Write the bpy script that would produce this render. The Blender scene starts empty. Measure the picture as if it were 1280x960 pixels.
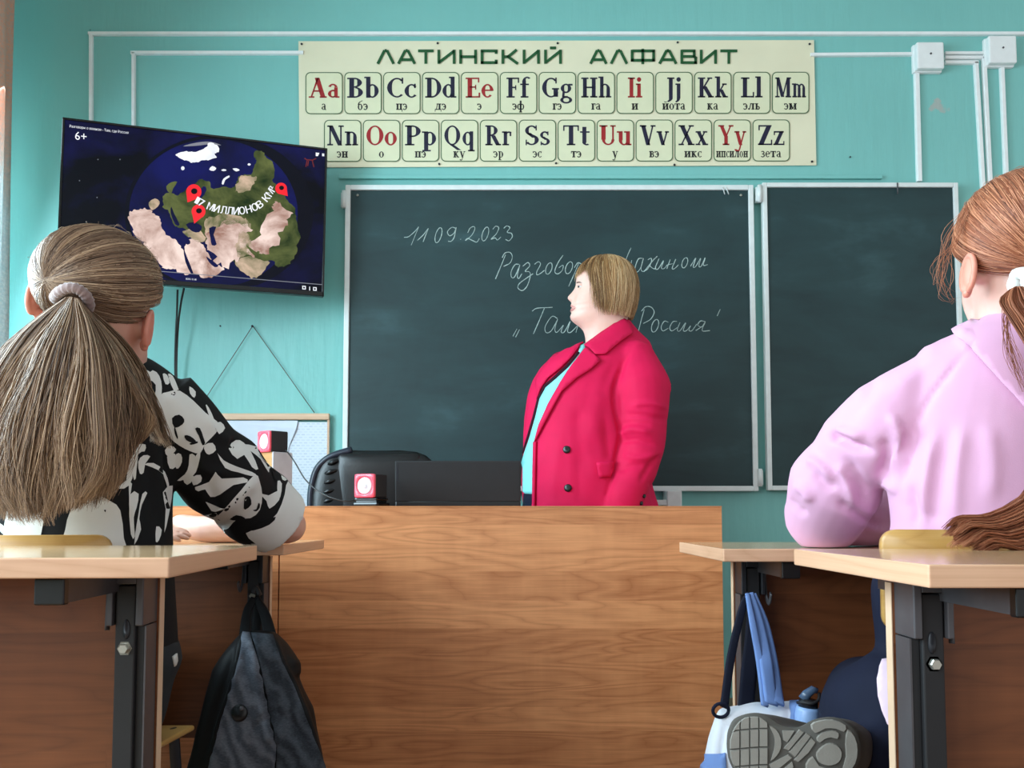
import bpy, bmesh, math, random
import numpy as np
from mathutils import Vector, Matrix, noise
from mathutils.bvhtree import BVHTree
from mathutils.geometry import delaunay_2d_cdt

C = bpy.context.scene.collection
random.seed(7)
RNG = np.random.default_rng(7)
PI = math.pi

# ------------------------------------------------------------------ camera, world, light, exposure
FOC, PPX, PPY, CAMZ, PITCH = 1100.0, 640.0, 578.0, 0.80, math.radians(3.5)
cam_data = bpy.data.cameras.new('camera')
cam_data.sensor_width = 36.0
cam_data.lens = FOC / 1280 * 36.0
cam_data.shift_y = (PPY - 480.0) / 1280.0
cam_data.clip_start = 0.02
cam = bpy.data.objects.new('camera', cam_data)
cam.location = (0, 0, CAMZ)
cam.rotation_euler = (math.radians(90) + PITCH, 0, 0)
C.objects.link(cam)
sc = bpy.context.scene
sc.camera = cam
sc.view_settings.view_transform = 'Standard'
sc.view_settings.look = 'None'
sc.view_settings.gamma = 1.0
sc.view_settings.use_curve_mapping = False
sc.view_settings.exposure = 0.25

world = bpy.data.worlds.new('ambient_fill')
sc.world = world
world.use_nodes = True
bg = world.node_tree.nodes['Background']
bg.inputs[0].default_value = (0.93, 0.97, 1.0, 1)
bg.inputs[1].default_value = 0.85  # even fill light, added; right and back sides stay open to admit it

WINDOWS = [(-3.3, -1.7), (-1.2, 0.5), (1.0, 3.25)]     # y ranges of the window openings in the left wall
WALLX, WALLY, CEIL = -2.15, 3.55, 3.2
WIN_Z0, WIN_Z1 = 0.85, 2.45
WIN_POWER = [50, 66, 150]
for i, (y0, y1) in enumerate(WINDOWS):
    ld = bpy.data.lights.new('window_daylight', 'AREA')
    ld.shape = 'RECTANGLE'
    ld.size = WIN_Z1 - WIN_Z0
    ld.size_y = y1 - y0
    ld.energy = WIN_POWER[i]
    ld.color = ((0.84, 0.95, 1.0), (0.82, 0.94, 1.0), (0.66, 0.88, 1.0))[i]
    lo = bpy.data.objects.new('window_daylight', ld)
    lo.location = (WALLX - 0.02, (y0 + y1) / 2, (WIN_Z0 + WIN_Z1) / 2)
    ld.spread = math.radians(160)
    lo.rotation_euler = (0, math.radians(-90 + 20), 0)          # sky light comes in from above
    C.objects.link(lo)

# ------------------------------------------------------------------ pixel helpers (photo frame 1280x960)
CP, SP = math.cos(PITCH), math.sin(PITCH)
O3 = Vector((0, 0, CAMZ))
def ray(px, py):
    x, y = (px - PPX) / FOC, (PPY - py) / FOC
    return Vector((x, CP - y * SP, y * CP + SP))
def at(px, py, Y):
    d = ray(px, py)
    return O3 + d * (Y / d.y)
def on_plane(px, py, p0, n):
    d = ray(px, py)
    return O3 + d * ((p0 - O3).dot(n) / d.dot(n))
def pix(P):
    """world points (N,3) -> pixels (N,2)"""
    P = np.asarray(P, float)
    v = P - np.array([0, 0, CAMZ])
    f = v[:, 1] * CP + v[:, 2] * SP
    u = -v[:, 1] * SP + v[:, 2] * CP
    return np.stack([PPX + FOC * v[:, 0] / f, PPY - FOC * u / f], 1)

# ------------------------------------------------------------------ mesh helpers
def link(name, me, mats=None, parent=None, smooth=True):
    o = bpy.data.objects.new(name, me)
    C.objects.link(o)
    if mats is not None:
        for m in (mats if isinstance(mats, (list, tuple)) else [mats]):
            me.materials.append(m)
    if smooth:
        me.polygons.foreach_set('use_smooth', [True] * len(me.polygons))
    if parent is not None:
        o.parent = parent
        o.matrix_parent_inverse = wm(parent).inverted()
    return o
def wm(o):
    m = o.matrix_basis.copy()
    if o.parent is not None:
        m = wm(o.parent) @ o.matrix_parent_inverse @ m
    return m
def tag(o, label=None, cat=None, group=None, kind=None):
    if label: o['label'] = label
    if cat: o['category'] = cat
    if group: o['group'] = group
    if kind: o['kind'] = kind
    return o
def thing(name, label, cat, loc, group=None):
    o = bpy.data.objects.new(name, None)
    o.empty_display_size = 0.05
    o.location = loc
    C.objects.link(o)
    return tag(o, label, cat, group)

class MB:
    """collects verts / faces / material indices for ONE mesh"""
    def __init__(s): s.v, s.f, s.m, s.sm = [], [], [], []
    def add(s, V, F, mi=0, smooth=True):
        b = len(s.v)
        s.v.extend([tuple(p) for p in V])
        for f in F:
            s.f.append([i + b for i in f]); s.m.append(mi); s.sm.append(smooth)
        return s
    def box(s, x0, x1, y0, y1, z0, z1, mi=0, bev=0.0, M=None, seg=2):
        bm = bmesh.new()
        bmesh.ops.create_cube(bm, size=1.0)
        for v in bm.verts:
            v.co = Vector(((x0 + x1) / 2 + v.co.x * (x1 - x0), (y0 + y1) / 2 + v.co.y * (y1 - y0), (z0 + z1) / 2 + v.co.z * (z1 - z0)))
        if bev > 0:
            bmesh.ops.bevel(bm, geom=list(bm.edges), offset=bev, segments=seg, affect='EDGES', profile=0.5)
        return s.bm(bm, mi, M)
    def bm(s, bm, mi=0, M=None, smooth=False):
        if M is not None: bm.transform(M)
        bm.verts.index_update()
        s.add([v.co for v in bm.verts], [[v.index for v in f.verts] for f in bm.faces], mi, smooth)
        bm.free()
        return s
    def loft(s, rings, mi=0, cap=True, closed=True, smooth=True):
        n = len(rings[0]); V = [p for r in rings for p in r]; F = []
        for i in range(len(rings) - 1):
            for j in range(n if closed else n - 1):
                k = (j + 1) % n
                F.append([i * n + j, i * n + k, (i + 1) * n + k, (i + 1) * n + j])
        if cap:
            F.append(list(range(n - 1, -1, -1)))
            F.append([(len(rings) - 1) * n + j for j in range(n)])
        return s.add(V, F, mi, smooth)
    def tube(s, pts, r, mi=0, n=8, cap=True, flat=None):
        s.loft(sweep(pts, r, n, flat), mi, cap); return s
    def lathe(s, prof, c=(0, 0, 0), axis='z', n=24, mi=0, M=None):
        rings = []
        for (r, h) in prof:
            ring = []
            for j in range(n):
                a = 2 * PI * j / n
                p = Vector((r * math.cos(a), r * math.sin(a), h))
                if axis == 'y': p = Vector((p.x, -p.z, p.y))
                if axis == 'x': p = Vector((p.z, p.x, p.y))
                if M is not None: p = M @ p
                ring.append(p + Vector(c))
            rings.append(ring)
        return s.loft(rings, mi)
    def poly(s, pts, thick, mi=0):
        """flat polygon extruded by vector thick"""
        n = len(pts); t = Vector(thick)
        V = [Vector(p) for p in pts] + [Vector(p) + t for p in pts]
        F = [list(range(n)), list(range(2 * n - 1, n - 1, -1))] + [[i, i + n, (i + 1) % n + n, (i + 1) % n] for i in range(n)]
        return s.add(V, F, mi, False)
    def mesh(s, name='m'):
        me = bpy.data.meshes.new(name)
        me.from_pydata(s.v, [], s.f)
        me.polygons.foreach_set('material_index', s.m)
        me.polygons.foreach_set('use_smooth', s.sm)
        me.update()
        return me
    def build(s, name, mats, parent=None):
        me = s.mesh(name)
        bm = bmesh.new(); bm.from_mesh(me); bmesh.ops.recalc_face_normals(bm, faces=bm.faces); bm.to_mesh(me); bm.free()
        return link(name, me, mats, parent, smooth=False)

def catmull(pts, n=8):
    P = [Vector(p) for p in pts]
    if len(P) < 3:
        return [P[0].lerp(P[-1], i / n) for i in range(n + 1)]
    P = [2 * P[0] - P[1]] + P + [2 * P[-1] - P[-2]]
    out = []
    for i in range(1, len(P) - 2):
        a, b, c, d = P[i - 1], P[i], P[i + 1], P[i + 2]
        for k in range(n):
            t = k / n
            out.append(0.5 * ((2 * b) + (c - a) * t + (2 * a - 5 * b + 4 * c - d) * t * t + (3 * b - a - 3 * c + d) * t ** 3))
    out.append(P[-2])
    return out
def interp_list(vals, n):
    x = np.linspace(0, len(vals) - 1, n)
    return np.interp(x, range(len(vals)), vals)
def sweep(pts, r, n=10, flat=None):
    """rings along a path; r scalar or list; flat=(vector, ratio) squashes the section along a direction"""
    P = [Vector(p) for p in pts]
    R = [r] * len(P) if not hasattr(r, '__len__') else list(interp_list(r, len(P)))
    t = (P[1] - P[0]).normalized()
    up = Vector((0, 0, 1)) if abs(t.z) < 0.9 else Vector((0, 1, 0))
    if flat is not None: up = Vector(flat[0]).normalized()
    rings = []
    for i, p in enumerate(P):
        t = (P[min(i + 1, len(P) - 1)] - P[max(i - 1, 0)]).normalized()
        a = up - t * up.dot(t)
        a = a.normalized() if a.length > 1e-6 else t.orthogonal().normalized()
        up = a if flat is None else up
        b = t.cross(a)
        k = flat[1] if flat is not None else 1.0
        rings.append([p + (a * math.cos(2 * PI * j / n) * k + b * math.sin(2 * PI * j / n)) * R[i] for j in range(n)])
    return rings
def limb(pts, radii, n=14, sub=6, ends=True):
    """smooth tapered closed limb; returns rings"""
    P = catmull(pts, sub)
    R = list(interp_list(radii, len(P)))
    if ends:
        t0 = (P[0] - P[1]).normalized(); t1 = (P[-1] - P[-2]).normalized()
        pre = [(P[0] + t0 * R[0] * math.sin(a), R[0] * math.cos(a)) for a in (1.35, 0.9, 0.45)]
        post = [(P[-1] + t1 * R[-1] * math.sin(a), R[-1] * math.cos(a)) for a in (0.45, 0.9, 1.35)]
        P = [p for p, _ in pre] + P + [p for p, _ in post]
        R = [q for _, q in pre] + R + [q for _, q in post]
    return sweep(P, R, n)
def ering(c, hx, hy, n=28, rot=0.0, p=2.0):
    out = []
    for j in range(n):
        a = 2 * PI * j / n
        ca, sa = math.cos(a), math.sin(a)
        x = hx * math.copysign(abs(ca) ** (2 / p), ca); y = hy * math.copysign(abs(sa) ** (2 / p), sa)
        out.append(Vector((c[0] + x * math.cos(rot) - y * math.sin(rot), c[1] + x * math.sin(rot) + y * math.cos(rot), c[2])))
    return out
def remesh(mb, voxel, smooth=4, factor=0.5):
    """fuse overlapping closed pieces into one continuous surface"""
    me = mb.mesh('tmp')
    bm = bmesh.new(); bm.from_mesh(me); bmesh.ops.recalc_face_normals(bm, faces=bm.faces); bm.to_mesh(me); bm.free()
    o = bpy.data.objects.new('tmp', me); C.objects.link(o)
    r = o.modifiers.new('r', 'REMESH'); r.mode = 'VOXEL'; r.voxel_size = voxel
    if smooth:
        s = o.modifiers.new('s', 'SMOOTH'); s.iterations = smooth; s.factor = factor
    dg = bpy.context.evaluated_depsgraph_get()
    out = bpy.data.meshes.new_from_object(o.evaluated_get(dg))
    bpy.data.objects.remove(o); bpy.data.meshes.remove(me)
    return out
def vnp(me):
    a = np.empty(len(me.vertices) * 3); me.vertices.foreach_get('co', a); return a.reshape(-1, 3)
def nnp(me):
    a = np.empty(len(me.vertices) * 3); me.vertices.foreach_get('normal', a); return a.reshape(-1, 3)
def vset(me, V):
    me.vertices.foreach_set('co', np.ascontiguousarray(V, dtype=np.float32).ravel()); me.update()
def seg_dist(Q, poly, along=False):
    """distance of 2-D points to a polyline, and how far along it (0..1) the nearest point lies"""
    best = np.full(len(Q), 1e9); pos = np.zeros(len(Q)); m = len(poly) - 1
    for k, (a, b) in enumerate(zip(poly[:-1], poly[1:])):
        a, b = np.array(a, float), np.array(b, float); ab = b - a
        t = np.clip(((Q - a) @ ab) / max(ab @ ab, 1e-9), 0, 1)
        d = np.linalg.norm(Q - (a + t[:, None] * ab), axis=1)
        pos = np.where(d < best, (k + t) / m, pos)
        best = np.minimum(best, d)
    return (best, pos) if along else best
def folds(me, lines, facing=True):
    """cloth folds: ridges / creases pushed along the normal near traced lines: (polyline px, amplitude m, width px)"""
    V, N = vnp(me), nnp(me); Q = pix(V)
    view = V - np.array([0, 0, CAMZ]); view /= np.linalg.norm(view, axis=1)[:, None]
    w = np.clip(-(view * N).sum(1) * 3 + 0.3, 0, 1)
    D = np.zeros(len(V))
    for poly, amp, wid in lines:
        P2 = [tuple(p)[:2] for p in catmull([(a, b, 0) for a, b in poly], 5)]
        d, s = seg_dist(Q, P2, True)
        D += amp * np.exp(-(d / wid) ** 2) * np.clip(np.minimum(s, 1 - s) / 0.22 + 0.12, 0, 1)
    vset(me, V + N * (D * w)[:, None])
def ripple(me, amp, scale, seed=0):
    V, N = vnp(me), nnp(me)
    D = np.array([noise.noise(Vector(v) * scale + Vector((seed, seed * 2, 0))) for v in V])
    vset(me, V + N * (amp * D)[:, None])
def bvh_of(me):
    return BVHTree.FromPolygons([v.co.copy() for v in me.vertices], [list(p.vertices) for p in me.polygons])
def inpoly(x, y, poly):
    c = False; j = len(poly) - 1
    for i in range(len(poly)):
        xi, yi = poly[i]; xj, yj = poly[j]
        if (yi > y) != (yj > y) and x < (xj - xi) * (y - yi) / (yj - yi) + xi: c = not c
        j = i
    return c
def smooth_poly(poly, n=4):
    P = [Vector((a, b, 0)) for a, b in poly]; L = len(P); out = []
    for i in range(L):
        a, b, c, d = P[i - 1], P[i], P[(i + 1) % L], P[(i + 2) % L]
        for k in range(n):
            t = k / n
            q = 0.5 * ((2 * b) + (c - a) * t + (2 * a - 5 * b + 4 * c - d) * t * t + (3 * b - a - 3 * c + d) * t ** 3)
            out.append((q.x, q.y))
    return out
def patch(mb, bvh, poly, off, thick=0.0, mi=0, step=4.0, smooth=0, yguess=2.0, grow=0.0):
    """a piece of cloth cut to an outline and laid on a surface (off = gap, thick = cloth thickness)"""
    if smooth: poly = smooth_poly(poly, smooth)
    if grow:                                              # let the print spread a little past its traced edge
        gx, gy = sum(p[0] for p in poly) / len(poly), sum(p[1] for p in poly) / len(poly)
        rad = sum(math.hypot(p[0] - gx, p[1] - gy) for p in poly) / len(poly)
        poly = [(gx + (x - gx) * (1 + grow / rad), gy + (y - gy) * (1 + grow / rad)) for x, y in poly]
    B = []
    for i in range(len(poly)):
        a, b = Vector(poly[i]), Vector(poly[(i + 1) % len(poly)])
        k = max(1, int((b - a).length / step))
        for q in range(k): B.append(a.lerp(b, q / k))
    nb = len(B)
    xs, ys = [p.x for p in B], [p.y for p in B]
    pl = [(p.x, p.y) for p in B]
    I = []
    y = min(ys) + step / 2; row = 0
    while y < max(ys):
        x = min(xs) + (step / 2 if row % 2 else 0)
        while x < max(xs):
            if inpoly(x, y, pl) and min((Vector((x, y)) - b).length for b in B) > step * 0.55: I.append(Vector((x, y)))
            x += step
        y += step * 0.87; row += 1
    v2, _, fs, _, _, _ = delaunay_2d_cdt(B + I, [(i, (i + 1) % nb) for i in range(nb)], [list(range(nb))], 1, 1e-5)
    P, Nn = [], []
    rays = [ray(q.x, q.y).normalized() for q in v2]
    hits = [bvh.ray_cast(O3, d) for d in rays]
    known = [(q, h[0].y) for q, h in zip(v2, hits) if h[0] is not None]
    for q, d, h in zip(v2, rays, hits):
        loc, nor = h[0], h[1]
        if loc is None:                                   # just past the edge of the surface: take the depth of the closest point on it
            y = min(known, key=lambda k: (k[0] - q).length)[1] if known else yguess
            loc, nor, _, _ = bvh.find_nearest(O3 + d * (y / d.y))
        if nor.dot(d) > 0: nor = -nor
        P.append(loc); Nn.append(nor)
    top = [p + n * (off + thick) for p, n in zip(P, Nn)]
    F = [list(f) for f in fs]
    if thick <= 0:
        return mb.add(top, F, mi)
    bot = [p + n * off for p, n in zip(P, Nn)]
    k = len(top)
    E = {}
    for f in F:
        for i in range(len(f)):
            a, b = f[i], f[(i + 1) % len(f)]
            E[(a, b)] = 1
    rim = [(a, b) for (a, b) in E if (b, a) not in E]
    FF = F + [[i + k for i in reversed(f)] for f in F] + [[b, a, a + k, b + k] for a, b in rim]
    return mb.add(top + bot, FF, mi)
def strands(name, S, rad, mats, parent, rnd=None, taper=True):
    """S (N,K,3): many hairs as thin three-sided tubes in one mesh, with a per-hair value 'rnd'"""
    N, K, _ = S.shape
    T = np.gradient(S, axis=1); T /= np.linalg.norm(T, axis=2)[..., None] + 1e-9
    A = np.zeros_like(T)                                   # frame carried along each hair so that the tube never twists shut
    a = np.cross(T[:, 0], np.array([0.31, 0.17, 0.93]))
    for k in range(K):
        a = a - T[:, k] * (a * T[:, k]).sum(1)[:, None]; a /= np.linalg.norm(a, axis=1)[:, None] + 1e-9
        A[:, k] = a
    Bn = np.cross(T, A)
    R = np.broadcast_to(np.asarray(rad, float).reshape(-1, 1), (N, K)).copy()
    if taper: R *= np.interp(np.linspace(0, 1, K), [0, 0.6, 1], [1, 1, 0.25])[None]
    V = np.stack([S + (A * math.cos(a) + Bn * math.sin(a)) * R[..., None] for a in (0, 2.0944, 4.18879)], 2)   # N,K,3,3
    idx = np.arange(N * K * 3).reshape(N, K, 3)
    F = []
    for j in range(3):
        k = (j + 1) % 3
        F.append(np.stack([idx[:, :-1, j], idx[:, :-1, k], idx[:, 1:, k], idx[:, 1:, j]], -1).reshape(-1, 4))
    F = np.concatenate(F)
    me = bpy.data.meshes.new(name)
    me.vertices.add(N * K * 3); me.vertices.foreach_set('co', V.astype(np.float32).ravel())
    me.loops.add(F.size); me.loops.foreach_set('vertex_index', F.astype(np.int32).ravel())
    me.polygons.add(len(F)); me.polygons.foreach_set('loop_start', np.arange(0, F.size, 4, dtype=np.int32))
    at_ = me.attributes.new('rnd', 'FLOAT', 'POINT')
    r = RNG.random(N) if rnd is None else rnd
    at_.data.foreach_set('value', np.repeat(r, K * 3).astype(np.float32))
    me.update(calc_edges=True); me.validate()
    return link(name, me, mats, parent, smooth=True)

# ------------------------------------------------------------------ materials
def srgb(r, g, b):
    f = lambda c: (c / 255 / 12.92) if c / 255 <= 0.04045 else ((c / 255 + 0.055) / 1.055) ** 2.4
    return (f(r), f(g), f(b), 1.0)
class NT:
    def __init__(s, name):
        s.m = bpy.data.materials.new(name); s.m.use_nodes = True
        s.t = s.m.node_tree; s.b = s.t.nodes['Principled BSDF']
    def n(s, typ, **kw):
        nd = s.t.nodes.new(typ)
        for k, v in kw.items():
            if k.startswith('i_'):
                key = k[2:].replace('_', ' ')
                nd.inputs[int(key) if key.isdigit() else key].default_value = v
            else: setattr(nd, k, v)
        return nd
    def l(s, a, b): s.t.links.new(a, b)
    def ramp(s, fac, stops):
        r = s.n('ShaderNodeValToRGB')
        e = r.color_ramp.elements
        e[0].position, e[0].color = stops[0]
        e[1].position, e[1].color = stops[-1]
        for p, c in stops[1:-1]:
            q = e.new(p); q.color = c
        s.l(fac, r.inputs[0]); return r.outputs[0]
    def coord(s, scale=(1, 1, 1), rot=(0, 0, 0)):
        tc = s.n('ShaderNodeTexCoord'); mp = s.n('ShaderNodeMapping')
        mp.inputs['Scale'].default_value = scale; mp.inputs['Rotation'].default_value = rot
        s.l(tc.outputs['Object'], mp.inputs[0]); return mp.outputs[0]
    def noise(s, vec, scale, detail=3, rough=0.5, dist=0.0):
        nd = s.n('ShaderNodeTexNoise'); nd.inputs['Scale'].default_value = scale; nd.inputs['Detail'].default_value = detail
        nd.inputs['Roughness'].default_value = rough; nd.inputs['Distortion'].default_value = dist
        s.l(vec, nd.inputs['Vector']); return nd.outputs[0]
    def bump(s, h, strength, dist=0.01):
        b = s.n('ShaderNodeBump'); b.inputs['Strength'].default_value = strength; b.inputs['Distance'].default_value = dist
        s.l(h, b.inputs['Height']); s.l(b.outputs[0], s.b.inputs['Normal'])
    def mix(s, fac, a, b, mode='MIX'):
        m = s.n('ShaderNodeMix', data_type='RGBA', blend_type=mode)
        for inp, v in ((m.inputs[0], fac), (m.inputs[6], a), (m.inputs[7], b)):
            if hasattr(v, 'is_output') or hasattr(v, 'links'): s.l(v, inp)
            else: inp.default_value = v
        return m.outputs[2]
    def math(s, op, a, b=0.0):
        m = s.n('ShaderNodeMath', operation=op)
        for i, v in enumerate((a, b)):
            if hasattr(v, 'links'): s.l(v, m.inputs[i])
            else: m.inputs[i].default_value = v
        return m.outputs[0]
    def set(s, col=None, rough=0.5, metal=0.0, spec=0.5, coat=0.0, sheen=0.0):
        b = s.b
        if col is not None:
            if hasattr(col, 'links'): s.l(col, b.inputs['Base Color'])
            else: b.inputs['Base Color'].default_value = col
        b.inputs['Roughness'].default_value = rough; b.inputs['Metallic'].default_value = metal
        b.inputs['Specular IOR Level'].default_value = spec
        b.inputs['Coat Weight'].default_value = coat; b.inputs['Coat Roughness'].default_value = 0.12
        b.inputs['Sheen Weight'].default_value = sheen
        return s.m
def plain(name, col, rough=0.5, metal=0.0, spec=0.5, var=0.06, scale=30.0, bump=0.0, bscale=200.0, coat=0.0, sheen=0.0):
    """solid colour with a faint procedural unevenness"""
    t = NT(name); v = t.coord()
    c2 = tuple(min(1, c * (1 - var)) for c in col[:3]) + (1,)
    c3 = tuple(min(1, c * (1 + var)) for c in col[:3]) + (1,)
    t.set(t.ramp(t.noise(v, scale), [(0.3, c2), (0.7, c3)]), rough, metal, spec, coat, sheen)
    if bump: t.bump(t.noise(v, bscale, 2), bump, 0.002)
    return t.m
def wood(name, dark, light, plank_h=0.14, plank_l=1.6, grain=1.0, rough=0.4, coat=0.0, tone=0.35, axis='x', sx=1.0, rows=None):
    """plank-printed chipboard: rows of planks with cathedral grain running along an axis"""
    t = NT(name)
    rot = (0, 0, 0)
    v = t.coord()
    sep = t.n('ShaderNodeSeparateXYZ'); t.l(v, sep.inputs[0])
    u = sep.outputs[0]
    w = sep.outputs[2]
    if axis == 'top':
        w = sep.outputs[1]
    comb = t.n('ShaderNodeCombineXYZ'); t.l(u, comb.inputs[0]); t.l(w, comb.inputs[1])
    br = t.n('ShaderNodeTexBrick'); br.offset = 0.37
    br.inputs['Scale'].default_value = 1.0
    br.inputs['Brick Width'].default_value = plank_l; br.inputs['Row Height'].default_value = plank_h
    br.inputs['Mortar Size'].default_value = 0.0008; br.inputs['Mortar Smooth'].default_value = 0.3
    br.inputs['Color1'].default_value = (0, 0, 0, 1); br.inputs['Color2'].default_value = (1, 1, 1, 1); br.inputs['Mortar'].default_value = (0.2, 0.2, 0.2, 1)
    t.l(comb.outputs[0], br.inputs['Vector'])
    tone_v = br.outputs[0]
    if rows:                                              # (height, tone) of each printed plank from the bottom up
        z0, z1 = rows[0][0], rows[-1][0] + 0.2
        mr = t.n('ShaderNodeMapRange'); mr.inputs[1].default_value = z0; mr.inputs[2].default_value = z1; t.l(w, mr.inputs[0])
        rp = t.n('ShaderNodeValToRGB'); rp.color_ramp.interpolation = 'CONSTANT'; e = rp.color_ramp.elements
        for k, (zz, tn) in enumerate(rows):
            q = e[k] if k < 2 else e.new(0.999)
            q.position = (zz - z0) / (z1 - z0); q.color = (tn, tn, tn, 1)
        t.l(mr.outputs[0], rp.inputs[0]); tone_v = rp.outputs[0]
    # grain: stretched, warped noise, shifted per plank
    off = t.math('MULTIPLY', tone_v, 37.0)
    c2 = t.n('ShaderNodeCombineXYZ')
    t.l(t.math('ADD', t.math('MULTIPLY', u, 1.3 * sx), off), c2.inputs[0]); t.l(t.math('MULTIPLY', w, 9.0), c2.inputs[1]); t.l(sep.outputs[1], c2.inputs[2])
    big = t.noise(c2.outputs[0], 1.1, 2, 0.45, 0.35)
    rings = t.math('POWER', t.math('MULTIPLY', t.math('PINGPONG', t.math('MULTIPLY', big, 12.0), 0.5), 2.0), 0.45)
    rings = t.math('MULTIPLY', rings, 0.6)
    c3 = t.n('ShaderNodeCombineXYZ')
    t.l(t.math('ADD', t.math('MULTIPLY', u, 4.0 * sx), off), c3.inputs[0]); t.l(t.math('MULTIPLY', w, 160.0), c3.inputs[1])
    fine = t.noise(c3.outputs[0], 1.6, 3, 0.6)
    c4 = t.n('ShaderNodeCombineXYZ')
    t.l(t.math('ADD', t.math('MULTIPLY', u, 9.0 * sx), off), c4.inputs[0]); t.l(t.math('MULTIPLY', w, 1.5), c4.inputs[1])
    flame = t.noise(c4.outputs[0], 1.3, 3, 0.6, 0.3)
    g = t.math('ADD', t.math('MULTIPLY', rings, 0.55 * grain), t.math('MULTIPLY', fine, 0.55 * grain))
    g = t.math('ADD', g, t.math('MULTIPLY', tone_v, tone))
    g = t.math('ADD', g, t.math('MULTIPLY', flame, 0.35))
    lo, hi = 0.28, 0.28 + 0.55 * grain + tone
    mid = tuple((a + b) / 2 for a, b in zip(dark, light))
    t.set(t.ramp(g, [(lo, dark), ((lo + hi) / 2, mid), (hi, light)]), rough, 0, 0.45, coat)
    t.bump(fine, 0.05, 0.001)
    return t.m

M = {}
def wall_mat():
    t = NT('teal_wall_paint'); v = t.coord()
    base = t.ramp(t.noise(v, 1.1, 3), [(0.3, srgb(122, 187, 182)), (0.7, srgb(130, 195, 189))])
    n2 = t.noise(t.coord((3, 3, 0.5)), 2.0, 4)
    base = t.mix(t.math('MULTIPLY', n2, 0.12), base, srgb(134, 200, 200), 'MIX')
    # bare pink plaster showing through the paint, and a few small chips
    geo = t.n('ShaderNodeTexCoord')
    dist = t.n('ShaderNodeVectorMath', operation='DISTANCE')
    warp = t.n('ShaderNodeVectorMath', operation='ADD')
    nz = t.n('ShaderNodeTexNoise'); nz.inputs['Scale'].default_value = 25.0; t.l(v, nz.inputs['Vector'])
    sc_ = t.n('ShaderNodeVectorMath', operation='SCALE'); sc_.inputs['Scale'].default_value = 0.09
    t.l(nz.outputs['Color'], sc_.inputs[0]); t.l(v, warp.inputs[0]); t.l(sc_.outputs[0], warp.inputs[1])
    t.l(warp.outputs[0], dist.inputs[0])
    p = at(1172, 132, WALLY); dist.inputs[1].default_value = (p.x + 0.045, p.y + 0.045, p.z + 0.045)
    msk = t.ramp(dist.outputs['Value'], [(0.026, (1, 1, 1, 1)), (0.034, (0, 0, 0, 1))])
    base = t.mix(t.math('MULTIPLY', msk, 0.6), base, srgb(190, 170, 165))
    vor = t.n('ShaderNodeTexVoronoi'); vor.inputs['Scale'].default_value = 3.0; t.l(v, vor.inputs['Vector'])
    chips = t.ramp(vor.outputs['Distance'], [(0.012, (1, 1, 1, 1)), (0.02, (0, 0, 0, 1))])
    base = t.mix(t.math('MULTIPLY', chips, 0.7), base, srgb(60, 95, 100))
    t.set(base, 0.42, 0, 0.4)
    h = t.math('ADD', t.noise(v, 4.0, 4), t.math('MULTIPLY', t.noise(t.coord((9, 9, 1.2)), 3.0, 3), 0.5))
    t.bump(h, 0.18, 0.03)
    return t.m
M['wall'] = wall_mat()
M['ceil'] = plain('white_ceiling_paint', srgb(225, 226, 222), 0.8)
M['floor'] = wood('brown_linoleum', srgb(96, 66, 44), srgb(140, 98, 66), 0.2, 1.2, 0.6, 0.35, axis='top')
M['white_plastic'] = plain('white_plastic', srgb(238, 240, 240), 0.4, var=0.03)
M['white_metal'] = plain('white_enamel', srgb(224, 230, 229), 0.4, var=0.04)
M['board'] = None
def board_mat():
    t = NT('dark_green_chalkboard'); v = t.coord()
    a = t.noise(v, 2.2, 5, 0.6, 0.8)
    sm = t.noise(t.coord((1.2, 1, 5), (0, 0.5, 0)), 1.8, 4, 0.6, 0.5)
    g = t.math('ADD', t.math('MULTIPLY', a, 0.55), t.math('MULTIPLY', sm, 0.55))
    t.set(t.ramp(g, [(0.42, srgb(26, 50, 53)), (0.62, srgb(34, 61, 64)), (0.85, srgb(58, 88, 92))]), 0.48, 0, 0.4)
    return t.m
M['board'] = board_mat()
M['chalk'] = plain('chalk_line', srgb(168, 186, 182), 0.95, var=0.25, scale=120)
M['black_plastic'] = plain('black_plastic', srgb(14, 15, 17), 0.35, var=0.1)
M['black_matt'] = plain('black_matt', srgb(26, 26, 29), 0.6, var=0.1)
M['black_gloss'] = plain('black_gloss', srgb(10, 10, 12), 0.15, var=0.1)
M['leather'] = plain('black_leather', srgb(13, 13, 16), 0.36, spec=0.45, bump=0.15, bscale=150)
M['steel_dark'] = plain('dark_grey_steel', srgb(40, 42, 48), 0.4, 0.3, var=0.1)
M['steel_grey'] = plain('grey_steel', srgb(86, 84, 88), 0.42, 0.4, var=0.1)
M['bolt'] = plain('zinc', srgb(190, 188, 178), 0.35, 0.8)
M['desk_wood'] = wood('orange_brown_plank_print', srgb(164, 92, 50), srgb(230, 156, 104), 0.135, 1.7, 0.9, 0.4, 0.0, 0.30, rows=[(0.0, .5), (0.12, .2), (0.21, .75), (0.275, .35), (0.42, .15), (0.49, .9), (0.565, .25), (0.645, .8), (0.775, .4)])
M['shaded_panel_wood'] = wood('shaded_plank_print', srgb(92, 50, 26), srgb(138, 82, 48), 0.16, 1.5, 0.7, 0.42, 0.0, 0.3)  # darkened desk plank print: the shade under the desktop is in the colour
M['panel_edge'] = plain('pale_edge_band', srgb(222, 190, 160), 0.45)
M['top_wood'] = wood('pale_beech_laminate', srgb(196, 158, 116), srgb(226, 190, 148), 0.3, 2.2, 0.6, 0.16, 0.35, 0.1, axis='top')
M['top_edge'] = wood('pale_beech_edge', srgb(194, 146, 114), srgb(222, 178, 146), 0.3, 2.2, 0.7, 0.42, 0.0, 0.1, sx=1.0)
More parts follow.
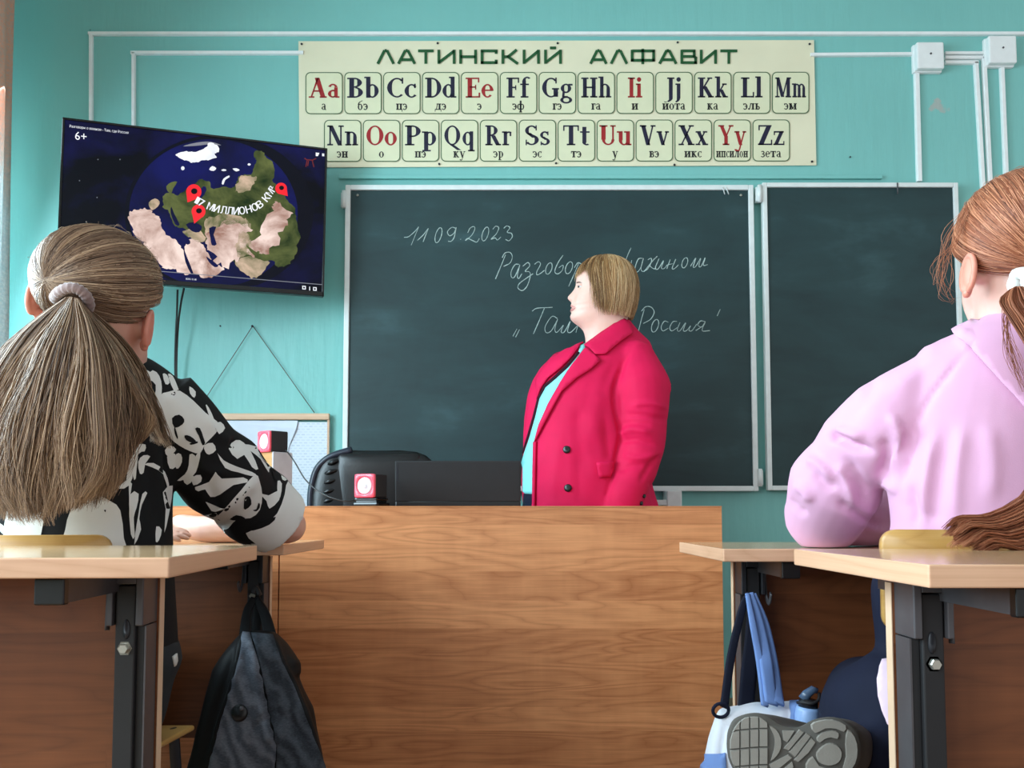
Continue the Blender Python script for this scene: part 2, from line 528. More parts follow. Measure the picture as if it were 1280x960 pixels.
M['chair_wood'] = wood('varnished_plywood', srgb(176, 130, 66), srgb(212, 168, 100), 0.5, 2.0, 0.5, 0.3, 0.2, 0.08)
M['skin'] = None
M['skin_ear'] = None
def skin(name, a, b, blush):
    t = NT(name); v = t.coord()
    c = t.ramp(t.noise(v, 14, 3), [(0.35, a), (0.65, b)])
    c = t.mix(t.math('MULTIPLY', t.noise(v, 5, 2), 0.35), c, blush)
    m = t.set(c, 0.48, 0, 0.4)
    t.b.inputs['Subsurface Weight'].default_value = 0.15
    t.b.inputs['Subsurface Radius'].default_value = (0.02, 0.008, 0.005)
    t.b.inputs['Subsurface Scale'].default_value = 0.3
    t.bump(t.noise(v, 260, 2), 0.08, 0.001)
    return m
def hair(name, dark, mid, light, rough=0.42):
    t = NT(name)
    at_ = t.n('ShaderNodeAttribute', attribute_name='rnd')
    t.set(t.ramp(at_.outputs['Fac'], [(0.0, dark), (0.5, mid), (1.0, light)]), rough, 0, 0.45)
    return t.m
def fabric(name, col, var=0.06, rough=0.85, weave=900, bump=0.12, sheen=0.0):
    t = NT(name); v = t.coord()
    c2 = tuple(c * (1 - var) for c in col[:3]) + (1,)
    t.set(t.ramp(t.noise(v, 18, 3), [(0.3, c2), (0.7, col)]), rough, 0, 0.25, 0, sheen)
    t.bump(t.noise(v, weave, 1), bump, 0.001)
    return t.m
# ------------------------------------------------------------------ the setting
def struct(name, mb, m):
    o = mb.build(name, m); o['kind'] = 'structure'; return o
RX, BY = 4.2, -4.2
struct('floor', MB().box(WALLX - 0.2, RX, BY, WALLY + 0.15, -0.1, 0), M['floor'])
struct('ceiling', MB().box(WALLX - 0.2, RX, BY, WALLY + 0.15, CEIL, CEIL + 0.1), M['ceil'])
mb = MB().box(WALLX - 0.2, RX, WALLY, WALLY + 0.15, 0, CEIL)
struct('wall_front', mb, M['wall'])
mb = MB()
ys = [BY] + [y for w in WINDOWS for y in w] + [WALLY]
for i in range(0, len(ys), 2): mb.box(WALLX - 0.2, WALLX, ys[i], ys[i + 1], 0, CEIL)
for (y0, y1) in WINDOWS:
    mb.box(WALLX - 0.2, WALLX, y0, y1, 0, WIN_Z0); mb.box(WALLX - 0.2, WALLX, y0, y1, WIN_Z1, CEIL)
struct('wall_left', mb, M['wall'])
# low teaching platform under the teacher's desk
PODZ = 0.08
po = MB().box(-1.9, 1.6, 2.38, WALLY, 0, PODZ, bev=0.004).build('trim_1', M['floor']); po['kind'] = 'structure'
# narrow painted ledge above the chalkboard
p0, p1 = at(424, 223, WALLY), at(1101, 223, WALLY)
struct('trim_2', MB().box(p0.x, p1.x, WALLY - 0.018, WALLY, p0.z - 0.007, p0.z + 0.009, bev=0.003), M['wall'])

# net curtain at the window side, its last fold in the picture's left edge
def curtain():
    t = NT('net_curtain'); v = t.coord((60, 60, 60))
    vor = t.n('ShaderNodeTexVoronoi'); vor.inputs['Scale'].default_value = 1.6; t.l(v, vor.inputs['Vector'])
    sep = t.n('ShaderNodeSeparateXYZ'); t.l(t.coord(), sep.inputs[0])
    band = t.ramp(t.math('ADD', t.math('MULTIPLY', t.math('ADD', sep.outputs[2], -1.55), 0.5), t.math('MULTIPLY', t.noise(t.coord((3, 3, 1)), 2.0), 0.4)), [(0.42, srgb(240, 238, 236)), (0.62, srgb(240, 182, 152))])
    col = t.mix(t.math('MULTIPLY', vor.outputs['Distance'], 0.5), band, srgb(176, 200, 206))
    t.set(col, 0.8, 0, 0.2)
    trn = t.n('ShaderNodeBsdfTranslucent'); t.l(col, trn.inputs[0]); mx = t.n('ShaderNodeMixShader'); mx.inputs[0].default_value = 0.28
    t.l(t.b.outputs[0], mx.inputs[1]); t.l(trn.outputs[0], mx.inputs[2]); t.l(mx.outputs[0], t.t.nodes['Material Output'].inputs[0])
    t.bump(vor.outputs['Distance'], 0.5, 0.004)
    r = thing('curtain', 'pale net curtain hanging in folds at the left edge beside the window', 'curtain', (-1.97, 2.8, 0.15))
    rings = []
    zs = np.linspace(0.15, 2.95, 30)
    K = 90
    mb = MB()
    for z in zs:
        row = []
        for k in range(K):
            s = k / (K - 1)
            y = 2.25 + 1.05 * s
            x = -1.985 + 0.028 * math.sin(s * 44 + 0.3 * math.sin(z * 2)) + 0.012 * math.sin(z * 1.3) + 0.065 * s
            row.append(Vector((x, y, z)))
        rings.append(row)
    mb.loft(rings, 0, cap=False, closed=False)
    o = mb.build('cloth', t.m, r)
    md = o.modifiers.new('thickness', 'SOLIDIFY'); md.thickness = 0.002
    MB().tube([(-1.98, 0.6, 2.97), (-1.98, 3.42, 2.97)], 0.012, n=10).build('rail', M['white_metal'], r)
curtain()

# ------------------------------------------------------------------ cable channels and junction boxes on the wall
def channel(name, pts, w_px, label, d=0.016, group='white cable channels'):
    """one straight run of plastic trunking between two pixels on the wall"""
    a, b = at(*pts[0], WALLY), at(*pts[1], WALLY)
    w = w_px / FOC * WALLY / 2
    t = (b - a).normalized(); n = Vector((0, -1, 0)); s = t.cross(n)
    V = []
    for p in (a, b):
        for q, k in ((-w, 0), (-w, 0.75), (-w * 0.75, 1), (w * 0.75, 1), (w, 0.75), (w, 0)): V.append(p + s * q + n * d * k)
    F = [[i, (i + 1) % 6, (i + 1) % 6 + 6, i + 6] for i in range(6)] + [list(range(6)), list(range(11, 5, -1))]
    mb = MB(); mb.add(V, F, 0, False)
    # lid seam
    o = mb.build(name, M['white_plastic'])
    return tag(o, label, 'cable channel', group)
channel('cable_channel', [(112, 43.5), (1290, 43.5)], 4.5, 'long white cable channel running across the very top of the teal wall')
channel('cable_channel', [(115, 43.5), (115, 310)], 4.5, 'white cable channel dropping behind the television, outer of the two at left')
channel('cable_channel', [(165, 67.5), (380, 67.5)], 4.5, 'short white horizontal cable channel between television and alphabet poster')
channel('cable_channel', [(168, 67.5), (168, 330)], 4.5, 'white cable channel dropping behind the television, inner of the two at left')
channel('cable_channel', [(1012, 70), (1147, 69)], 4.5, 'short white horizontal cable channel right of the poster, joining the junction box')
channel('cable_channel', [(1144, 72), (1148, 228)], 6.5, 'white cable channel dropping from the left junction box to the chalkboard frame')
channel('cable_channel', [(1180, 68), (1238, 68)], 4, 'short thin cable channel linking the two white junction boxes')
channel('cable_channel', [(1180, 73.5), (1231, 73.5)], 4.5, 'upper of two horizontal channels bending down right of the left junction box')
channel('cable_channel', [(1228.5, 73.5), (1238, 262)], 5.5, 'outer of the paired vertical cable channels right of the chalkboard')
channel('cable_channel', [(1180, 79.5), (1221, 79.5)], 4.5, 'lower of two horizontal channels bending down right of the left junction box')
channel('cable_channel', [(1218.5, 79.5), (1229, 262)], 5.5, 'inner of the paired vertical cable channels right of the chalkboard')
channel('cable_channel', [(1250.5, 76), (1258, 262)], 5.5, 'white cable channel dropping from the right junction box above the red haired girl')
def jbox(x0, y0, x1, y1, label):
    a, b = at(x0, y0, WALLY - 0.05), at(x1, y1, WALLY - 0.05)
    r = thing('junction_box', label, 'junction box', ((a.x + b.x) / 2, WALLY, b.z), 'square white junction boxes')
    MB().box(a.x, b.x, WALLY - 0.05, WALLY, b.z, a.z, bev=0.006).box(a.x - 0.003, b.x + 0.003, WALLY - 0.022, WALLY, b.z - 0.003, a.z + 0.003, bev=0.004).build('housing', M['white_plastic'], r)
    MB().lathe([(0.0, 0.002), (0.004, 0.002), (0.004, -0.002), (0, -0.002)], ((a.x + b.x) / 2, WALLY - 0.0505, (a.z + b.z) / 2 + 0.005), 'y', 10).build('screw', M['steel_grey'], r)
jbox(1146, 52, 1181, 85, 'square white junction box above the right chalkboard panel, left of the two')
jbox(1236, 44, 1272, 78, 'square white junction box at the upper right corner, right of the two')
for (x, y, lab) in ((276, 408, 'small dark nail in the teal wall left of the cord nail'), (1062, 197, 'small dark nail in the wall right of the poster')):
    p = at(x, y, WALLY)
    tag(MB().lathe([(0.0, 0.008), (0.0035, 0.008), (0.0035, 0.006), (0.0015, 0.006), (0.0015, -0.004), (0, -0.004)], p, 'y', 8).build('nail', M['steel_dark']), lab, 'nail')

# ------------------------------------------------------------------ chalkboard with wing
BRDY = WALLY - 0.045
def board_panel(root, x0, x1, y0, y1, fr, name, strokes=()):
    """panel + frame from outer frame pixels"""
    a, b = at(x0, y0, BRDY), at(x1, y1, BRDY)
    w = fr / FOC * BRDY
    mb = MB().box(a.x + w * 0.6, b.x - w * 0.6, BRDY + 0.004, BRDY + 0.02, b.z + w * 0.6, a.z - w * 0.6)
    for st in strokes: chalk(*st, mb)
    mb.build(name, [M['board'], M['chalk']], root)
    f = MB()
    for (xa, xb, za, zb) in ((a.x, a.x + w, b.z, a.z), (b.x - w, b.x, b.z, a.z), (a.x + w, b.x - w, a.z - w, a.z), (a.x + w, b.x - w, b.z, b.z + w)):
        f.box(xa, xb, BRDY - 0.006, BRDY + 0.026, za, zb, bev=0.003)
    f.build('frame', M['white_metal'], root)
    return a, b
# chalk writing
def chalk(strokes, ox, oy, s, mb):
    for st in strokes:
        pts = [(ox + x / s, oy + y / s) for x, y in st]
        if len(pts) == 2: P = [Vector((*pts[0], 0)), Vector((*pts[1], 0))]
        else: P = catmull([(x, y, 0) for x, y in pts], 5)
        P = [at(q.x, q.y, BRDY + 0.0037) for q in P]
        mb.tube(P, [0.0018 * random.uniform(0.65, 1.3) for _ in range(max(3, len(P) // 2))], 1, n=6, flat=((0, -1, 0), 0.35))
def ell(cx, cy, rx, ry, tilt=0.25, a0=0.4, a1=6.9):
    return [(cx + rx * math.cos(a) - tilt * ry * math.sin(a), cy + ry * math.sin(a)) for a in np.linspace(a0, a1, 14)]
S1 = [[(80, 142), (110, 138), (150, 105), (178, 72)], [(178, 72), (128, 195)], [(170, 162), (205, 130), (242, 82)], [(242, 82), (208, 172)],
      ell(310, 128, 20, 50), [(425, 82), (398, 76), (370, 105), (385, 132), (415, 112), (428, 75), (415, 140), (395, 168), (375, 168)], [(456, 154), (459, 157)],
      [(505, 112), (520, 82), (545, 70), (552, 88), (530, 130), (490, 163), (505, 150), (540, 165), (565, 174), (582, 150)], ell(622, 120, 20, 46),
      [(672, 88), (692, 68), (712, 80), (694, 120), (660, 155), (688, 146), (702, 160), (726, 140)], [(745, 82), (765, 66), (786, 78), (768, 108), (795, 115), (802, 138), (780, 165), (757, 156)],
      # Разговор
      [(757, 258), (728, 330), (690, 420)], [(735, 278), (752, 248), (785, 242), (802, 270), (788, 312), (745, 336)],
      [(848, 322), (820, 325), (795, 370), (797, 408), (818, 405), (850, 335)], [(852, 325), (836, 398), (846, 416), (866, 385)],
      [(872, 335), (905, 310), (918, 332), (888, 368), (915, 372), (922, 400), (902, 465), (870, 497), (840, 480), (850, 450), (900, 412), (940, 385)],
      [(950, 322), (975, 305), (990, 322), (966, 370), (967, 392), (988, 384), (1016, 362)], ell(1046, 350, 20, 38),
      [(1140, 262), (1108, 310), (1085, 368), (1105, 386), (1135, 362), (1140, 328), (1112, 345)], ell(1180, 345, 22, 40), [(1247, 308), (1222, 370), (1178, 470)], [(1215, 345), (1240, 312), (1268, 330), (1250, 375), (1220, 385)],
      # „Там
      [(833, 752), (806, 802)], [(850, 757), (824, 808)], [(935, 634), (968, 615), (1070, 609)], [(1016, 615), (985, 690), (943, 786)],
      [(1104, 684), (1066, 670), (1022, 735), (1028, 777), (1062, 765), (1102, 695)], [(1104, 688), (1086, 755), (1100, 775), (1142, 728)],
      [(1142, 728), (1128, 772), (1150, 772), (1188, 702), (1170, 765), (1192, 775), (1240, 728)], [(1240, 728), (1226, 778)]]
S2 = [[(474, 52), (452, 100), (428, 170), (440, 190), (470, 165), (478, 135)], [(552, 122), (522, 128), (500, 190), (512, 215), (538, 185), (556, 125)], [(556, 122), (540, 190), (556, 210), (585, 180)],
      [(585, 132), (608, 122), (608, 150), (585, 192), (568, 205)], [(648, 108), (600, 165), (626, 192), (640, 185)], [(560, 212), (632, 120)],
      [(660, 125), (636, 185), (655, 192), (690, 138), (676, 186), (694, 190), (716, 165)], [(735, 130), (712, 192)], [(718, 165), (752, 158)], [(772, 128), (748, 188), (764, 190), (790, 165)],
      ell(832, 152, 18, 34), [(870, 175), (905, 120), (888, 178), (905, 176), (938, 122), (926, 172), (942, 174), (968, 118), (956, 168), (985, 164)],
      # Россия"
      [(562, 462), (540, 540), (515, 640)], [(543, 474), (572, 445), (608, 448), (628, 482), (604, 528), (556, 556)], ell(634, 572, 22, 42),
      [(722, 548), (696, 542), (675, 578), (686, 606), (722, 588)], [(780, 542), (752, 546), (732, 585), (746, 606), (782, 584)],
      [(800, 550), (782, 598), (800, 605), (838, 552), (822, 602), (842, 605), (870, 572)], [(870, 572), (860, 602), (880, 604), (912, 560)],
      [(970, 545), (938, 540), (918, 566), (945, 580), (968, 548), (948, 604), (1000, 604)], [(905, 604), (945, 578)], [(1068, 462), (1048, 506)]]
p = at(690, 614, BRDY)
cb = thing('chalkboard', 'large dark green chalkboard with white chalk writing and white frame', 'chalkboard', (p.x, WALLY, p.z))
board_panel(cb, 432, 948, 231.5, 614, 6.5, 'writing_surface', ((S1, 490, 270, 5.333), (S2, 700, 300, 5.333)))
for (x, y) in ((447, 244), (926, 244)):
    p = at(x, y, BRDY)
    MB().lathe([(0, 0.004), (0.004, 0.004), (0.006, 0.0), (0, 0)], p, 'y', 10).build('screw', M['bolt'], cb)
for (x, y) in ((430, 249), (949.5, 242), (950, 597)):
    p = at(x, y, BRDY - 0.008)
    MB().tube([p - Vector((0, 0, 0.035)), p + Vector((0, 0, 0.035))], 0.009, n=10).box(p.x - 0.014, p.x + 0.014, p.y + 0.004, p.y + 0.03, p.z - 0.03, p.z + 0.03, bev=0.002).build('hinge', M['white_metal'], cb)
p = at(1080, 612, BRDY)
cw = thing('chalkboard_wing', 'narrower empty dark green chalkboard panel behind the red haired girl', 'chalkboard', (p.x, WALLY, p.z))
board_panel(cw, 952.5, 1209, 228.5, 613, 6.0, 'writing_surface')
for x0, x1 in ((903, 906), (907, 911)):
    MB().tube([at(x0, 234, BRDY - 0.008), at((x0 + x1) / 2, 238, BRDY - 0.012), at(x1, 243, BRDY - 0.006)], 0.0022, n=6).build('clip', M['white_metal'], cb)
p = at(1122, 236, BRDY - 0.008)
MB().tube([p + Vector((0, 0, 0.025)), p - Vector((0, 0, 0.02))], 0.0025, n=6).build('clip', M['steel_grey'], cw)
# chalk tray bracket under the board
p = at(838, 620, BRDY)
ct = thing('chalk_tray', 'white metal chalk tray end under the chalkboard beside the teacher', 'tray', (p.x, WALLY, p.z - 0.03))
a, b = at(700, 612, BRDY), at(848, 632, BRDY)
MB().box(a.x, b.x, WALLY - 0.10, WALLY - 0.002, b.z, b.z + 0.012, bev=0.003).box(a.x, b.x, WALLY - 0.10, WALLY - 0.094, b.z + 0.008, b.z + 0.022, bev=0.002).build('shelf', M['white_metal'], ct)
MB().box(b.x - 0.055, b.x + 0.003, WALLY - 0.106, WALLY - 0.004, b.z - 0.006, a.z - 0.006, bev=0.004).build('end_cap', M['white_metal'], ct)
# ------------------------------------------------------------------ lettering engine: strokes with thick and thin parts
T_, t_, h_ = 0.19, 0.075, 0.075
def q_line(x0, y0, x1, y1, w):
    """stroke cut horizontally at its ends (diagonals) : horizontal width w"""
    return [(x0 - w / 2, y0), (x0 + w / 2, y0), (x1 + w / 2, y1), (x1 - w / 2, y1)]
def q_rect(x0, x1, y0, y1): return [(x0, y0), (x1, y0), (x1, y1), (x0, y1)]
def q_arc(cx, cy, rx, ry, a0, a1, wv=T_, wh=t_, n=16):
    """ribbon along an ellipse, thick where it runs upright; returned as quads"""
    out, prev = [], None
    for i in range(n + 1):
        a = math.radians(a0 + (a1 - a0) * i / n)
        w = wh + (wv - wh) * math.cos(a) ** 2
        o = (cx + (rx + w / 2) * math.cos(a), cy + (ry + wh / 2) * math.sin(a))
        q = (cx + (rx - w / 2) * math.cos(a), cy + (ry - wh / 2) * math.sin(a))
        if prev: out.append([prev[0], o, q, prev[1]])
        prev = (o, q)
    return out
def glyph(ch):
    Q = []
    V = lambda x, y0=0.0, y1=1.0, w=T_: Q.append(q_rect(x - w / 2, x + w / 2, y0, y1))
    S = lambda x0, x1, y: Q.append(q_rect(x0, x1, y, y + h_))          # bottom-type serif at height y
    D = lambda *a: Q.append(q_line(*a))
    A = lambda *a, **k: Q.extend(q_arc(*a, **k))
    top = 1 - h_
    X = 0.70; xt = X - h_
    if ch == 'A': D(.09, 0, .40, 1, t_); D(.36, 1, .64, 0, T_ + .02); Q.append(q_rect(.2, .55, .3, .3 + t_)); S(-.02, .24, 0); S(.48, .80, 0)
    elif ch == 'B': V(.2); A(.34, .755, .17, .205, -90, 90); A(.34, .27, .21, .232, -90, 90); S(.02, .36, 0); S(.02, .36, top); Q.append(q_rect(.2, .36, .5, .5 + t_))
    elif ch == 'C': A(.42, .5, .29, .46, 48, 312); Q.append(q_rect(.60, .66, .70, 1))
    elif ch == 'D': V(.2); A(.32, .5, .30, .46, -90, 90); S(.02, .34, 0); S(.02, .34, top)
    elif ch == 'E': V(.2); S(.02, .62, 0); S(.02, .60, top); Q.append(q_rect(.2, .46, .49, .49 + t_)); Q.append(q_rect(.54, .60, .76, 1)); Q.append(q_rect(.57, .64, 0, .25)); Q.append(q_rect(.42, .47, .4, .64))
    elif ch == 'F': V(.2); S(.02, .40, 0); S(.02, .60, top); Q.append(q_rect(.2, .46, .47, .47 + t_)); Q.append(q_rect(.54, .60, .74, 1)); Q.append(q_rect(.42, .47, .38, .62))
    elif ch == 'G': A(.42, .5, .29, .46, 48, 330); Q.append(q_rect(.60, .66, .70, 1)); V(.62, .04, .46); S(.46, .76, .40)
    elif ch == 'H': V(.2); V(.64); Q.append(q_rect(.2, .64, .47, .47 + t_)); [S(a, a + .36, b) for a in (.02, .46) for b in (0, top)]
    elif ch == 'I': V(.2); S(.02, .38, 0); S(.02, .38, top)
    elif ch == 'J': V(.24, -.02, 1); A(.04, -.03, .20, .17, -80, 5); S(.06, .42, top)
    elif ch == 'K': V(.2); D(.26, .42, .60, 1, .09); D(.34, .56, .66, 0, T_ + .02); S(.02, .38, 0); S(.02, .38, top); S(.48, .72, top); S(.52, .80, 0)
    elif ch == 'L': V(.2); S(.02, .60, 0); S(.02, .40, top); Q.append(q_rect(.55, .61, 0, .27))
    elif ch == 'M': V(.14, 0, 1, t_); D(.16, 1, .44, .02, T_); D(.44, .02, .72, 1, t_); V(.76); S(.02, .27, 0); S(.02, .24, top); S(.60, .92, 0); S(.68, .92, top)
    elif ch == 'N': V(.14, 0, 1, t_); D(.16, 1, .62, 0, T_ + .02); V(.66, 0, 1, t_); S(.0, .28, 0); S(.0, .24, top); S(.54, .80, top)
    elif ch == 'O': A(.40, .5, .29, .46, 0, 360, n=30)
    elif ch == 'P': V(.2); A(.34, .71, .22, .25, -90, 90); S(.02, .40, 0); S(.02, .36, top); Q.append(q_rect(.2, .36, .42, .42 + t_))
    elif ch == 'Q': A(.40, .5, .29, .46, 0, 360, n=30); D(.36, .04, .74, -.24, .2)
    elif ch == 'R': V(.2); A(.34, .74, .20, .22, -90, 90); S(.02, .38, 0); S(.02, .36, top); Q.append(q_rect(.2, .36, .47, .47 + t_)); D(.40, .5, .66, 0, T_ + .02); S(.56, .80, 0)
    elif ch == 'S':
        A(.34, .74, .19, .22, 30, 270, wv=.15); A(.34, .27, .21, .23, -150, 90, wv=.17); Q.append(q_line(.20, .62, .46, .38, .2)); Q.append(q_rect(.50, .55, .74, 1)); Q.append(q_rect(.10, .15, 0, .28))
    elif ch == 'T': V(.35); S(.02, .68, top); Q.append(q_rect(.02, .075, .72, 1)); Q.append(q_rect(.625, .68, .72, 1)); S(.17, .53, 0)
    elif ch == 'U': V(.2, .28, 1); V(.62, .28, 1, t_); A(.41, .29, .21, .25, 180, 360, wv=.13); S(.02, .38, top); S(.50, .74, top)
    elif ch == 'V': D(.15, 1, .42, 0, T_ + .02); D(.66, 1, .42, 0, t_); S(-.02, .32, top); S(.54, .80, top)
    elif ch == 'X': D(.16, 1, .62, 0, T_ + .03); D(.62, 1, .14, 0, t_); S(.0, .32, top); S(.50, .76, top); S(.0, .27, 0); S(.46, .80, 0)
    elif ch == 'Y': D(.14, 1, .40, .42, T_); D(.66, 1, .40, .42, t_); V(.40, 0, .46); S(-.02, .30, top); S(.54, .80, top); S(.22, .58, 0)
    elif ch == 'Z': D(.52, 1, .14, 0, T_ + .03); S(.04, .62, top); S(.02, .64, 0); Q.append(q_rect(.04, .10, .74, 1)); Q.append(q_rect(.59, .65, 0, .27))
    elif ch == 'a': V(.38, .05, .52, .16); A(.24, .50, .15, .165, 10, 165, wv=.13); A(.24, .20, .15, .16, 60, 300, wv=.15); Q.append(q_rect(.24, .38, .34, .40)); S(.36, .54, 0); Q.append(q_rect(.24, .36, .02, .08))
    elif ch == 'b': V(.16, .0, 1.05, .17); A(.32, .34, .17, .31, -150, 150, wv=.17); S(.0, .2, 1.05 - h_)
    elif ch == 'c': A(.30, .34, .19, .31, 40, 320, wv=.17); Q.append(q_rect(.40, .46, .48, .70))
    elif ch == 'd': V(.46, .0, 1.05, .17); A(.28, .34, .17, .31, 30, 330, wv=.17); S(.30, .46, 1.05 - h_); S(.46, .62, 0)
    elif ch == 'e': A(.29, .34, .18, .31, 0, 318, wv=.16); Q.append(q_rect(.15, .50, .33, .33 + t_))
    elif ch == 'f': V(.20, 0, .85, .17); A(.34, .84, .14, .17, 40, 180, wv=.15); Q.append(q_rect(.02, .42, X - h_, X)); S(.04, .40, 0)
    elif ch == 'g': A(.28, .46, .15, .20, 0, 360, wv=.15, n=24); A(.29, -.12, .19, .14, 0, 360, wv=.13, wh=.08, n=24); D(.18, .28, .16, .02, .1); Q.append(q_rect(.38, .56, .60, .69)); Q.append(q_rect(.16, .36, 0, .08))
    elif ch == 'h': V(.17, 0, 1.05, .17); A(.32, .44, .17, .22, 0, 150, wv=.16); V(.49, 0, .45, .17); S(.0, .2, 1.05 - h_); S(.02, .32, 0); S(.36, .64, 0)
    elif ch == 'i': V(.18, 0, X, .18); S(.02, .2, xt); S(.02, .35, 0); A(.18, .90, .055, .06, 0, 360, wv=.11, wh=.11)
    elif ch == 'j': V(.22, -.05, X, .18); S(.06, .24, xt); A(.04, -.06, .17, .16, -80, 5, wv=.16); A(.22, .90, .055, .06, 0, 360, wv=.11, wh=.11)
    elif ch == 'k': V(.17, 0, 1.05, .17); D(.22, .28, .46, X, .08); D(.30, .40, .50, 0, .18); S(.0, .2, 1.05 - h_); S(.02, .32, 0); S(.36, .58, xt); S(.38, .64, 0)
    elif ch == 'l': V(.18, 0, 1.05, .18); S(.02, .2, 1.05 - h_); S(.02, .35, 0)
    elif ch == 'm': V(.16, 0, X, .15); A(.28, .46, .13, .19, 0, 150, wv=.14); V(.41, 0, .47, .15); A(.54, .46, .13, .19, 0, 150, wv=.14); V(.67, 0, .47, .15); S(.0, .18, xt); S(.02, .29, 0); S(.31, .52, 0); S(.57, .80, 0)
    elif ch == 'n': V(.17, 0, X, .17); A(.32, .44, .17, .22, 0, 150, wv=.16); V(.49, 0, .45, .17); S(.0, .2, xt); S(.02, .32, 0); S(.36, .64, 0)
    elif ch == 'o': A(.30, .34, .19, .31, 0, 360, wv=.17, n=26)
    elif ch == 'p': V(.17, -.30, X, .17); A(.32, .34, .17, .31, -150, 150, wv=.17); S(.0, .2, xt); S(.02, .36, -.30)
    elif ch == 'q': V(.46, -.30, X, .17); A(.28, .34, .17, .31, 30, 330, wv=.17); S(.30, .62, -.30)
    elif ch == 'r': V(.17, 0, X, .17); A(.34, .46, .17, .20, 50, 150, wv=.14); Q.append(q_rect(.38, .46, .46, .68)); S(.0, .2, xt); S(.02, .35, 0)
    elif ch == 's': A(.24, .51, .13, .155, 30, 270, wv=.12); A(.24, .19, .14, .15, -150, 90, wv=.13); Q.append(q_line(.15, .43, .32, .27, .15)); Q.append(q_rect(.34, .39, .50, .69)); Q.append(q_rect(.07, .12, 0, .19))
    elif ch == 't': V(.20, .12, .92, .17); Q.append(q_rect(.02, .42, X - h_, X)); A(.30, .14, .11, .11, 180, 310, wv=.15)
    elif ch == 'u': V(.17, .25, X, .17); A(.32, .25, .16, .22, 180, 330, wv=.15); V(.49, 0, X, .17); S(.0, .2, xt); S(.32, .5, xt); S(.48, .64, 0)
    elif ch == 'v': D(.12, X, .32, 0, .18); D(.52, X, .32, 0, t_); S(-.02, .26, xt); S(.42, .62, xt)
    elif ch == 'x': D(.13, X, .47, 0, .19); D(.47, X, .12, 0, t_); S(.0, .26, xt); S(.36, .58, xt); S(.0, .24, 0); S(.34, .62, 0)
    elif ch == 'y': D(.12, X, .32, 0, .18); D(.52, X, .24, -.26, t_); S(-.02, .26, xt); S(.42, .62, xt); A(.14, -.20, .09, .09, 180, 330, wv=.12, wh=.1)
    elif ch == 'z': D(.40, X, .12, 0, .17); S(.04, .48, xt); S(.02, .50, 0); Q.append(q_rect(.04, .09, .50, X)); Q.append(q_rect(.46, .51, 0, .20))
    return Q
def caption(ch):
    """small serif Cyrillic letters (x-height 0.7)"""
    alias = {'а': 'a', 'о': 'o', 'р': 'p', 'с': 'c', 'е': 'e', 'у': 'y'}
    if ch in alias: return glyph(alias[ch])
    Q = []; X = .70; h = .10; w = .2
    V = lambda x, y0=0.0, y1=X: Q.append(q_rect(x - w / 2, x + w / 2, y0, y1))
    B = lambda x0, x1, y: Q.append(q_rect(x0, x1, y, y + h))
    A = lambda *a, **k: Q.extend(q_arc(*a, **k))
    feet = lambda *xs: [B(x - .17, x + .17, y) for x in xs for y in (0, X - h)]
    if ch == 'г': V(.2); feet(.2); B(.1, .50, X - h); Q.append(q_rect(.43, .50, .45, X))
    elif ch == 'п': V(.2); V(.56); feet(.2, .56); B(.2, .56, X - h)
    elif ch == 'н': V(.2); V(.56); feet(.2, .56); B(.2, .56, .31)
    elif ch in 'ий':
        V(.2); V(.58); feet(.2, .58); Q.append(q_line(.24, .08, .54, .62, .1))
        if ch == 'й': A(.39, .92, .12, .08, 180, 360, wv=.08, wh=.08)
    elif ch == 'т': V(.34); B(.03, .65, X - h); B(.17, .51, 0); Q.append(q_rect(.03, .10, .45, X)); Q.append(q_rect(.58, .65, .45, X))
    elif ch == 'к': V(.2); feet(.2); Q.append(q_line(.26, .30, .52, .70, .11)); Q.append(q_line(.32, .40, .56, 0, .18)); B(.46, .68, 0); B(.42, .62, X - h)
    elif ch == 'л': V(.54); Q.append(q_line(.14, .04, .30, .66, .1)); B(.22, .72, X - h); B(.37, .71, 0); A(.10, .08, .07, .05, 0, 360, wv=.1, wh=.08)
    elif ch == 'м': V(.16); V(.70); Q.append(q_line(.18, .70, .42, .05, .16)); Q.append(q_line(.42, .05, .68, .70, .09)); feet(.16, .70)
    elif ch == 'ь': V(.2); B(.03, .37, X - h); A(.34, .19, .16, .16, -90, 90, wv=.14, wh=h); B(.05, .36, 0); B(.2, .36, .31)
    elif ch == 'в': V(.2); A(.34, .52, .12, .14, -90, 90, wv=.13, wh=h); A(.36, .20, .15, .16, -90, 90, wv=.14, wh=h); B(.03, .37, 0); B(.03, .35, X - h); B(.2, .36, .32)
    elif ch == 'з': A(.26, .52, .15, .14, -80, 150, wv=.13, wh=h); A(.26, .20, .18, .16, -150, 85, wv=.14, wh=h); B(.18, .32, .32)
    elif ch == 'э': A(.24, .34, .20, .31, -140, 140, wv=.16, wh=h); B(.20, .44, .31); Q.append(q_rect(.04, .10, .48, .70))
    elif ch == 'б': A(.31, .33, .19, .31, 0, 360, wv=.16, wh=h, n=22); A(.40, .52, .28, .40, 100, 175, wv=.14, wh=h); Q.append(q_line(.36, .90, .56, 1.04, .14))
    elif ch == 'ц': V(.2); V(.56); [B(x - .17, x + .17, X - h) for x in (.2, .56)]; B(.05, .74, 0); Q.append(q_rect(.66, .74, -.20, .08))
    elif ch == 'д': V(.54); Q.append(q_line(.20, .06, .30, .66, .09)); B(.22, .72, X - h); B(.02, .74, 0); Q.append(q_rect(.02, .09, -.20, .08)); Q.append(q_rect(.67, .74, -.20, .08))
    elif ch == 'ф': V(.44, -.30, 1.02); A(.27, .34, .15, .28, 0, 360, wv=.14, wh=h, n=20); A(.61, .34, .15, .28, 0, 360, wv=.14, wh=h, n=20); B(.28, .60, -.30)
    return Q
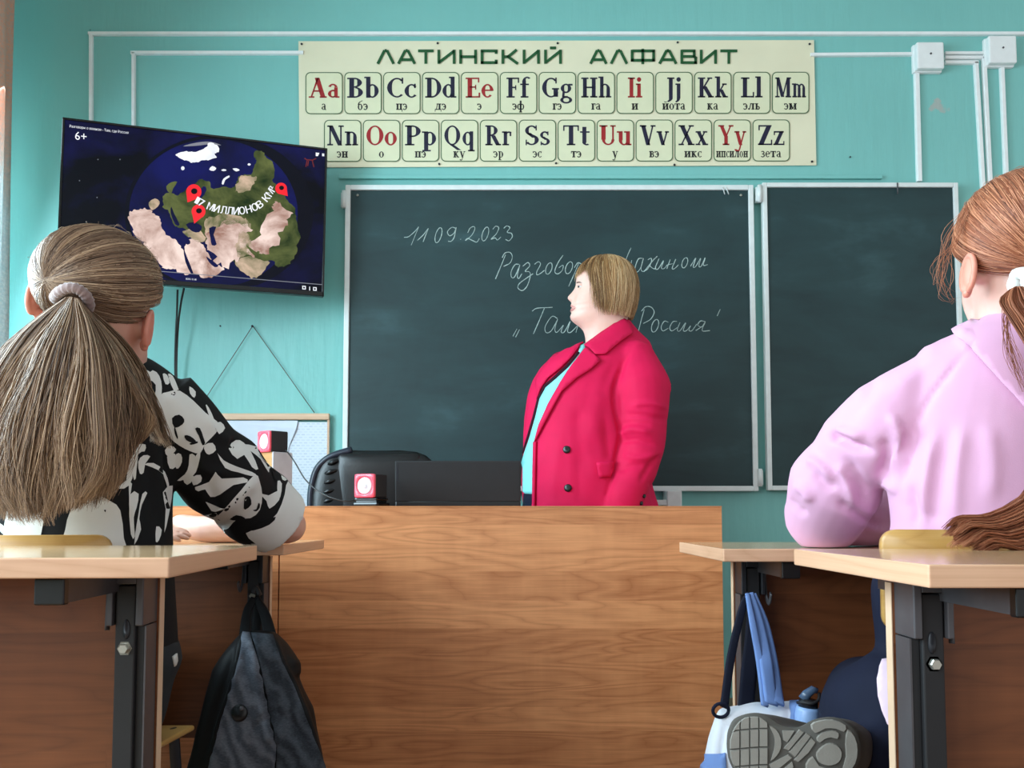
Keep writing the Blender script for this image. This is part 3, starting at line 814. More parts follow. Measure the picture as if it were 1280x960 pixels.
def text_mesh(body, size=1.0, bold=0.0):
    """outline of a word in the built-in typeface: verts (2-D) and faces"""
    cu = bpy.data.curves.new('t', 'FONT'); cu.body = body; cu.size = size; cu.offset = bold; cu.resolution_u = 2
    o = bpy.data.objects.new('t', cu); C.objects.link(o)
    me = bpy.data.meshes.new_from_object(o.evaluated_get(bpy.context.evaluated_depsgraph_get()))
    V = [(v.co.x, v.co.y) for v in me.vertices]; F = [list(p.vertices) for p in me.polygons]
    bpy.data.objects.remove(o); bpy.data.curves.remove(cu); bpy.data.meshes.remove(me)
    return V, F

# ------------------------------------------------------------------ alphabet poster
def poster():
    Yp = WALLY - 0.008
    p = at(696, 208, WALLY)
    r = thing('alphabet_poster', 'long cream poster of Latin letters with a green title above the chalkboard', 'poster', (p.x, WALLY, p.z))
    cream = plain('cream_vinyl', srgb(232, 226, 196), 0.32, var=0.03, scale=6)
    cardm = plain('card_cream', srgb(224, 224, 190), 0.34, var=0.02)
    green = plain('dark_green_ink', srgb(20, 84, 42), 0.4); navy = plain('navy_ink', srgb(22, 20, 52), 0.4)
    red = plain('red_ink', srgb(160, 28, 34), 0.4); line = plain('green_line_ink', srgb(70, 100, 66), 0.4); blk = plain('black_ink', srgb(22, 24, 28), 0.4)
    # slightly wavy sheet
    mb = MB(); nx, ny = 64, 10; rows = []
    for j in range(ny + 1):
        row = []
        for i in range(nx + 1):
            u, v = i / nx, j / ny
            x = (373 + u * 644.5) * (1 - v) + (374.5 + u * 646) * v
            y = (51.5 - 1.5 * u) * (1 - v) + (209.2 - 2.6 * u) * v
            q = at(x, y, Yp); row.append(q)
        rows.append(row)
    V = [q for rw in rows for q in rw]; nF = []
    for j in range(ny):
        for i in range(nx): a = j * (nx + 1) + i; nF.append([a, a + 1, a + nx + 2, a + nx + 1])
    mb.add(V, nF, 6); mb.add([q + Vector((0, 0.002, 0)) for q in V], nF, 6)
    ink = mb
    def put(Q, fx, mi, dy):
        for q in Q:
            ink.add([at(*fx(x, y), Yp - dy) for x, y in q], [list(range(len(q)))], mi, False)
    def rr(x0, x1, y0, y1, rad, n=5):
        out = []
        for cx, cy, a0 in ((x1 - rad, y0 + rad, -90), (x1 - rad, y1 - rad, 0), (x0 + rad, y1 - rad, 90), (x0 + rad, y0 + rad, 180)):
            for k in range(n + 1):
                a = math.radians(a0 + 90 * k / n); out.append((cx + rad * math.cos(a), cy + rad * math.sin(a)))
        return out
    up = 'ABCDEFGHIJKLM'; dn = 'NOPQRSTUVXYZ'
    cap1 = ['а', 'бэ', 'цэ', 'дэ', 'э', 'эф', 'гэ', 'га', 'и', 'йота', 'ка', 'эль', 'эм']
    cap2 = ['эн', 'о', 'пэ', 'ку', 'эр', 'эс', 'тэ', 'у', 'вэ', 'икс', 'ипсилон', 'зета']
    wid = dict(A=38.5, B=39.5, C=37, D=39, E=35, F=30, G=38, H=37.5, I=18, J=17, K=37.5, L=27, M=38.5, N=38.5, O=38, P=39, Q=38, R=33, S=31, T=33, U=40, V=36.5, X=37, Y=35, Z=33)
    for letters, caps, x0, pitch, base in ((up, cap1, 381.8, 48.6, 0), (dn, cap2, 405.0, 48.7, 59.6)):
        for k, L in enumerate(letters):
            xa = x0 + k * pitch; xb = xa + 46.6; ya = 90.2 + base - 0.04 * k; yb = ya + 52.4
            out = rr(xa, xb, ya, yb, 6); inn = rr(xa + 1.1, xb - 1.1, ya + 1.1, yb - 1.1, 5.2)
            n = len(out)
            put([[out[i], out[(i + 1) % n], inn[(i + 1) % n], inn[i]] for i in range(n)], lambda x, y: (x, y), 3, 0.0032)
            put([inn], lambda x, y: (x, y), 0, 0.0030)
            col = 2 if L in 'AEIOUY' else 1
            # pair of letters
            g1, g2 = glyph(L), glyph(L.lower())
            w1 = max(x for q in g1 for x, y in q); m1 = min(x for q in g1 for x, y in q)
            m2 = min(x for q in g2 for x, y in q); w2 = max(x for q in g2 for x, y in q)
            tot = (w1 - m1) + 0.05 + (w2 - m2); s = 25.0
            kx = wid[L] / tot; bx = (xa + xb) / 2 - wid[L] / 2; by = ya + 32.0
            put(g1, lambda x, y: (bx + (x - m1) * kx, by - y * s), col, 0.0036)
            put(g2, lambda x, y: (bx + (x - m2 + w1 - m1 + 0.05) * kx, by - y * s), col, 0.0036)
            s2 = 11.2; pen = 0; gl = []
            for chr_ in caps[k]:
                g = caption(chr_); lo, hi = min(x for q in g for x, y in q), max(x for q in g for x, y in q)
                gl.append((g, pen - lo)); pen += hi - lo + .05
            cw_ = min(s2, 40.0 / pen); cx, cy = (xa + xb) / 2 - pen * cw_ / 2, ya + 47.2
            for g, o_ in gl: put(g, lambda x, y: (cx + (x + o_) * cw_, cy - y * s2), 5, 0.0036)
    # title: wide square letters, in crop units 2.723 px
    w = 9.6
    def st(pts):
        out = []
        P = [Vector((a, b)) for a, b in pts]
        for a, b in zip(P[:-1], P[1:]):
            d = (b - a).normalized(); nrm = Vector((-d.y, d.x)) * w / 2
            e = d * w * 0.45 if True else d * 0
            out.append([tuple(a + nrm - e * (a != P[0])), tuple(a - nrm - e * (a != P[0])), tuple(b - nrm + e * (b != P[-1])), tuple(b + nrm + e * (b != P[-1]))])
        return out
    T0, B0 = 34, 82
    TT = []
    def LA(x0, x1, bar):
        c = (x0 + x1) / 2
        TT.extend(st([(x0 + 3, B0), (c - 4, T0 + 2)])); TT.extend(st([(c - 4, T0 + 3), (c + 4, T0 + 3)])); TT.extend(st([(c + 4, T0 + 2), (x1 - 3, B0)]))
        if bar: TT.extend(st([(x0 + 14, 68), (x1 - 14, 68)]))
    def II(x0, x1): TT.extend(st([(x0 + 4, T0), (x0 + 4, B0)])); TT.extend(st([(x1 - 4, T0), (x1 - 4, B0)])); TT.extend(st([(x0 + 5, B0 - 5), (x1 - 5, T0 + 5)]))
    def TTt(x0, x1): TT.extend(st([(x0, T0 + 4), (x1, T0 + 4)])); TT.extend(st([((x0 + x1) / 2, T0), ((x0 + x1) / 2, B0)]))
    LA(3, 63, 0); LA(73, 135, 1); TTt(143, 196); II(210, 270)
    TT.extend(st([(288, T0), (288, B0)])); TT.extend(st([(339, T0), (339, B0)])); TT.extend(st([(288, 58), (339, 58)]))
    TT.extend(st([(409, 48), (409, T0 + 4), (361, T0 + 4), (361, B0 - 4), (409, B0 - 4), (409, 68)]))
    TT.extend(st([(432, T0), (432, B0)])); TT.extend(st([(436, 58), (450, 58)])); TT.extend(st([(447, 60), (479, T0)])); TT.extend(st([(447, 56), (483, B0)]))
    II(500, 557); II(573, 632); TT.extend(st([(592, 28), (613, 28)]))
    LA(727, 787, 1); LA(797, 857, 0)
    TT.extend(st([(908, T0 - 3), (908, B0 + 1)])); TT.extend(st([(872, T0 + 4), (945, T0 + 4), (945, 70), (872, 70), (872, T0)]))
    LA(962, 1025, 1)
    TT.extend(st([(1041, T0), (1041, B0)])); TT.extend(st([(1041, T0 + 4), (1083, T0 + 4), (1083, 57), (1041, 57)])); TT.extend(st([(1083, 57), (1088, 62), (1088, B0 - 4), (1041, B0 - 4)]))
    II(1103, 1160); TTt(1172, 1230)
    put(TT, lambda x, y: (470 + x / 2.723, 50 + y / 2.723 - 0.4), 4, 0.0036)
    link('sheet', ink.mesh('sheet'), [cardm, navy, red, line, green, blk, cream], r, smooth=False)
    for (x, y) in ((377, 55), (547, 54), (697, 54), (847, 53), (1012, 55), (1015, 202), (843, 206), (695, 204), (549, 205)):
        q = at(x, y, Yp - 0.003)
        MB().lathe([(0, 0.004), (0.004, 0.003), (0.005, 0), (0.0015, -0.003), (0, -0.01)], q, 'y', 8).build('pin', M['steel_dark'], r)
poster()

# ------------------------------------------------------------------ television
def television():
    TL, TR, BR, BL = at(79.7, 147, 3.125), at(412, 185.8, 3.375), at(402.2, 370.6, 3.375), at(68.4, 345.7, 3.125)
    ctr = (TL + TR + BR + BL) / 4
    U = ((TR - TL) + (BR - BL)).normalized(); Vv = ((TL - BL) + (TR - BR)); Vv = (Vv - U * Vv.dot(U)).normalized()
    Nn = U.cross(Vv)                                       # towards the viewer
    if Nn.y > 0: Nn = -Nn
    hw = ((TR - TL).length + (BR - BL).length) / 4; hh = ((TL - BL).length + (TR - BR).length) / 4
    r = thing('television', 'black flat television on the wall showing a globe with red pins', 'television', ctr - Vv * hh)
    Mx = Matrix((( U.x, Vv.x, Nn.x, ctr.x), (U.y, Vv.y, Nn.y, ctr.y), (U.z, Vv.z, Nn.z, ctr.z), (0, 0, 0, 1)))
    MB().box(-hw, hw, -hh, hh, -0.028, -0.002, bev=0.004, M=Mx).box(-hw * 0.7, hw * 0.7, -hh * 0.6, hh * 0.55, -0.062, -0.026, bev=0.012, M=Mx).build('back_case', M['black_plastic'], r)
    b = 0.009
    bz = MB()
    for x0, x1, y0, y1 in ((-hw, hw, hh - b, hh), (-hw, hw, -hh, -hh + b * 2.0), (-hw, -hw + b, -hh, hh), (hw - b, hw, -hh, hh)):
        bz.box(x0, x1, y0, y1, -0.004, 0.004, bev=0.002, M=Mx)
    bz.build('bezel', M['black_gloss'], r)
    # wall bracket
    wa = Vector((ctr.x + 0.12, WALLY - 0.012, ctr.z))
    wa.y = WALLY - 0.045
    mbk = MB().box(wa.x - 0.1, wa.x + 0.1, WALLY - 0.026, WALLY - 0.002, wa.z - 0.11, wa.z + 0.11, bev=0.004)
    e1 = ctr - Nn * 0.06
    mid = Vector((wa.x + 0.1, (wa.y + e1.y) / 2 + 0.02, wa.z))
    mbk.tube([wa, mid], 0.018, n=10).tube([mid, e1], 0.018, n=10).box(-0.1, 0.1, -0.1, 0.1, -0.075, -0.06, bev=0.004, M=Mx)
    mbk.build('wall_bracket', M['black_matt'], r)
    # picture on the screen: layered cut-outs a fraction of a millimetre apart, all of them light-emitting
    def glow(name, c0, c1, scale, st=1.0, lo=0.35, hi=0.65):
        t = NT(name); v = t.coord()
        col = t.ramp(t.noise(v, scale, 5, 0.6, 0.4), [(lo, c0), (hi, c1)])
        t.set((0.002, 0.002, 0.003, 1), 0.3, 0, 0.12)
        t.l(col, t.b.inputs['Emission Color']); t.b.inputs['Emission Strength'].default_value = st
        return t.m
    mats = [glow('screen_night', srgb(3, 4, 12), srgb(20, 20, 84), 3.0, 1.0, 0.42, 0.78), glow('screen_globe_shadow', srgb(5, 6, 16), srgb(6, 8, 24), 3),
            glow('screen_ocean', srgb(8, 10, 40), srgb(14, 18, 84), 4), glow('screen_green', srgb(22, 42, 14), srgb(96, 104, 58), 9),
            glow('screen_sand', srgb(150, 112, 98), srgb(240, 216, 206), 10), glow('screen_white', srgb(210, 216, 226), srgb(246, 248, 252), 8),
            glow('screen_red', srgb(228, 34, 46), srgb(240, 44, 52), 3), glow('screen_dark', srgb(8, 9, 14), srgb(12, 12, 18), 3),
            glow('screen_tan', srgb(92, 98, 62), srgb(200, 174, 150), 14), glow('screen_dull_red', srgb(92, 32, 34), srgb(110, 40, 40), 3), glow('screen_grey', srgb(120, 124, 134), srgb(128, 130, 140), 3)]
    scr = MB()
    p0 = ctr + Nn * 0.0008
    lim = ((hw - b) , (hh - b))
    def P(x, y, lay):
        q = on_plane(60 + x / 3.5556, 140 + y / 3.5556, p0 + Nn * 0.00025 * lay, Nn)
        l = q - ctr; u = max(-lim[0], min(lim[0], l.dot(U))); v = max(-hh + b * 2, min(lim[1], l.dot(Vv)))
        return ctr + U * u + Vv * v + Nn * (0.0008 + 0.00025 * lay)
    scr.add([ctr + U * a * lim[0] + Vv * (lim[1] if c > 0 else -hh + b * 2) + Nn * 0.0005 for a, c in ((-1, -1), (1, -1), (1, 1), (-1, 1))], [[0, 1, 2, 3]], 0, False)
    def shape(pts, mi, lay, sm=3, rough=0.0):
        if sm: pts = smooth_poly(pts, sm if not rough else 7)
        if rough:                                          # ragged coastline
            out = []
            for x, y in pts:
                n1 = noise.noise_vector(Vector((x * .022, y * .022, lay))); n2 = noise.noise_vector(Vector((x * .07, y * .07, 5 + lay)))
                out.append((x + rough * (n1.x + .55 * n2.x), y + rough * (n1.y + .55 * n2.y)))
            pts = out
        v2, _, fs, _, _, _ = delaunay_2d_cdt([Vector(p) for p in pts], [], [list(range(len(pts)))], 1, 1e-4)
        scr.add([P(q.x, q.y, lay) for q in v2], [list(f) for f in fs], mi, False)
    def disc(cx, cy, rx, ry, mi, lay, n=40): shape([(cx + rx * math.cos(2 * PI * i / n), cy + ry * math.sin(2 * PI * i / n)) for i in range(n)], mi, lay, 0)
    disc(760, 450, 420, 350, 1, 1, 60)
    disc(735, 450, 375, 330, 2, 2, 60)
    # land
    shape([(505, 390), (530, 365), (580, 372), (610, 350), (645, 322), (690, 303), (722, 318), (738, 345), (775, 340), (812, 340), (850, 300), (880, 280), (915, 268), (928, 230), (915, 172), (945, 180), (990, 218), (1002, 262), (1004, 310), (1052, 365), (1082, 410), (1112, 490), (1116, 560), (1092, 640), (1048, 692), (1008, 676), (985, 668), (860, 690), (800, 640), (700, 580), (600, 520), (560, 505), (545, 450), (520, 430)], 3, 3, 3, 16)
    shape([(526, 330), (548, 312), (575, 310), (556, 340), (548, 362), (532, 352)], 3, 3, 2)
    shape([(448, 402), (475, 384), (496, 398), (490, 418), (465, 436), (452, 424)], 8, 3, 2)
    shape([(362, 490), (372, 448), (400, 430), (440, 428), (468, 452), (498, 482), (520, 545), (560, 560), (604, 602), (622, 660), (640, 716), (575, 712), (520, 692), (460, 640), (400, 560)], 4, 4, 3, 18)
    shape([(612, 612), (630, 575), (672, 572), (706, 620), (735, 672), (782, 698), (735, 738), (690, 730), (642, 705)], 4, 4, 3, 14)
    shape([(690, 575), (735, 500), (800, 470), (880, 486), (905, 520), (880, 560), (862, 620), (836, 676), (775, 682), (728, 640)], 4, 4, 3, 40)
    shape([(878, 600), (930, 530), (1000, 420), (1034, 398), (1060, 440), (1056, 505), (1012, 588), (965, 628), (915, 624)], 4, 4, 3, 38)
    shape([(832, 682), (862, 650), (930, 652), (985, 668), (940, 730), (905, 742), (878, 712)], 8, 4, 3, 16)
    shape([(600, 530), (660, 520), (700, 560), (672, 575), (630, 568)], 8, 4, 3, 14)
    shape([(700, 480), (760, 455), (840, 460), (900, 480), (905, 520), (860, 500), (760, 500), (720, 530)], 8, 4, 3, 22)
    shape([(850, 540), (900, 560), (880, 640), (845, 640), (835, 590)], 8, 4, 3, 20)
    shape([(830, 340), (860, 300), (905, 280), (930, 300), (900, 330), (870, 350)], 8, 4, 3, 22)
    shape([(880, 590), (930, 625), (985, 632), (1015, 600), (1020, 610), (975, 642), (920, 640)], 3, 5)
    for pts in ([(613, 500), (648, 490), (684, 508), (672, 534), (640, 530)], [(716, 516), (748, 510), (736, 545), (750, 588), (728, 592), (722, 560)], [(602, 606), (616, 640), (646, 716), (634, 716), (610, 664)],
                [(703, 642), (722, 655), (757, 682), (742, 690), (716, 668)], [(512, 470), (548, 500), (600, 548), (632, 572), (622, 590), (570, 562), (530, 530)], [(548, 420), (560, 450), (585, 500), (566, 500), (545, 450)], [(660, 372), (690, 330), (705, 345), (680, 385)]):
        shape(pts, 2, 5, 2)
    shape([(568, 192), (600, 176), (650, 174), (700, 162), (715, 140), (752, 150), (756, 176), (738, 186), (742, 204), (690, 216), (640, 228), (608, 208)], 5, 4, 3, 12)
    shape([(600, 152), (660, 136), (720, 132), (770, 148), (715, 144), (660, 150)], 10, 3)
    disc(599, 250, 8, 9, 5, 4, 12)
    shape([(716, 256), (730, 240), (748, 250), (736, 262)], 5, 4, 2); shape([(770, 258), (782, 253), (794, 259), (780, 263)], 5, 4, 2); shape([(820, 252), (838, 250), (852, 258), (836, 264)], 5, 4, 2); disc(894, 233, 7, 5, 5, 4, 10)
    shape([(772, 318), (780, 296), (804, 282), (806, 290), (788, 302), (780, 322)], 5, 4, 2)
    for (cx, cy, R, tx, ty) in ((648, 355, 34, 620, 402), (669, 442, 31, 650, 496), (1036, 340, 26, 1066, 374)):
        d = Vector((tx - cx, ty - cy)); a = math.atan2(d.y, d.x)
        shape([(cx + R * math.cos(a + th), cy + R * math.sin(a + th)) for th in np.linspace(0.75, 2 * PI - 0.75, 22)] + [(tx, ty)], 6, 7, 0)
        disc(cx + 2, cy - 3, R * 0.42, R * 0.38, 7, 8, 16)
    path = catmull([(652, 388, 0), (700, 414, 0), (760, 434, 0), (850, 442, 0), (930, 420, 0), (980, 372, 0), (1012, 316, 0)], 20)
    L = [0]
    for a, b2 in zip(path[:-1], path[1:]): L.append(L[-1] + (b2 - a).length)
    def glyphs(body, size, mi, lay, place, bold=0.0):
        V2, F2 = text_mesh(body, size, bold); scr.add([P(*place(x, y), lay) for x, y in V2], F2, mi, False)
    s = 4
    for chr_ in '17 МИЛЛИОНОВ КМ²':
        w_ = {' ': 14, '1': 18, '7': 25, 'М': 32, 'Л': 29, '²': 12}.get(chr_, 28)
        if chr_ != ' ':
            k = min(len(path) - 2, int(np.searchsorted(L, s + w_ / 2)))
            c = path[k]; d = (path[k + 1] - path[max(0, k - 1)]).normalized(); up = Vector((d.y, -d.x, 0))
            if up.y > 0: up = -up
            V2, F2 = text_mesh(chr_, 46, 0.0)
            mx, Mx2 = min(v[0] for v in V2), max(v[0] for v in V2); kx = w_ * 0.88 / (Mx2 - mx)
            for ox in (-.8, .8):
                scr.add([P(*(lambda q: (q.x, q.y))(c + d * ((v[0] - (mx + Mx2) / 2) * kx + ox) + up * (v[1] - 14)), 8) for v in V2], F2, 5, False)
        s += w_
    sl = 0.112
    glyphs('6+', 52, 5, 6, lambda x, y: (118 + x, 122 + x * sl - y))
    glyphs('Разговоры о важном - Там, где Россия', 16.2, 5, 6, lambda x, y: (95 + x * 0.86, 68 + x * sl * 0.86 - y))
    shape([(130, 676), (1222, 766), (1222, 769), (130, 679)], 10, 6, 0)
    glyphs('00:06 / 01:48', 12, 5, 6, lambda x, y: (612 + x * .75, 745 + x * .06 - y))
    shape([(628, 760), (640, 761), (640, 771), (628, 770)], 5, 6, 0); shape([(643, 761), (655, 762), (655, 772), (643, 771)], 10, 6, 0)
    for (x, y) in ((1138, 780), (1186, 786)):
        shape([(x - 8, y - 8), (x + 8, y - 7), (x + 8, y + 9), (x - 8, y + 8)], 5, 6, 0); shape([(x - 4, y - 4), (x + 4, y - 3), (x + 4, y + 5), (x - 4, y + 4)], 7, 7, 0)
    shape([(1161, 776), (1165, 776), (1165, 793), (1161, 793)], 5, 6, 0)
    shape([(1190, 180), (1206, 182), (1200, 196), (1190, 196)], 5, 6, 0); shape([(1218, 184), (1228, 185), (1228, 197), (1218, 196)], 5, 6, 0)
    # small dull red mark at the top right, a four-legged outline
    for a, c in (((1140, 205), (1152, 214)), ((1150, 212), (1176, 214)), ((1152, 214), (1146, 244)), ((1174, 214), (1182, 245)), ((1176, 214), (1192, 206)), ((1158, 216), (1154, 240))):
        d = (Vector(c) - Vector(a)).normalized(); n_ = Vector((-d.y, d.x)) * 2.2
        shape([tuple(Vector(a) + n_), tuple(Vector(a) - n_), tuple(Vector(c) - n_), tuple(Vector(c) + n_)], 9, 6, 0)
    for (x, y) in ((222, 211), (320, 211), (218, 380), (140, 305)): disc(x, y, 3, 3, 10, 3, 6)
    o = scr.build('screen', mats, r)
    # front glass lip highlight is the bezel itself
television()
for pts, lab in (([(222, 362), (221, 395), (219.5, 425), (219, 470), (222, 560)], 'black cable hanging below the television, left of the pair'), ([(230, 360), (226, 380), (222.5, 410), (220.5, 470), (224, 560)], 'black cable hanging below the television, right of the pair')):
    P = catmull([at(x, y, 3.44 + 0.02 * i) for i, (x, y) in enumerate(pts)], 6)
    tag(MB().tube(P, 0.0042, n=8).build('cable', M['black_plastic']), lab, 'cable', 'television cables')

# ------------------------------------------------------------------ hanging chart
def hanging_chart():
    Yc = WALLY - 0.02
    a, b = at(252, 517, Yc), at(412, 525, Yc)
    r = thing('hanging_chart', 'white paper chart hanging on a cord from a pale wooden batten', 'wall chart', ((a.x + b.x) / 2, WALLY, 0.55))
    pale = wood('pale_batten', srgb(206, 164, 132), srgb(228, 192, 160), 0.3, 2, 0.5)
    MB().box(a.x, b.x, Yc - 0.012, Yc + 0.012, b.z, a.z, bev=0.003).build('batten', pale, r)
    nl = at(317, 409, WALLY)
    MB().lathe([(0.0, 0.02), (0.005, 0.02), (0.005, 0.017), (0.002, 0.017), (0.002, -0.01), (0, -0.01)], nl, 'y', 8).build('nail', M['steel_dark'], r)
    n2 = nl + Vector((0, -0.012, 0.003))
    MB().tube([at(253, 504, Yc), n2], 0.0015, n=6).tube([n2, at(393, 516, Yc)], 0.0015, n=6).tube([at(253, 504, Yc), Vector((at(253, 504, Yc).x, Yc, b.z))], 0.0022, n=6).build('cord', plain('brown_cord', srgb(96, 84, 74), 0.8), r)
    paper = NT('printed_paper'); v = paper.coord()
    ln = paper.n('ShaderNodeTexBrick'); ln.inputs['Scale'].default_value = 1; ln.inputs['Brick Width'].default_value = 0.02; ln.inputs['Row Height'].default_value = 0.011; ln.inputs['Mortar Size'].default_value = 0.0035
    s = paper.n('ShaderNodeSeparateXYZ'); paper.l(v, s.inputs[0]); cc = paper.n('ShaderNodeCombineXYZ'); paper.l(s.outputs[0], cc.inputs[0]); paper.l(s.outputs[2], cc.inputs[1]); paper.l(cc.outputs[0], ln.inputs['Vector'])
    ln.inputs['Color1'].default_value = srgb(196, 206, 222); ln.inputs['Color2'].default_value = srgb(214, 222, 234); ln.inputs['Mortar'].default_value = srgb(222, 229, 238)
    paper.set(ln.outputs[0], 0.75, 0, 0.2)
    c, d = at(362, 529, Yc), at(411, 640, Yc)
    c2 = at(356, 529, Yc)
    MB().box(c2.x, d.x, Yc - 0.003, Yc - 0.001, 0.56, c.z + 0.004).build('paper_sheet', paper.m, r)
    white = plain('white_paper', srgb(216, 222, 234), 0.7, var=0.02)
    q = [at(256, 526, Yc), at(373, 526, Yc), at(371, 536, Yc), at(361, 560, Yc)]
    pts = [Vector((q[0].x, Yc - 0.006, q[0].z)), Vector((q[1].x, Yc - 0.008, q[1].z)), Vector((q[2].x, Yc - 0.012, q[2].z)), Vector((q[3].x, Yc - 0.007, q[3].z)), Vector((q[3].x, Yc - 0.006, 0.6)), Vector((q[0].x, Yc - 0.006, 0.6))]
    MB().poly(pts, (0, 0.0012, 0)).build('paper_sheet', white, r)
    MB().box(b.x - 0.008, b.x, Yc - 0.006, Yc + 0.01, 0.56, b.z).build('side_strip', pale, r)
hanging_chart()
# ------------------------------------------------------------------ student desks (mirrored so that their inner end faces the aisle)
def student_desk(name, corner, s, label, h=0.75, depth=0.42, pin=0.08, yaw=0.0, W=1.2, near=False):
    """corner = (X,Y) of the near inner corner of the top; s=+1 extends to the right, -1 to the left"""
    r = thing(name, label, 'desk', (corner[0], corner[1], 0), None)
    Mx = Matrix.Translation((corner[0], corner[1], 0)) @ Matrix.Rotation(yaw, 4, 'Z') @ Matrix.Diagonal((s, 1, 1, 1))
    th = 0.0235
    me = MB().box(0, W, 0, depth, h - th, h, bev=0.0022, M=Mx, seg=3)
    me.m = [0 if abs((Vector(me.v[f[1]]) - Vector(me.v[f[0]])).cross(Vector(me.v[f[2]]) - Vector(me.v[f[1]])).normalized().z) > 0.9 else 1 for f in me.f]
    me.build('tabletop', [M['top_wood'], M['top_edge']], r)
    py = 0.235
    MB().box(pin + 0.0012, W - pin - 0.0012, py, py + 0.016, 0.26, h - th - 0.012, M=Mx).build('modesty_panel', M['shaded_panel_wood'], r)
    for x in (pin, W - pin - 0.0012):
        MB().box(x, x + 0.0012, py - 0.0006, py + 0.0166, 0.26, h - th - 0.012, M=Mx).build('edge_band', M['panel_edge'], r)
    for k, x0 in enumerate((pin + 0.004, W - pin - 0.054)):
        inner = k == 0
        y0 = py - 0.055
        # outer sleeve: two cheeks, a lintel and a back plate, the inner post slides in it
        w = 0.048
        zt = h - th
        slv = MB().box(x0, x0 + 0.010, y0, py, zt - 0.075, zt, bev=0.0015, M=Mx).box(x0 + w - 0.008, x0 + w, y0, py, zt - 0.075, zt, bev=0.0015, M=Mx)
        slv.box(x0 + 0.010, x0 + w - 0.008, y0, py, zt - 0.020, zt, bev=0.001, M=Mx).box(x0 + 0.01, x0 + w - 0.008, py - 0.006, py, zt - 0.075, zt - 0.02, M=Mx)
        slv.build('post_sleeve', M['steel_grey'] if near else M['steel_dark'], r)
        leg = MB().box(x0 + 0.012, x0 + w - 0.010, y0 + 0.006, py - 0.007, 0.04, zt - 0.022, bev=0.002, M=Mx)
        leg.box(x0 + 0.002, x0 + 0.012, y0 + 0.014, py - 0.002, 0.04, zt - 0.076, bev=0.001, M=Mx)
        lg = leg.build('leg', M['black_matt'], r)
        MB().box(x0 - 0.002, x0 + w + 0.002, 0.03, depth + 0.02, 0.0, 0.042, bev=0.006, M=Mx).build('foot', M['black_matt'], r)
        fl = MB().box(x0 - 0.0005, x0 + 0.0018, y0 + 0.013, py - 0.003, 0.045, zt - 0.076, M=Mx).build('post_flange', M['steel_grey'], r)
        # bolt with a hexagonal head and the slot above it
        hx = MB().lathe([(0, 0.007), (0.006, 0.007), (0.007, 0.005), (0.007, 0.0), (0.010, 0.0), (0.010, -0.0015), (0, -0.0015)], (0, 0, 0), 'y', 6, M=None)
        hx2 = MB(); hx2.add([Mx @ (Vector(v) + Vector((x0 + 0.025, y0 + 0.006, zt - 0.105))) for v in hx.v], hx.f, 0, False); hx2.build('bolt', M['bolt'], r)
        if near:
            sl = MB().lathe([(0, 0.001), (0.006, 0.001), (0.007, -0.001), (0, -0.001)], (0, 0, 0), 'y', 14)
            sl2 = MB(); sl2.add([Mx @ (Vector((v[0] * 0.75, v[1], v[2] * 2)) + Vector((x0 + 0.023, y0 + 0.0055, zt - 0.08))) for v in sl.v], sl.f); sl2.build('slot', M['steel_dark'], r)
        # arm under the top, its end closed with a black cap
        ax0 = x0 + 0.034 if inner else x0 - 0.018
        arm = MB()
        V = [Vector((x, y, z)) for y, zb in ((0.03, zt - 0.030), (py + 0.13, zt - 0.030)) for x, z in ((ax0, zt - 0.002), (ax0 + 0.032, zt - 0.002), (ax0 + 0.032, zb), (ax0, zb))]
        arm.add([Mx @ v for v in V], [[0, 1, 2, 3], [7, 6, 5, 4]] + [[i, i + 4, (i + 1) % 4 + 4, (i + 1) % 4] for i in range(4)], 0, False)
        arm.build('support_arm', M['steel_grey'], r)
        MB().box(ax0 - 0.001, ax0 + 0.033, 0.022, 0.036, zt - 0.032, zt - 0.001, bev=0.002, M=Mx).build('arm_cap', M['black_plastic'], r)
        # bag hook: flat strip with a turned-up end
        hp = [Vector((x0 + w + 0.004, y0 + 0.02, zt - 0.004)), Vector((x0 + w + 0.004, y0 + 0.018, zt - 0.05)), Vector((x0 + w + 0.004, y0 + 0.006, zt - 0.085)), Vector((x0 + w + 0.004, y0 - 0.012, zt - 0.088)), Vector((x0 + w + 0.004, y0 - 0.022, zt - 0.070))]
        if near: hp = hp[:2] + [Vector((x0 + w + 0.004, y0 + 0.016, zt - 0.082))]
        MB().tube([Mx @ q for q in catmull(hp, 5)], 0.0065, n=8, flat=((s, 0, 0), 0.35)).build('bag_hook', M['steel_grey'], r)
    return r
DL, DR, FL, FR = (-0.3873, 1.0), (0.4142, 0.88), (-0.504, 1.95), (0.3826, 1.60)
student_desk('student_desk', DL, -1, 'pale topped student desk in the left foreground with brown panel', h=0.7535, pin=0.088, yaw=math.radians(3), near=True)
student_desk('student_desk', DR, 1, 'pale topped student desk in the right foreground behind the red haired girl', h=0.752, pin=0.062, near=True)
student_desk('student_desk', FL, -1, 'student desk under the elbow of the girl in the panda shirt', h=0.737, pin=0.092, yaw=0.0)
student_desk('student_desk', FR, 1, 'student desk with a white bag on its hook, under the pink elbow', h=0.741, pin=0.075)

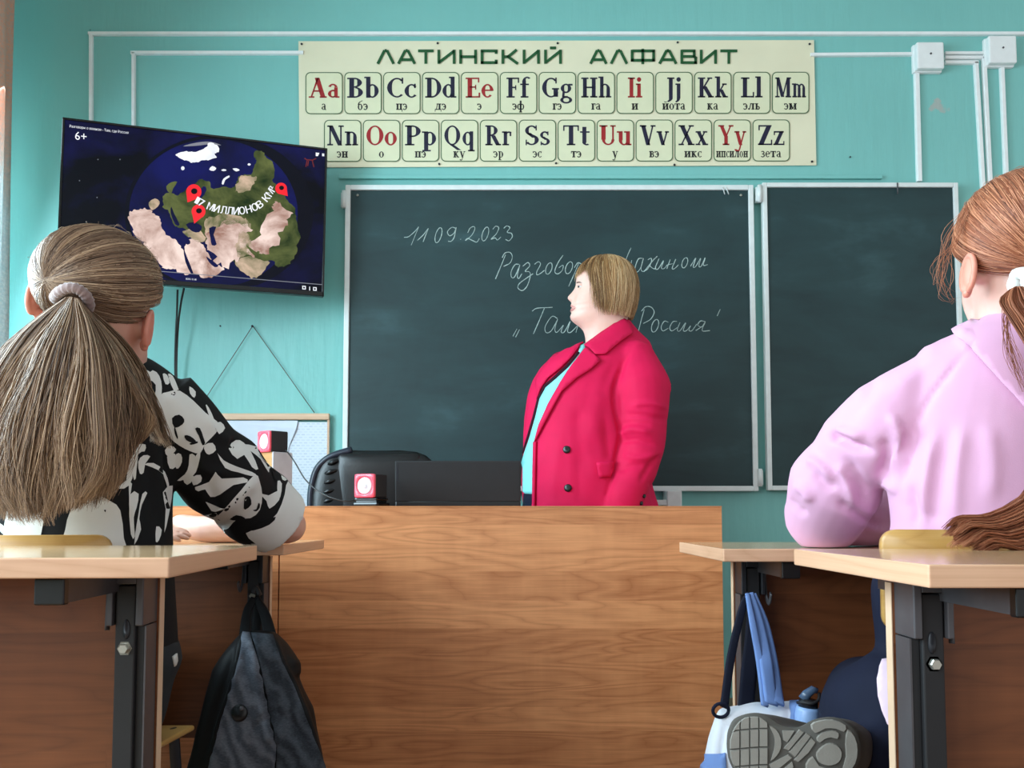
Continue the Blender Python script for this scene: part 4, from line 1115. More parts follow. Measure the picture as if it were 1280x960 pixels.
# ------------------------------------------------------------------ school chairs
def school_chair(cx, yb, top, label, w=0.38, bh=0.155, seat_z=0.43, yaw=0.0, slat=0.012, bow=0.035):
    """cx = centre, yb = Y of the back of the backrest, facing +Y"""
    r = thing('school_chair', label, 'chair', (cx, yb + 0.2, 0))
    Mx = Matrix.Translation((cx, yb, 0)) @ Matrix.Rotation(yaw, 4, 'Z')
    # curved plywood backrest with rounded corners
    mb = MB(); n = 22; outer = []
    rad = 0.022
    prof = []
    for (px_, pz, a0) in ((w / 2 - rad, bh - rad, 0), (-w / 2 + rad, bh - rad, 90), (-w / 2 + rad, rad, 180), (w / 2 - rad, rad, 270)):
        for k in range(6):
            a = math.radians(a0 + 18 * k); prof.append((px_ + rad * math.cos(a), pz + rad * math.sin(a)))
    full = []
    for i in range(len(prof)):
        a, b = Vector(prof[i]), Vector(prof[(i + 1) % len(prof)]); k = max(1, int((b - a).length / 0.03))
        for q in range(k): full.append(a.lerp(b, q / k))
    def cv(x, z, d): return Vector((x, d - bow * (1 - (x / (w / 2)) ** 2) + bow * .86, top - bh + z))
    m = len(full)
    cen = []
    rings = []
    for sc_, d in ((0.0, 0.0), (0.5, 0.0), (0.985, 0.0), (1.0, 0.002), (1.0, slat - 0.002), (0.985, slat), (0.5, slat), (0.0, slat)):
        rings.append([Mx @ cv(p.x * sc_, bh / 2 + (p.y - bh / 2) * sc_, d) for p in full])
    mb.loft(rings, 0, cap=False)
    mb.build('backrest', M['chair_wood'], r)
    mb = MB().box(-0.20, 0.20, 0.05, 0.43, seat_z - 0.012, seat_z, bev=0.005, M=Mx, seg=3)
    for i, v in enumerate(mb.v):
        l = Mx.inverted() @ Vector(v); mb.v[i] = tuple(Mx @ Vector((l.x * (1 - 0.06 * (l.y < 0.2)), l.y, l.z - 0.012 * math.cos(l.x * 6) + (-0.012 if l.y > 0.4 else 0))))
    mb.build('seat', M['chair_wood'], r)
    for sx in (-1, 1):
        P = [Vector((sx * 0.15, 0.012 + slat, top - 0.03)), Vector((sx * 0.155, 0.015 + slat, seat_z + 0.06)), Vector((sx * 0.16, 0.05, seat_z - 0.03)), Vector((sx * 0.17, -0.02, 0.012))]
        MB().tube([Mx @ p for p in catmull(P, 6)], 0.011, n=10).build('rear_leg', M['steel_dark'], r)
        P = [Vector((sx * 0.16, 0.06, seat_z - 0.026)), Vector((sx * 0.165, 0.36, seat_z - 0.026)), Vector((sx * 0.17, 0.40, seat_z - 0.06)), Vector((sx * 0.175, 0.43, 0.012))]
        MB().tube([Mx @ p for p in catmull(P, 6)], 0.011, n=10).build('front_leg', M['steel_dark'], r)
    MB().tube([Mx @ Vector((-0.165, 0.39, 0.2)), Mx @ Vector((0.165, 0.39, 0.2))], 0.009, n=8).build('front_stretcher', M['steel_dark'], r)
    MB().tube([Mx @ Vector((-0.16, 0.06, seat_z - 0.03)), Mx @ Vector((0.16, 0.06, seat_z - 0.03))], 0.01, n=8).build('stretcher', M['steel_dark'], r)
    return r
school_chair(-0.868, 1.455, 0.769, 'plywood chair the girl in the panda shirt sits on', w=0.385, seat_z=0.378)
school_chair(0.757, 1.325, 0.780, 'plywood chair the girl in the pink hoodie sits on')
school_chair(-0.62, 0.72, 0.765, 'nearest plywood chair, only its back corner showing at the left edge', w=0.385, bh=0.034, slat=0.014, bow=0.003)

# ------------------------------------------------------------------ teacher's desk and the unit joined to its left
TDY, TDZ = 2.45, None
a, b = at(350.5, 632.6, TDY), at(902.5, 632.6, TDY)
TDZ = a.z
def box_desk(name, x0, x1, label):
    r = thing(name, label, 'desk', ((x0 + x1) / 2, TDY + 0.25, PODZ))
    z0 = PODZ
    MB().box(x0 + 0.0008, x1 - 0.0008, TDY, TDY + 0.018, z0 + 0.002, TDZ - 0.0035, bev=0.0008).build('front_panel', M['desk_wood'], r)
    MB().box(x0, x1, TDY - 0.001, TDY + 0.46, TDZ - 0.003, TDZ, bev=0.0008).box(x0 + 0.001, x1 - 0.001, TDY + 0.019, TDY + 0.459, TDZ - 0.022, TDZ - 0.003).build('tabletop', M['desk_wood'], r)
    for xs in (x0 + 0.001, x1 - 0.019):
        MB().box(xs, xs + 0.018, TDY + 0.019, TDY + 0.44, z0, TDZ - 0.0225, bev=0.001).build('side_panel', M['desk_wood'], r)
    return r
box_desk('teacher_desk', a.x, b.x, "wide orange brown wooden teacher's desk in the middle with plain front panel")
box_desk('side_desk', a.x - 0.34, a.x - 0.002, "narrow orange brown wooden desk unit joined to the left of the teacher's desk")

# laptop seen from behind
def laptop():
    L0, R0 = at(493, 576, 2.66), at(651, 576, 2.66)
    w = R0.x - L0.x; cx = (L0.x + R0.x) / 2
    r = thing('laptop', "open black laptop seen from behind on the teacher's desk", 'laptop', (cx, 2.75, TDZ))
    MB().box(cx - w / 2, cx + w / 2, 2.685, 2.895, TDZ, TDZ + 0.017, bev=0.004).build('base', M['black_plastic'], r)
    MB().box(cx - w / 2 + 0.03, cx + w / 2 - 0.03, 2.71, 2.80, TDZ + 0.017, TDZ + 0.019).build('keyboard', M['black_matt'], r)
    hgt = (L0.z - TDZ - 0.014)
    Mx = Matrix.Translation((cx, 2.69, TDZ + 0.016)) @ Matrix.Rotation(math.radians(-7), 4, 'X').inverted()
    MB().box(-w / 2, w / 2, -0.004, 0.004, 0, hgt * 1.0, bev=0.0035, M=Mx, seg=3).build('lid', M['black_matt'], r)
    MB().box(-w / 2 + 0.012, w / 2 - 0.012, 0.0042, 0.0046, 0.02, hgt - 0.012, M=Mx).build('screen', M['black_gloss'], r)
    MB().box(-w / 2 + 0.004, -w / 2 + 0.010, -0.0045, -0.0038, hgt * 0.50, hgt * 0.86, bev=0.0002, M=Mx).build('side_strip', M['steel_dark'], r)
    MB().tube([Mx @ Vector((-w * 0.4, 0, 0)), Mx @ Vector((w * 0.4, 0, 0))], 0.0035, n=8).build('hinge', M['black_plastic'], r)
laptop()

def desk_speaker(px, py, Y, s, yaw, label, foot):
    p = at(px, py, Y)
    r = thing('desk_speaker', label, 'speaker', p, 'pink fronted cube speakers')
    Mx = Matrix.Translation(p) @ Matrix.Rotation(yaw, 4, 'Z')        # front is -Y
    z0 = 0.0
    if foot:
        MB().box(-s * 0.62, s * 0.62, -s * 0.45, s * 0.55, 0, 0.010, bev=0.004, M=Mx).box(-s * 0.5, s * 0.5, -s * 0.35, s * 0.45, 0.010, 0.016, M=Mx).box(-s * 0.56, s * 0.56, -s * 0.42, s * 0.5, 0.016, 0.024, bev=0.003, M=Mx).build('foot', M['black_gloss'], r)
        z0 = 0.024
    MB().box(-s / 2, s / 2, -s / 2 + 0.006, s / 2, z0, z0 + s, bev=0.004, M=Mx, seg=3).build('cabinet', M['black_matt'], r)
    pink = plain('pink_plastic', srgb(236, 84, 104), 0.35)
    # front plate with a round opening
    fr = MB(); n = 32; R = s * 0.36; k = s / 2
    sq, ci = [], []
    for j in range(n):
        a = 2 * PI * j / n; ca, sa = math.cos(a), math.sin(a); m = max(abs(ca), abs(sa)); q = (k / m) * (1 if m > 0.78 else 0.965)
        sq.append((ca * q, sa * q)); ci.append((ca * R, sa * R))
    rings = [[Vector((x, y, z0 + k + z)) for x, z in ring] for ring, y in ((sq, -s / 2 + 0.006), (sq, -s / 2 + 0.001), ([(x * .97, z * .97) for x, z in sq], -s / 2 - 0.001), ([(x * 1.06, z * 1.06) for x, z in ci], -s / 2 - 0.001), (ci, -s / 2 + 0.002), (ci, -s / 2 + 0.006))]
    rings = [[Mx @ p_ for p_ in rg] for rg in rings]
    fr.loft(rings, 0, cap=False); fr.build('front_plate', pink, r)
    cone = MB().lathe([(0, 0.004), (s * 0.10, 0.003), (s * 0.14, 0.0), (s * 0.30, 0.004), (s * 0.36, 0.003), (s * 0.36, -0.004), (0, -0.004)], (0, 0, 0), 'y', 28)
    c2 = MB(); c2.add([Mx @ (Vector(v) + Vector((0, -s / 2 + 0.0035, z0 + k))) for v in cone.v], cone.f); c2.build('cone', plain('white_cone', srgb(206, 194, 198), 0.5), r)
    return r
# small organiser box that carries the left speaker
bx = at(344, 632.6, 2.73); bt = at(344, 566, 2.73)
r = thing('organizer_box', 'narrow wooden box with a grey side under the left pink speaker', 'box', (bx.x, 2.73, TDZ))
Mx = Matrix.Translation((bx.x, 2.73, TDZ)) @ Matrix.Rotation(math.radians(-40), 4, 'Z')
BH = bt.z - TDZ
MB().box(-0.045, 0.030, -0.036, 0.036, 0, BH, bev=0.002, M=Mx).build('wooden_body', wood('light_box_wood', srgb(168, 122, 72), srgb(196, 150, 96), 0.3, 1, 0.5), r)
MB().box(0.0305, 0.036, -0.036, 0.036, 0, BH, bev=0.002, M=Mx).build('grey_side', plain('grey_board', srgb(196, 200, 208), 0.6), r)
desk_speaker(341, 566, 2.725, 0.066, math.radians(-42), 'pink fronted black cube speaker standing on the narrow wooden box', False)
desk_speaker(463.5, 632.6, 2.58, 0.069, math.radians(-24), "pink fronted black cube speaker standing on the teacher's desk left of the laptop", True)
P = [at(357, 562, 2.71), at(368, 577, 2.70), at(383, 601, 2.66), at(405, 618, 2.62), at(430, 626, 2.60), at(450, 624, 2.60)]
P[4].z = max(P[4].z, TDZ + 0.004)
tag(MB().tube(catmull(P, 8), 0.0022, n=8).build('speaker_cable', M['black_plastic']), 'thin black cable sagging between the two pink speakers', 'cable')

# ------------------------------------------------------------------ office chair behind the desk
def office_chair():
    Yc = 3.02
    c = at(463, 632, Yc)
    r = thing('office_chair', 'black leather office chair behind the laptop', 'chair', (c.x, Yc + 0.0, PODZ))
    # backrest: silhouettes traced at several heights, thick and padded
    rows = [(562.5, 436, 502), (564.5, 424, 520), (569, 412, 532), (575, 403, 539), (583, 398, 543), (592, 394, 545), (605, 391, 546), (620, 389, 546), (640, 388, 545), (665, 392, 540), (690, 400, 530), (715, 412, 516)]
    mb = MB(); rings = []
    for k, (y, xl, xr) in enumerate(rows):
        A, B = at(xl, y, Yc), at(xr, y, Yc)
        t = min(1, 0.25 + k * 0.25)
        rings.append([Vector((p.x, p.y + 0.03 * ((p.x - (A.x + B.x) / 2) / ((B.x - A.x) / 2)) ** 2 * -1, p.z)) for p in ering(((A.x + B.x) / 2, Yc + 0.05 - 0.002 * k, A.z), (B.x - A.x) / 2, 0.055 * t + 0.01, 40, 0, 2.6)])
    mb.loft(rings)
    mb.build('backrest', M['leather'], r)
    # padded centre cushion with pleats
    mb = MB(); rings = []
    for k, y in enumerate((566, 568, 574, 584, 598, 612, 626, 640, 660, 690, 700)):
        A, B = at(420, y, Yc), at(528, y, Yc)
        t = (0.3, 0.7, 0.9, 1, 1, 1, 1, 1, 1, .8, .4)[k]
        rings.append([Vector((p.x, p.y, p.z)) for p in ering(((A.x + B.x) / 2, Yc - 0.005, A.z), (B.x - A.x) / 2 * (0.8 + 0.2 * t), 0.035 * t, 36, 0, 3.0)])
    mb.loft(rings); mb.build('back_cushion', M['leather'], r)
    # grey-blue rim on the left edge, pleats beside it
    P = [at(x, y, Yc + 0.0) for x, y in ((440, 563), (415, 571), (399, 584), (392, 602), (389, 625), (391, 655), (402, 690))]
    MB().tube(catmull(P, 6), 0.014, n=10, flat=((0, 1, 0), 1.6)).build('edge_roll', plain('blue_grey_leather', srgb(34, 40, 54), 0.35), r)
    pl = MB()
    for (y, x0, x1) in ((578, 408, 424), (590, 402, 424), (602, 400, 423), (614, 398, 423), (626, 397, 423)):
        pl.tube(catmull([at(x0, y + 4, Yc - 0.01), at((x0 + x1) / 2, y, Yc - 0.03), at(x1, y - 3, Yc - 0.02)], 5), [0.004, 0.0085, 0.004], n=10)
    pl.build('pleat', M['leather'], r)
    mb = MB(); rings = []
    for z, s_ in ((0.56, .85), (0.575, .97), (0.61, 1), (0.645, .97), (0.66, .85)):
        rings.append(ering((c.x, Yc - 0.13, z), 0.21 * s_, 0.18 * s_, 40, 0, 3.2))
    mb.loft(rings).build('seat', M['leather'], r)
    for sx in (-1, 1):
        P = [Vector((c.x + sx * 0.20, Yc + 0.03, 0.70)), Vector((c.x + sx * 0.235, Yc - 0.05, 0.77)), Vector((c.x + sx * 0.235, Yc - 0.20, 0.77)), Vector((c.x + sx * 0.21, Yc - 0.24, 0.68)), Vector((c.x + sx * 0.19, Yc - 0.14, 0.585))]
        MB().tube(catmull(P, 6), 0.018, n=10).build('armrest', M['black_plastic'], r)
    MB().tube([(c.x, Yc - 0.1, 0.2), (c.x, Yc - 0.1, 0.57)], 0.03, n=14).build('gas_lift', M['black_plastic'], r)
    for k in range(5):
        a = 2 * PI * k / 5 + 0.3
        d = Vector((math.cos(a), math.sin(a), 0)); o = Vector((c.x, Yc - 0.1, 0))
        MB().tube([o + Vector((0, 0, 0.21)), o + d * 0.24 + Vector((0, 0, 0.175))], [0.026, 0.016], n=8).build('spoke', M['black_plastic'], r)
        MB().lathe([(0, -0.02), (0.024, -0.02), (0.026, -0.012), (0.026, 0.012), (0.024, 0.02), (0, 0.02)], o + d * 0.24 + Vector((0, 0, 0.1265)), 'x', 14).build('caster', M['black_matt'], r)
    MB().tube([(c.x, Yc - 0.05, 0.56), (c.x, Yc + 0.12, 0.60), (c.x, Yc + 0.11, 0.75)], 0.02, n=8).build('back_support', M['black_plastic'], r)
office_chair()
# ------------------------------------------------------------------ people
def A3(p): return at(p[0], p[1], p[2])
def add_rows(mb, rows, Yc, n=44, p=2.1):
    """rows: (yl, xl, yr, xr, half depth[, dY]) traced left / right outline points"""
    rings = []
    for r in rows:
        yl, xl, yr, xr, hd = r[:5]; Y = Yc + (r[5] if len(r) > 5 else 0)
        a, b = at(xl, yl, Y), at(xr, yr, Y)
        c = (a + b) / 2; h = (b - a) / 2
        ring = []
        for j in range(n):
            t = 2 * PI * j / n; ca, sa = math.cos(t), math.sin(t)
            ring.append(c + h * math.copysign(abs(ca) ** (2 / p), ca) + Vector((0, hd * math.copysign(abs(sa) ** (2 / p), sa), 0)))
        rings.append(ring)
    mb.loft(rings)
def sub_rows(rows, n):
    R = np.array([list(r) + [0] * (6 - len(r)) for r in rows], float)
    x = np.linspace(0, len(rows) - 1, n)
    return [tuple(np.interp(x[i], range(len(rows)), R[:, k]) for k in range(6)) for i in range(n)]
def shrink(rows, k, dz=0):
    out = []
    for r in rows:
        c = (r[1] + r[3]) / 2; cy = (r[0] + r[2]) / 2
        out.append((cy + (r[0] - cy) * k + dz, c + (r[1] - c) * k, cy + (r[2] - cy) * k + dz, c + (r[3] - c) * k, r[4] * k) + tuple(r[5:]))
    return out
def hand(mb, wrist, d, up, side, curl=0.35, s=1.0):
    """palm + four unequal bent fingers + thumb from the side; d = pointing direction, up = back of the hand"""
    d = Vector(d).normalized(); up = Vector(up); up = (up - d * up.dot(d)).normalized(); w = d.cross(up) * side
    W = Vector(wrist)
    rings = []
    for t, hw, ht in ((-0.02, .022, .018), (0.0, .024, .018), (.03, .034, .016), (.065, .040, .014), (.085, .040, .012), (.093, .034, .008)):
        rings.append([W + d * t * s + w * math.cos(a) * hw * s + up * math.sin(a) * ht * s for a in np.linspace(0, 2 * PI, 16, endpoint=False)])
    mb.loft(rings)
    for k, (off, L) in enumerate(((-0.030, .066), (-0.010, .076), (0.010, .071), (0.029, .056))):
        P = [W + d * 0.075 * s + w * off * s]; ang = -0.1
        for q, seg in enumerate((0.45, 0.32, 0.25)):
            ang += curl * (0.6 if q == 0 else 1.0)
            P.append(P[-1] + (d * math.cos(ang) - up * math.sin(ang) + w * off * 1.6).normalized() * L * seg * s)
        mb.loft(limb(P, [.0088 * s, .0082 * s, .0078 * s, .0062 * s], 10, 4))
    P = [W + d * .022 * s - w * .026 * s, W + d * .045 * s - w * .046 * s - up * .006 * s, W + d * .068 * s - w * .052 * s - up * .014 * s, W + d * .088 * s - w * .048 * s - up * .018 * s]
    mb.loft(limb(P, [.012 * s, .0105 * s, .0095 * s, .007 * s], 10, 4))
def gen_head(c, fwd, up, s=1.0, n=48, m=50):
    """face forward along fwd; c = centre of the head; s = head height / 0.225"""
    f = Vector(fwd).normalized(); u = Vector(up); u = (u - f * u.dot(f)).normalized(); sd = f.cross(u)
    T = [0, .03, .08, .14, .20, .235, .265, .30, .36, .42, .5, .57, .68, .78, .87, .94, .985, 1.0]
    F = [.045, .075, .090, .089, .091, .088, .093, .090, .090, .088, .085, .093, .092, .083, .066, .044, .02, 0.0]
    B = [-.005, .01, .025, .045, .058, .066, .072, .078, .085, .092, .098, .101, .100, .092, .075, .05, .022, 0.0]
    Wd = [.022, .036, .047, .054, .059, .062, .064, .066, .069, .071, .074, .076, .077, .072, .060, .041, .02, 0.002]
    rings = []
    for i in range(m):
        t = 1 - (1 - i / (m - 1)) ** 1.0
        fr, bk, w = np.interp(t, T, F), np.interp(t, T, B), np.interp(t, T, Wd)
        nose = np.interp(t, [.29, .33, .37, .41, .48, .54], [0, .016, .024, .019, .008, 0]); sg = np.interp(t, [.3, .37, .5], [.014, .013, .009])
        ring = []
        for j in range(n):
            a = 2 * PI * j / n; ca, sa = math.cos(a), math.sin(a)
            x = (fr if ca > 0 else bk) * math.copysign(abs(ca) ** 0.92, ca); y = w * sa * (1 - .10 * ca)
            if ca > 0: x += nose * math.exp(-(y / sg) ** 2) - 0.007 * math.exp(-((abs(y) - .031) / .012) ** 2 - ((t - .5) / .05) ** 2)
            ring.append(c + (f * x + sd * y + u * ((t - 0.5) * 0.225)) * s)
        rings.append(ring)
    return rings
def ear(mb, c, fwd, up, out, s=1.0):
    """outer ear: flattened shell with a rolled rim and lobe"""
    f, u, o = Vector(fwd).normalized(), Vector(up).normalized(), Vector(out).normalized()
    P = []
    for k in range(15):
        a = math.radians(-70 + 300 * k / 14)
        rx, rz = .016, .030
        P.append(Vector(c) + (-f * rx * math.cos(a) * -1 * -1 + u * rz * math.sin(a) + o * (.012 + .004 * math.cos(a))) * s)
    mb.loft(limb(P, [.0052 * s, .0048 * s, .0045 * s, .0055 * s], 8, 2))
    rings = []
    for t, k in ((-1, .1), (-.9, .5), (-.5, .85), (0, 1), (.5, .9), (.9, .55), (1, .1)):
        rings.append([Vector(c) + (u * t * .029 + f * math.cos(a) * .014 * k + o * (.006 + math.sin(a) * .0065 * k + .003)) * s for a in np.linspace(0, 2 * PI, 12, endpoint=False)])
    mb.loft(rings)
    mb.loft(limb([Vector(c) + (-u * .026 + f * .004 + o * .006) * s, Vector(c) + (-u * .032 + f * .005 + o * .007) * s], [.0075 * s, .007 * s], 8, 2))
def sphere_rings(c, r, n=20, m=12):
    return [[Vector(c) + Vector((r * math.sin(b) * math.cos(a), r * math.sin(b) * math.sin(a), r * math.cos(b))) for a in np.linspace(0, 2 * PI, n, endpoint=False)] for b in np.linspace(0.05, PI - 0.05, m)]
def disc_on(mb, bvh, px, py, r_px, thick, mi=0, holes=False):
    d = ray(px, py).normalized(); loc, nor, _, _ = bvh.ray_cast(O3, d)
    if nor.dot(d) > 0: nor = -nor
    R = r_px * loc.y / FOC
    q = nor.to_track_quat('Z', 'Y').to_matrix().to_4x4(); q.translation = loc
    mb.lathe([(0, thick), (R * .8, thick), (R, thick * .7), (R, -0.002), (0, -0.002)], (0, 0, 0), 'z', 20, mi, q)

M['skin_f'] = skin('fair_skin', srgb(228, 184, 168), srgb(238, 202, 188), srgb(226, 164, 150))
M['skin_g'] = skin('girl_skin', srgb(214, 164, 144), srgb(230, 184, 164), srgb(220, 150, 132))
M['skin_ear'] = skin('ear_skin', srgb(216, 140, 120), srgb(228, 160, 140), srgb(214, 120, 100))
M['magenta'] = fabric('crimson_pink_suiting', srgb(218, 16, 78), 0.08, 0.72, 700, 0.15)
M['mint'] = fabric('mint_blouse', srgb(142, 226, 226), 0.05, 0.7, 900, 0.1)
M['navy'] = fabric('navy_cloth', srgb(20, 26, 48), 0.15, 0.8, 700, 0.1)
M['lapel_shadow'] = fabric('lapel_shadow', srgb(44, 8, 26), 0.1, 0.8)  # dark colour for the painted shadow line of the lapel

# ================================================================== the teacher
def teacher():
    Y0 = 3.12
    foot = at(742, 900, Y0)
    r = thing('person', 'woman in a crimson blazer and mint blouse standing at the chalkboard, looking left', 'person', (foot.x, Y0, PODZ))
    # ---- clothes: blazer
    rows = [(430, 731, 399, 786, .060), (436, 723, 406, 791, .078), (442, 706, 418, 801, .10), (448, 690, 429, 812, .125), (460, 675, 447, 818, .15), (476, 665.5, 472, 818, .165),
            (495, 659.5, 494, 814, .175), (520, 656, 520, 810, .182), (548, 654.5, 548, 808, .187), (580, 652, 580, 810, .19), (610, 652, 610, 816, .19), (640, 655, 640, 824, .19), (690, 660, 690, 828, .185)]
    mb = MB(); add_rows(mb, sub_rows(rows, 30), Y0)
    ya = Y0 - 0.115
    mb.loft(limb([A3((794, 452, ya + .03)), A3((803, 490, ya)), A3((803, 540, ya - .01)), A3((797, 580, ya - .02)), A3((783, 615, ya - .04)), A3((775, 640, ya - .05))], [.075, .099, .084, .078, .068, .064, .062], 20, 6))
    mb.loft(limb([A3((704, 486, Y0 + .10)), A3((690, 530, Y0 + .14)), A3((690, 570, Y0 + .15)), A3((698, 620, Y0 + .13))], [.055, .065, .065, .06], 16, 6))
    bz = remesh(mb, 0.0075, 5)
    folds(bz, [([(791, 434), (778, 458), (768, 487), (770, 515), (776, 542), (772, 565), (765, 595), (756, 625)], -.010, 3.0),
               ([(774, 543), (790, 537), (816, 541)], .011, 3.5), ([(775, 552), (795, 550), (820, 557)], -.010, 3.2), ([(788, 507), (812, 504), (836, 511)], .008, 3), ([(780, 518), (806, 520), (836, 526)], -.008, 3), ([(776, 530), (796, 528), (814, 532)], -.006, 3),
               ([(778, 568), (800, 573), (826, 566)], .008, 4), ([(798, 604), (812, 582), (824, 568)], -.008, 3), ([(772, 590), (790, 582), (806, 584)], -.006, 3), ([(836, 478), (842, 484), (836, 490)], .007, 4),
               ([(790, 432), (806, 428), (818, 440)], .004, 4), ([(760, 470), (745, 510), (742, 555)], .005, 9), ([(725, 505), (722, 545), (735, 600)], -.005, 8), ([(755, 520), (760, 560), (762, 575)], -.006, 6),
               ([(700, 540), (695, 580), (690, 625)], .004, 7), ([(720, 560), (724, 600), (726, 630)], -.003, 6), ([(770, 450), (756, 480), (752, 500)], -.004, 6), ([(664, 480), (659, 520), (656, 560)], .004, 4),
               ([(812, 600), (816, 615), (818, 632)], -.006, 3)])
    ripple(bz, 0.003, 14, 3)
    blazer = link('blazer', bz, M['magenta'], r)
    bv = bvh_of(bz)
    # blouse in the opening
    bl = MB()
    patch(bl, bv, [(727, 428), (724, 440), (712, 456), (698, 470), (684, 482), (676, 498), (671, 520), (664, 545), (657, 566), (651.5, 585), (650.8, 600), (650.5, 615), (658, 617), (668, 617.5), (668.5, 590), (669, 555), (678, 530), (690, 505), (704, 478), (718, 454), (731, 437), (733, 430)], .003, .003, step=5)
    bl.build('blouse', M['mint'], r)
    tr_ = MB(); patch(tr_, bv, [(656, 617), (668, 617), (668, 645), (654, 645)], .002, .003, step=5); tr_.build('trouser_front', M['navy'], r)
    ln_ = MB(); patch(ln_, bv, [(723, 441), (708, 458), (694, 471), (681, 483), (673, 500), (668, 520), (660, 548), (655, 566), (656.5, 567), (662, 548), (670.3, 521), (675.2, 500), (683, 485), (697, 473), (711, 460), (725, 443)], .006, .002, step=3)
    ln_.build('lapel_shadow_edge', M['lapel_shadow'], r)  # dark strip drawn as the shadow line along the far front edge
    # lapels, collar, front edge, pocket flap: separate layers of cloth
    lp = MB()
    patch(lp, bv, [(732.5, 437), (742, 443.5), (750.5, 452), (738, 463), (722, 473), (703, 490), (686, 522), (670.5, 553), (676, 531), (687, 506), (701, 480), (716, 457)], .006, .006, step=4)
    patch(lp, bv, [(722, 424), (728, 424), (727, 432), (716, 447), (702, 461), (686, 474), (678, 486), (673, 500), (672, 476), (681, 460), (694, 446), (707, 434)], .005, .006, step=4)
    lp.build('lapel', M['magenta'], r)
    co = MB()
    patch(co, bv, [(731, 434), (740, 428), (753, 418), (768, 408), (781, 401.5), (787, 407), (790, 419), (776, 428), (760, 441), (756, 444.5), (744, 444.5), (737, 437)], .006, .006, step=4)
    co.build('collar', M['magenta'], r)
    fe = MB()
    patch(fe, bv, [(669, 553), (672, 552), (671, 590), (670, 640), (667.5, 640), (668, 590)], .004, .006, step=3)
    pf = MB(); patch(pf, bv, [(745, 578), (767, 576.5), (765, 595.5), (748, 597.5)], .004, .006, step=4)
    fe.build('front_edge', M['magenta'], r)
    pf.build('pocket_flap', M['magenta'], r)
    for (x, y, q) in ((708.5, 562, 4.8), (710, 610, 4.8), (804.5, 620, 2.6), (801, 629, 2.6)):
        bt = MB(); disc_on(bt, bv, x, y, q, 0.006); bt.build('button', M['black_plastic'], r)
    # ---- skin: one body
    mb = MB()
    prof = [(321.5, 754, 760, .012), (323.5, 744, 770, .03), (327, 736, 777, .046), (332, 729.5, 783, .058), (338, 724.5, 787, .068), (345, 721.3, 789, .074), (351, 720.0, 790.5, .077), (356, 719.6, 791, .078), (361, 719.2, 791, .078), (366, 718.5, 791, .078), (371, 717.6, 790, .078),
            (375, 716.6, 789, .077), (379, 715.0, 787.5, .076), (382, 713.3, 786.5, .074), (385, 715.2, 786, .072), (388, 713.0, 785, .070), (391.5, 714.6, 784.5, .067), (395, 712.6, 784.5, .064), (399, 713.2, 784.5, .061), (403, 717.0, 785, .059), (407, 723, 786, .060), (412, 728.5, 786.5, .062), (420, 731.5, 787, .064), (432, 732, 788, .066), (446, 731, 790, .07)]
    PR = np.array(prof)
    ys = np.concatenate([np.linspace(321.5, 345, 12), np.linspace(347, 410, 52), np.linspace(413, 446, 8)])
    rings = []
    for y in ys:
        xf, xb, w = [np.interp(y, PR[:, 0], PR[:, k]) for k in (1, 2, 3)]
        a, b = at(xf, y, Y0), at(xb, y, Y0)
        c = (a + b) / 2; hx = (b.x - a.x) / 2
        nose = np.interp(y, [357, 361, 365, 368, 370.5, 372.5, 375, 377, 379], [0, .004, .011, .018, .0235, .0245, .018, .007, 0]); sg = np.interp(y, [357, 370, 378], [.0075, .011, .014])
        lips = np.interp(y, [378, 381.5, 384.8, 388, 392], [0, .0015, -.002, .0015, 0])
        ring = []
        for j in range(72):
            t = 2 * PI * j / 72; ca, sa = math.cos(t), math.sin(t)     # ca=1 front
            X = -hx * math.copysign(abs(ca) ** 0.88, ca); s = w * math.copysign(abs(sa) ** 0.95, sa) * (1 - .13 * ca)
            if ca > 0:
                X -= nose * math.exp(-(s / sg) ** 2) + lips * math.exp(-(s / .018) ** 4)
                X += .0065 * math.exp(-((abs(s) - .031) / .012) ** 2 - ((y - 359) / 4.5) ** 2)      # eye sockets
                X -= .004 * math.exp(-((abs(s) - .040) / .016) ** 2 - ((y - 373) / 6) ** 2)          # cheeks
                X += .004 * math.exp(-((abs(s) - .026) / .005) ** 2 - ((y - 382) / 6) ** 2)          # fold beside the mouth
            ring.append(Vector((c.x + X, c.y + s, c.z)))
        rings.append(ring)
    mb.loft(rings)
    add_rows(mb, sub_rows(shrink(rows, 0.86), 16), Y0, 30)
    for arm in ([A3((794, 456, ya + .04)), A3((803, 500, ya + .01)), A3((800, 560, ya)), A3((785, 612, ya - .03)), A3((770, 650, ya - .05)), A3((762, 668, ya - .055))],):
        mb.loft(limb(arm, [.05, .055, .045, .04, .03, .026], 14, 5))
        hand(mb, arm[-1], (-.35, -.12, -1), (.5, -.8, .1), 1, 0.3)
    far = [A3((700, 485, Y0 + .12)), A3((684, 540, Y0 + .16)), A3((692, 610, Y0 + .14)), A3((700, 655, Y0 + .10)), A3((704, 672, Y0 + .09))]
    mb.loft(limb(far, [.05, .045, .038, .03, .026], 14, 5)); hand(mb, far[-1], (.1, -.15, -1), (-.6, .5, .1), -1, 0.3)
    for dx in (-.09, .10):
        hip = Vector((at(742, 690, Y0).x + dx, Y0, .98)); 
        mb.loft(limb([hip, Vector((hip.x, Y0, .58)), Vector((hip.x, Y0 + .01, .20))], [.095, .07, .045], 16, 6))
    body = link('body', remesh(mb, 0.0036, 1), M['skin_f'], r)
    # trousers and shoes (behind the desk)
    mb = MB(); add_rows(mb, sub_rows(shrink(rows[-3:], 0.95) + [(730, 668, 730, 822, .16), (770, 672, 770, 815, .15)], 10), Y0, 30)
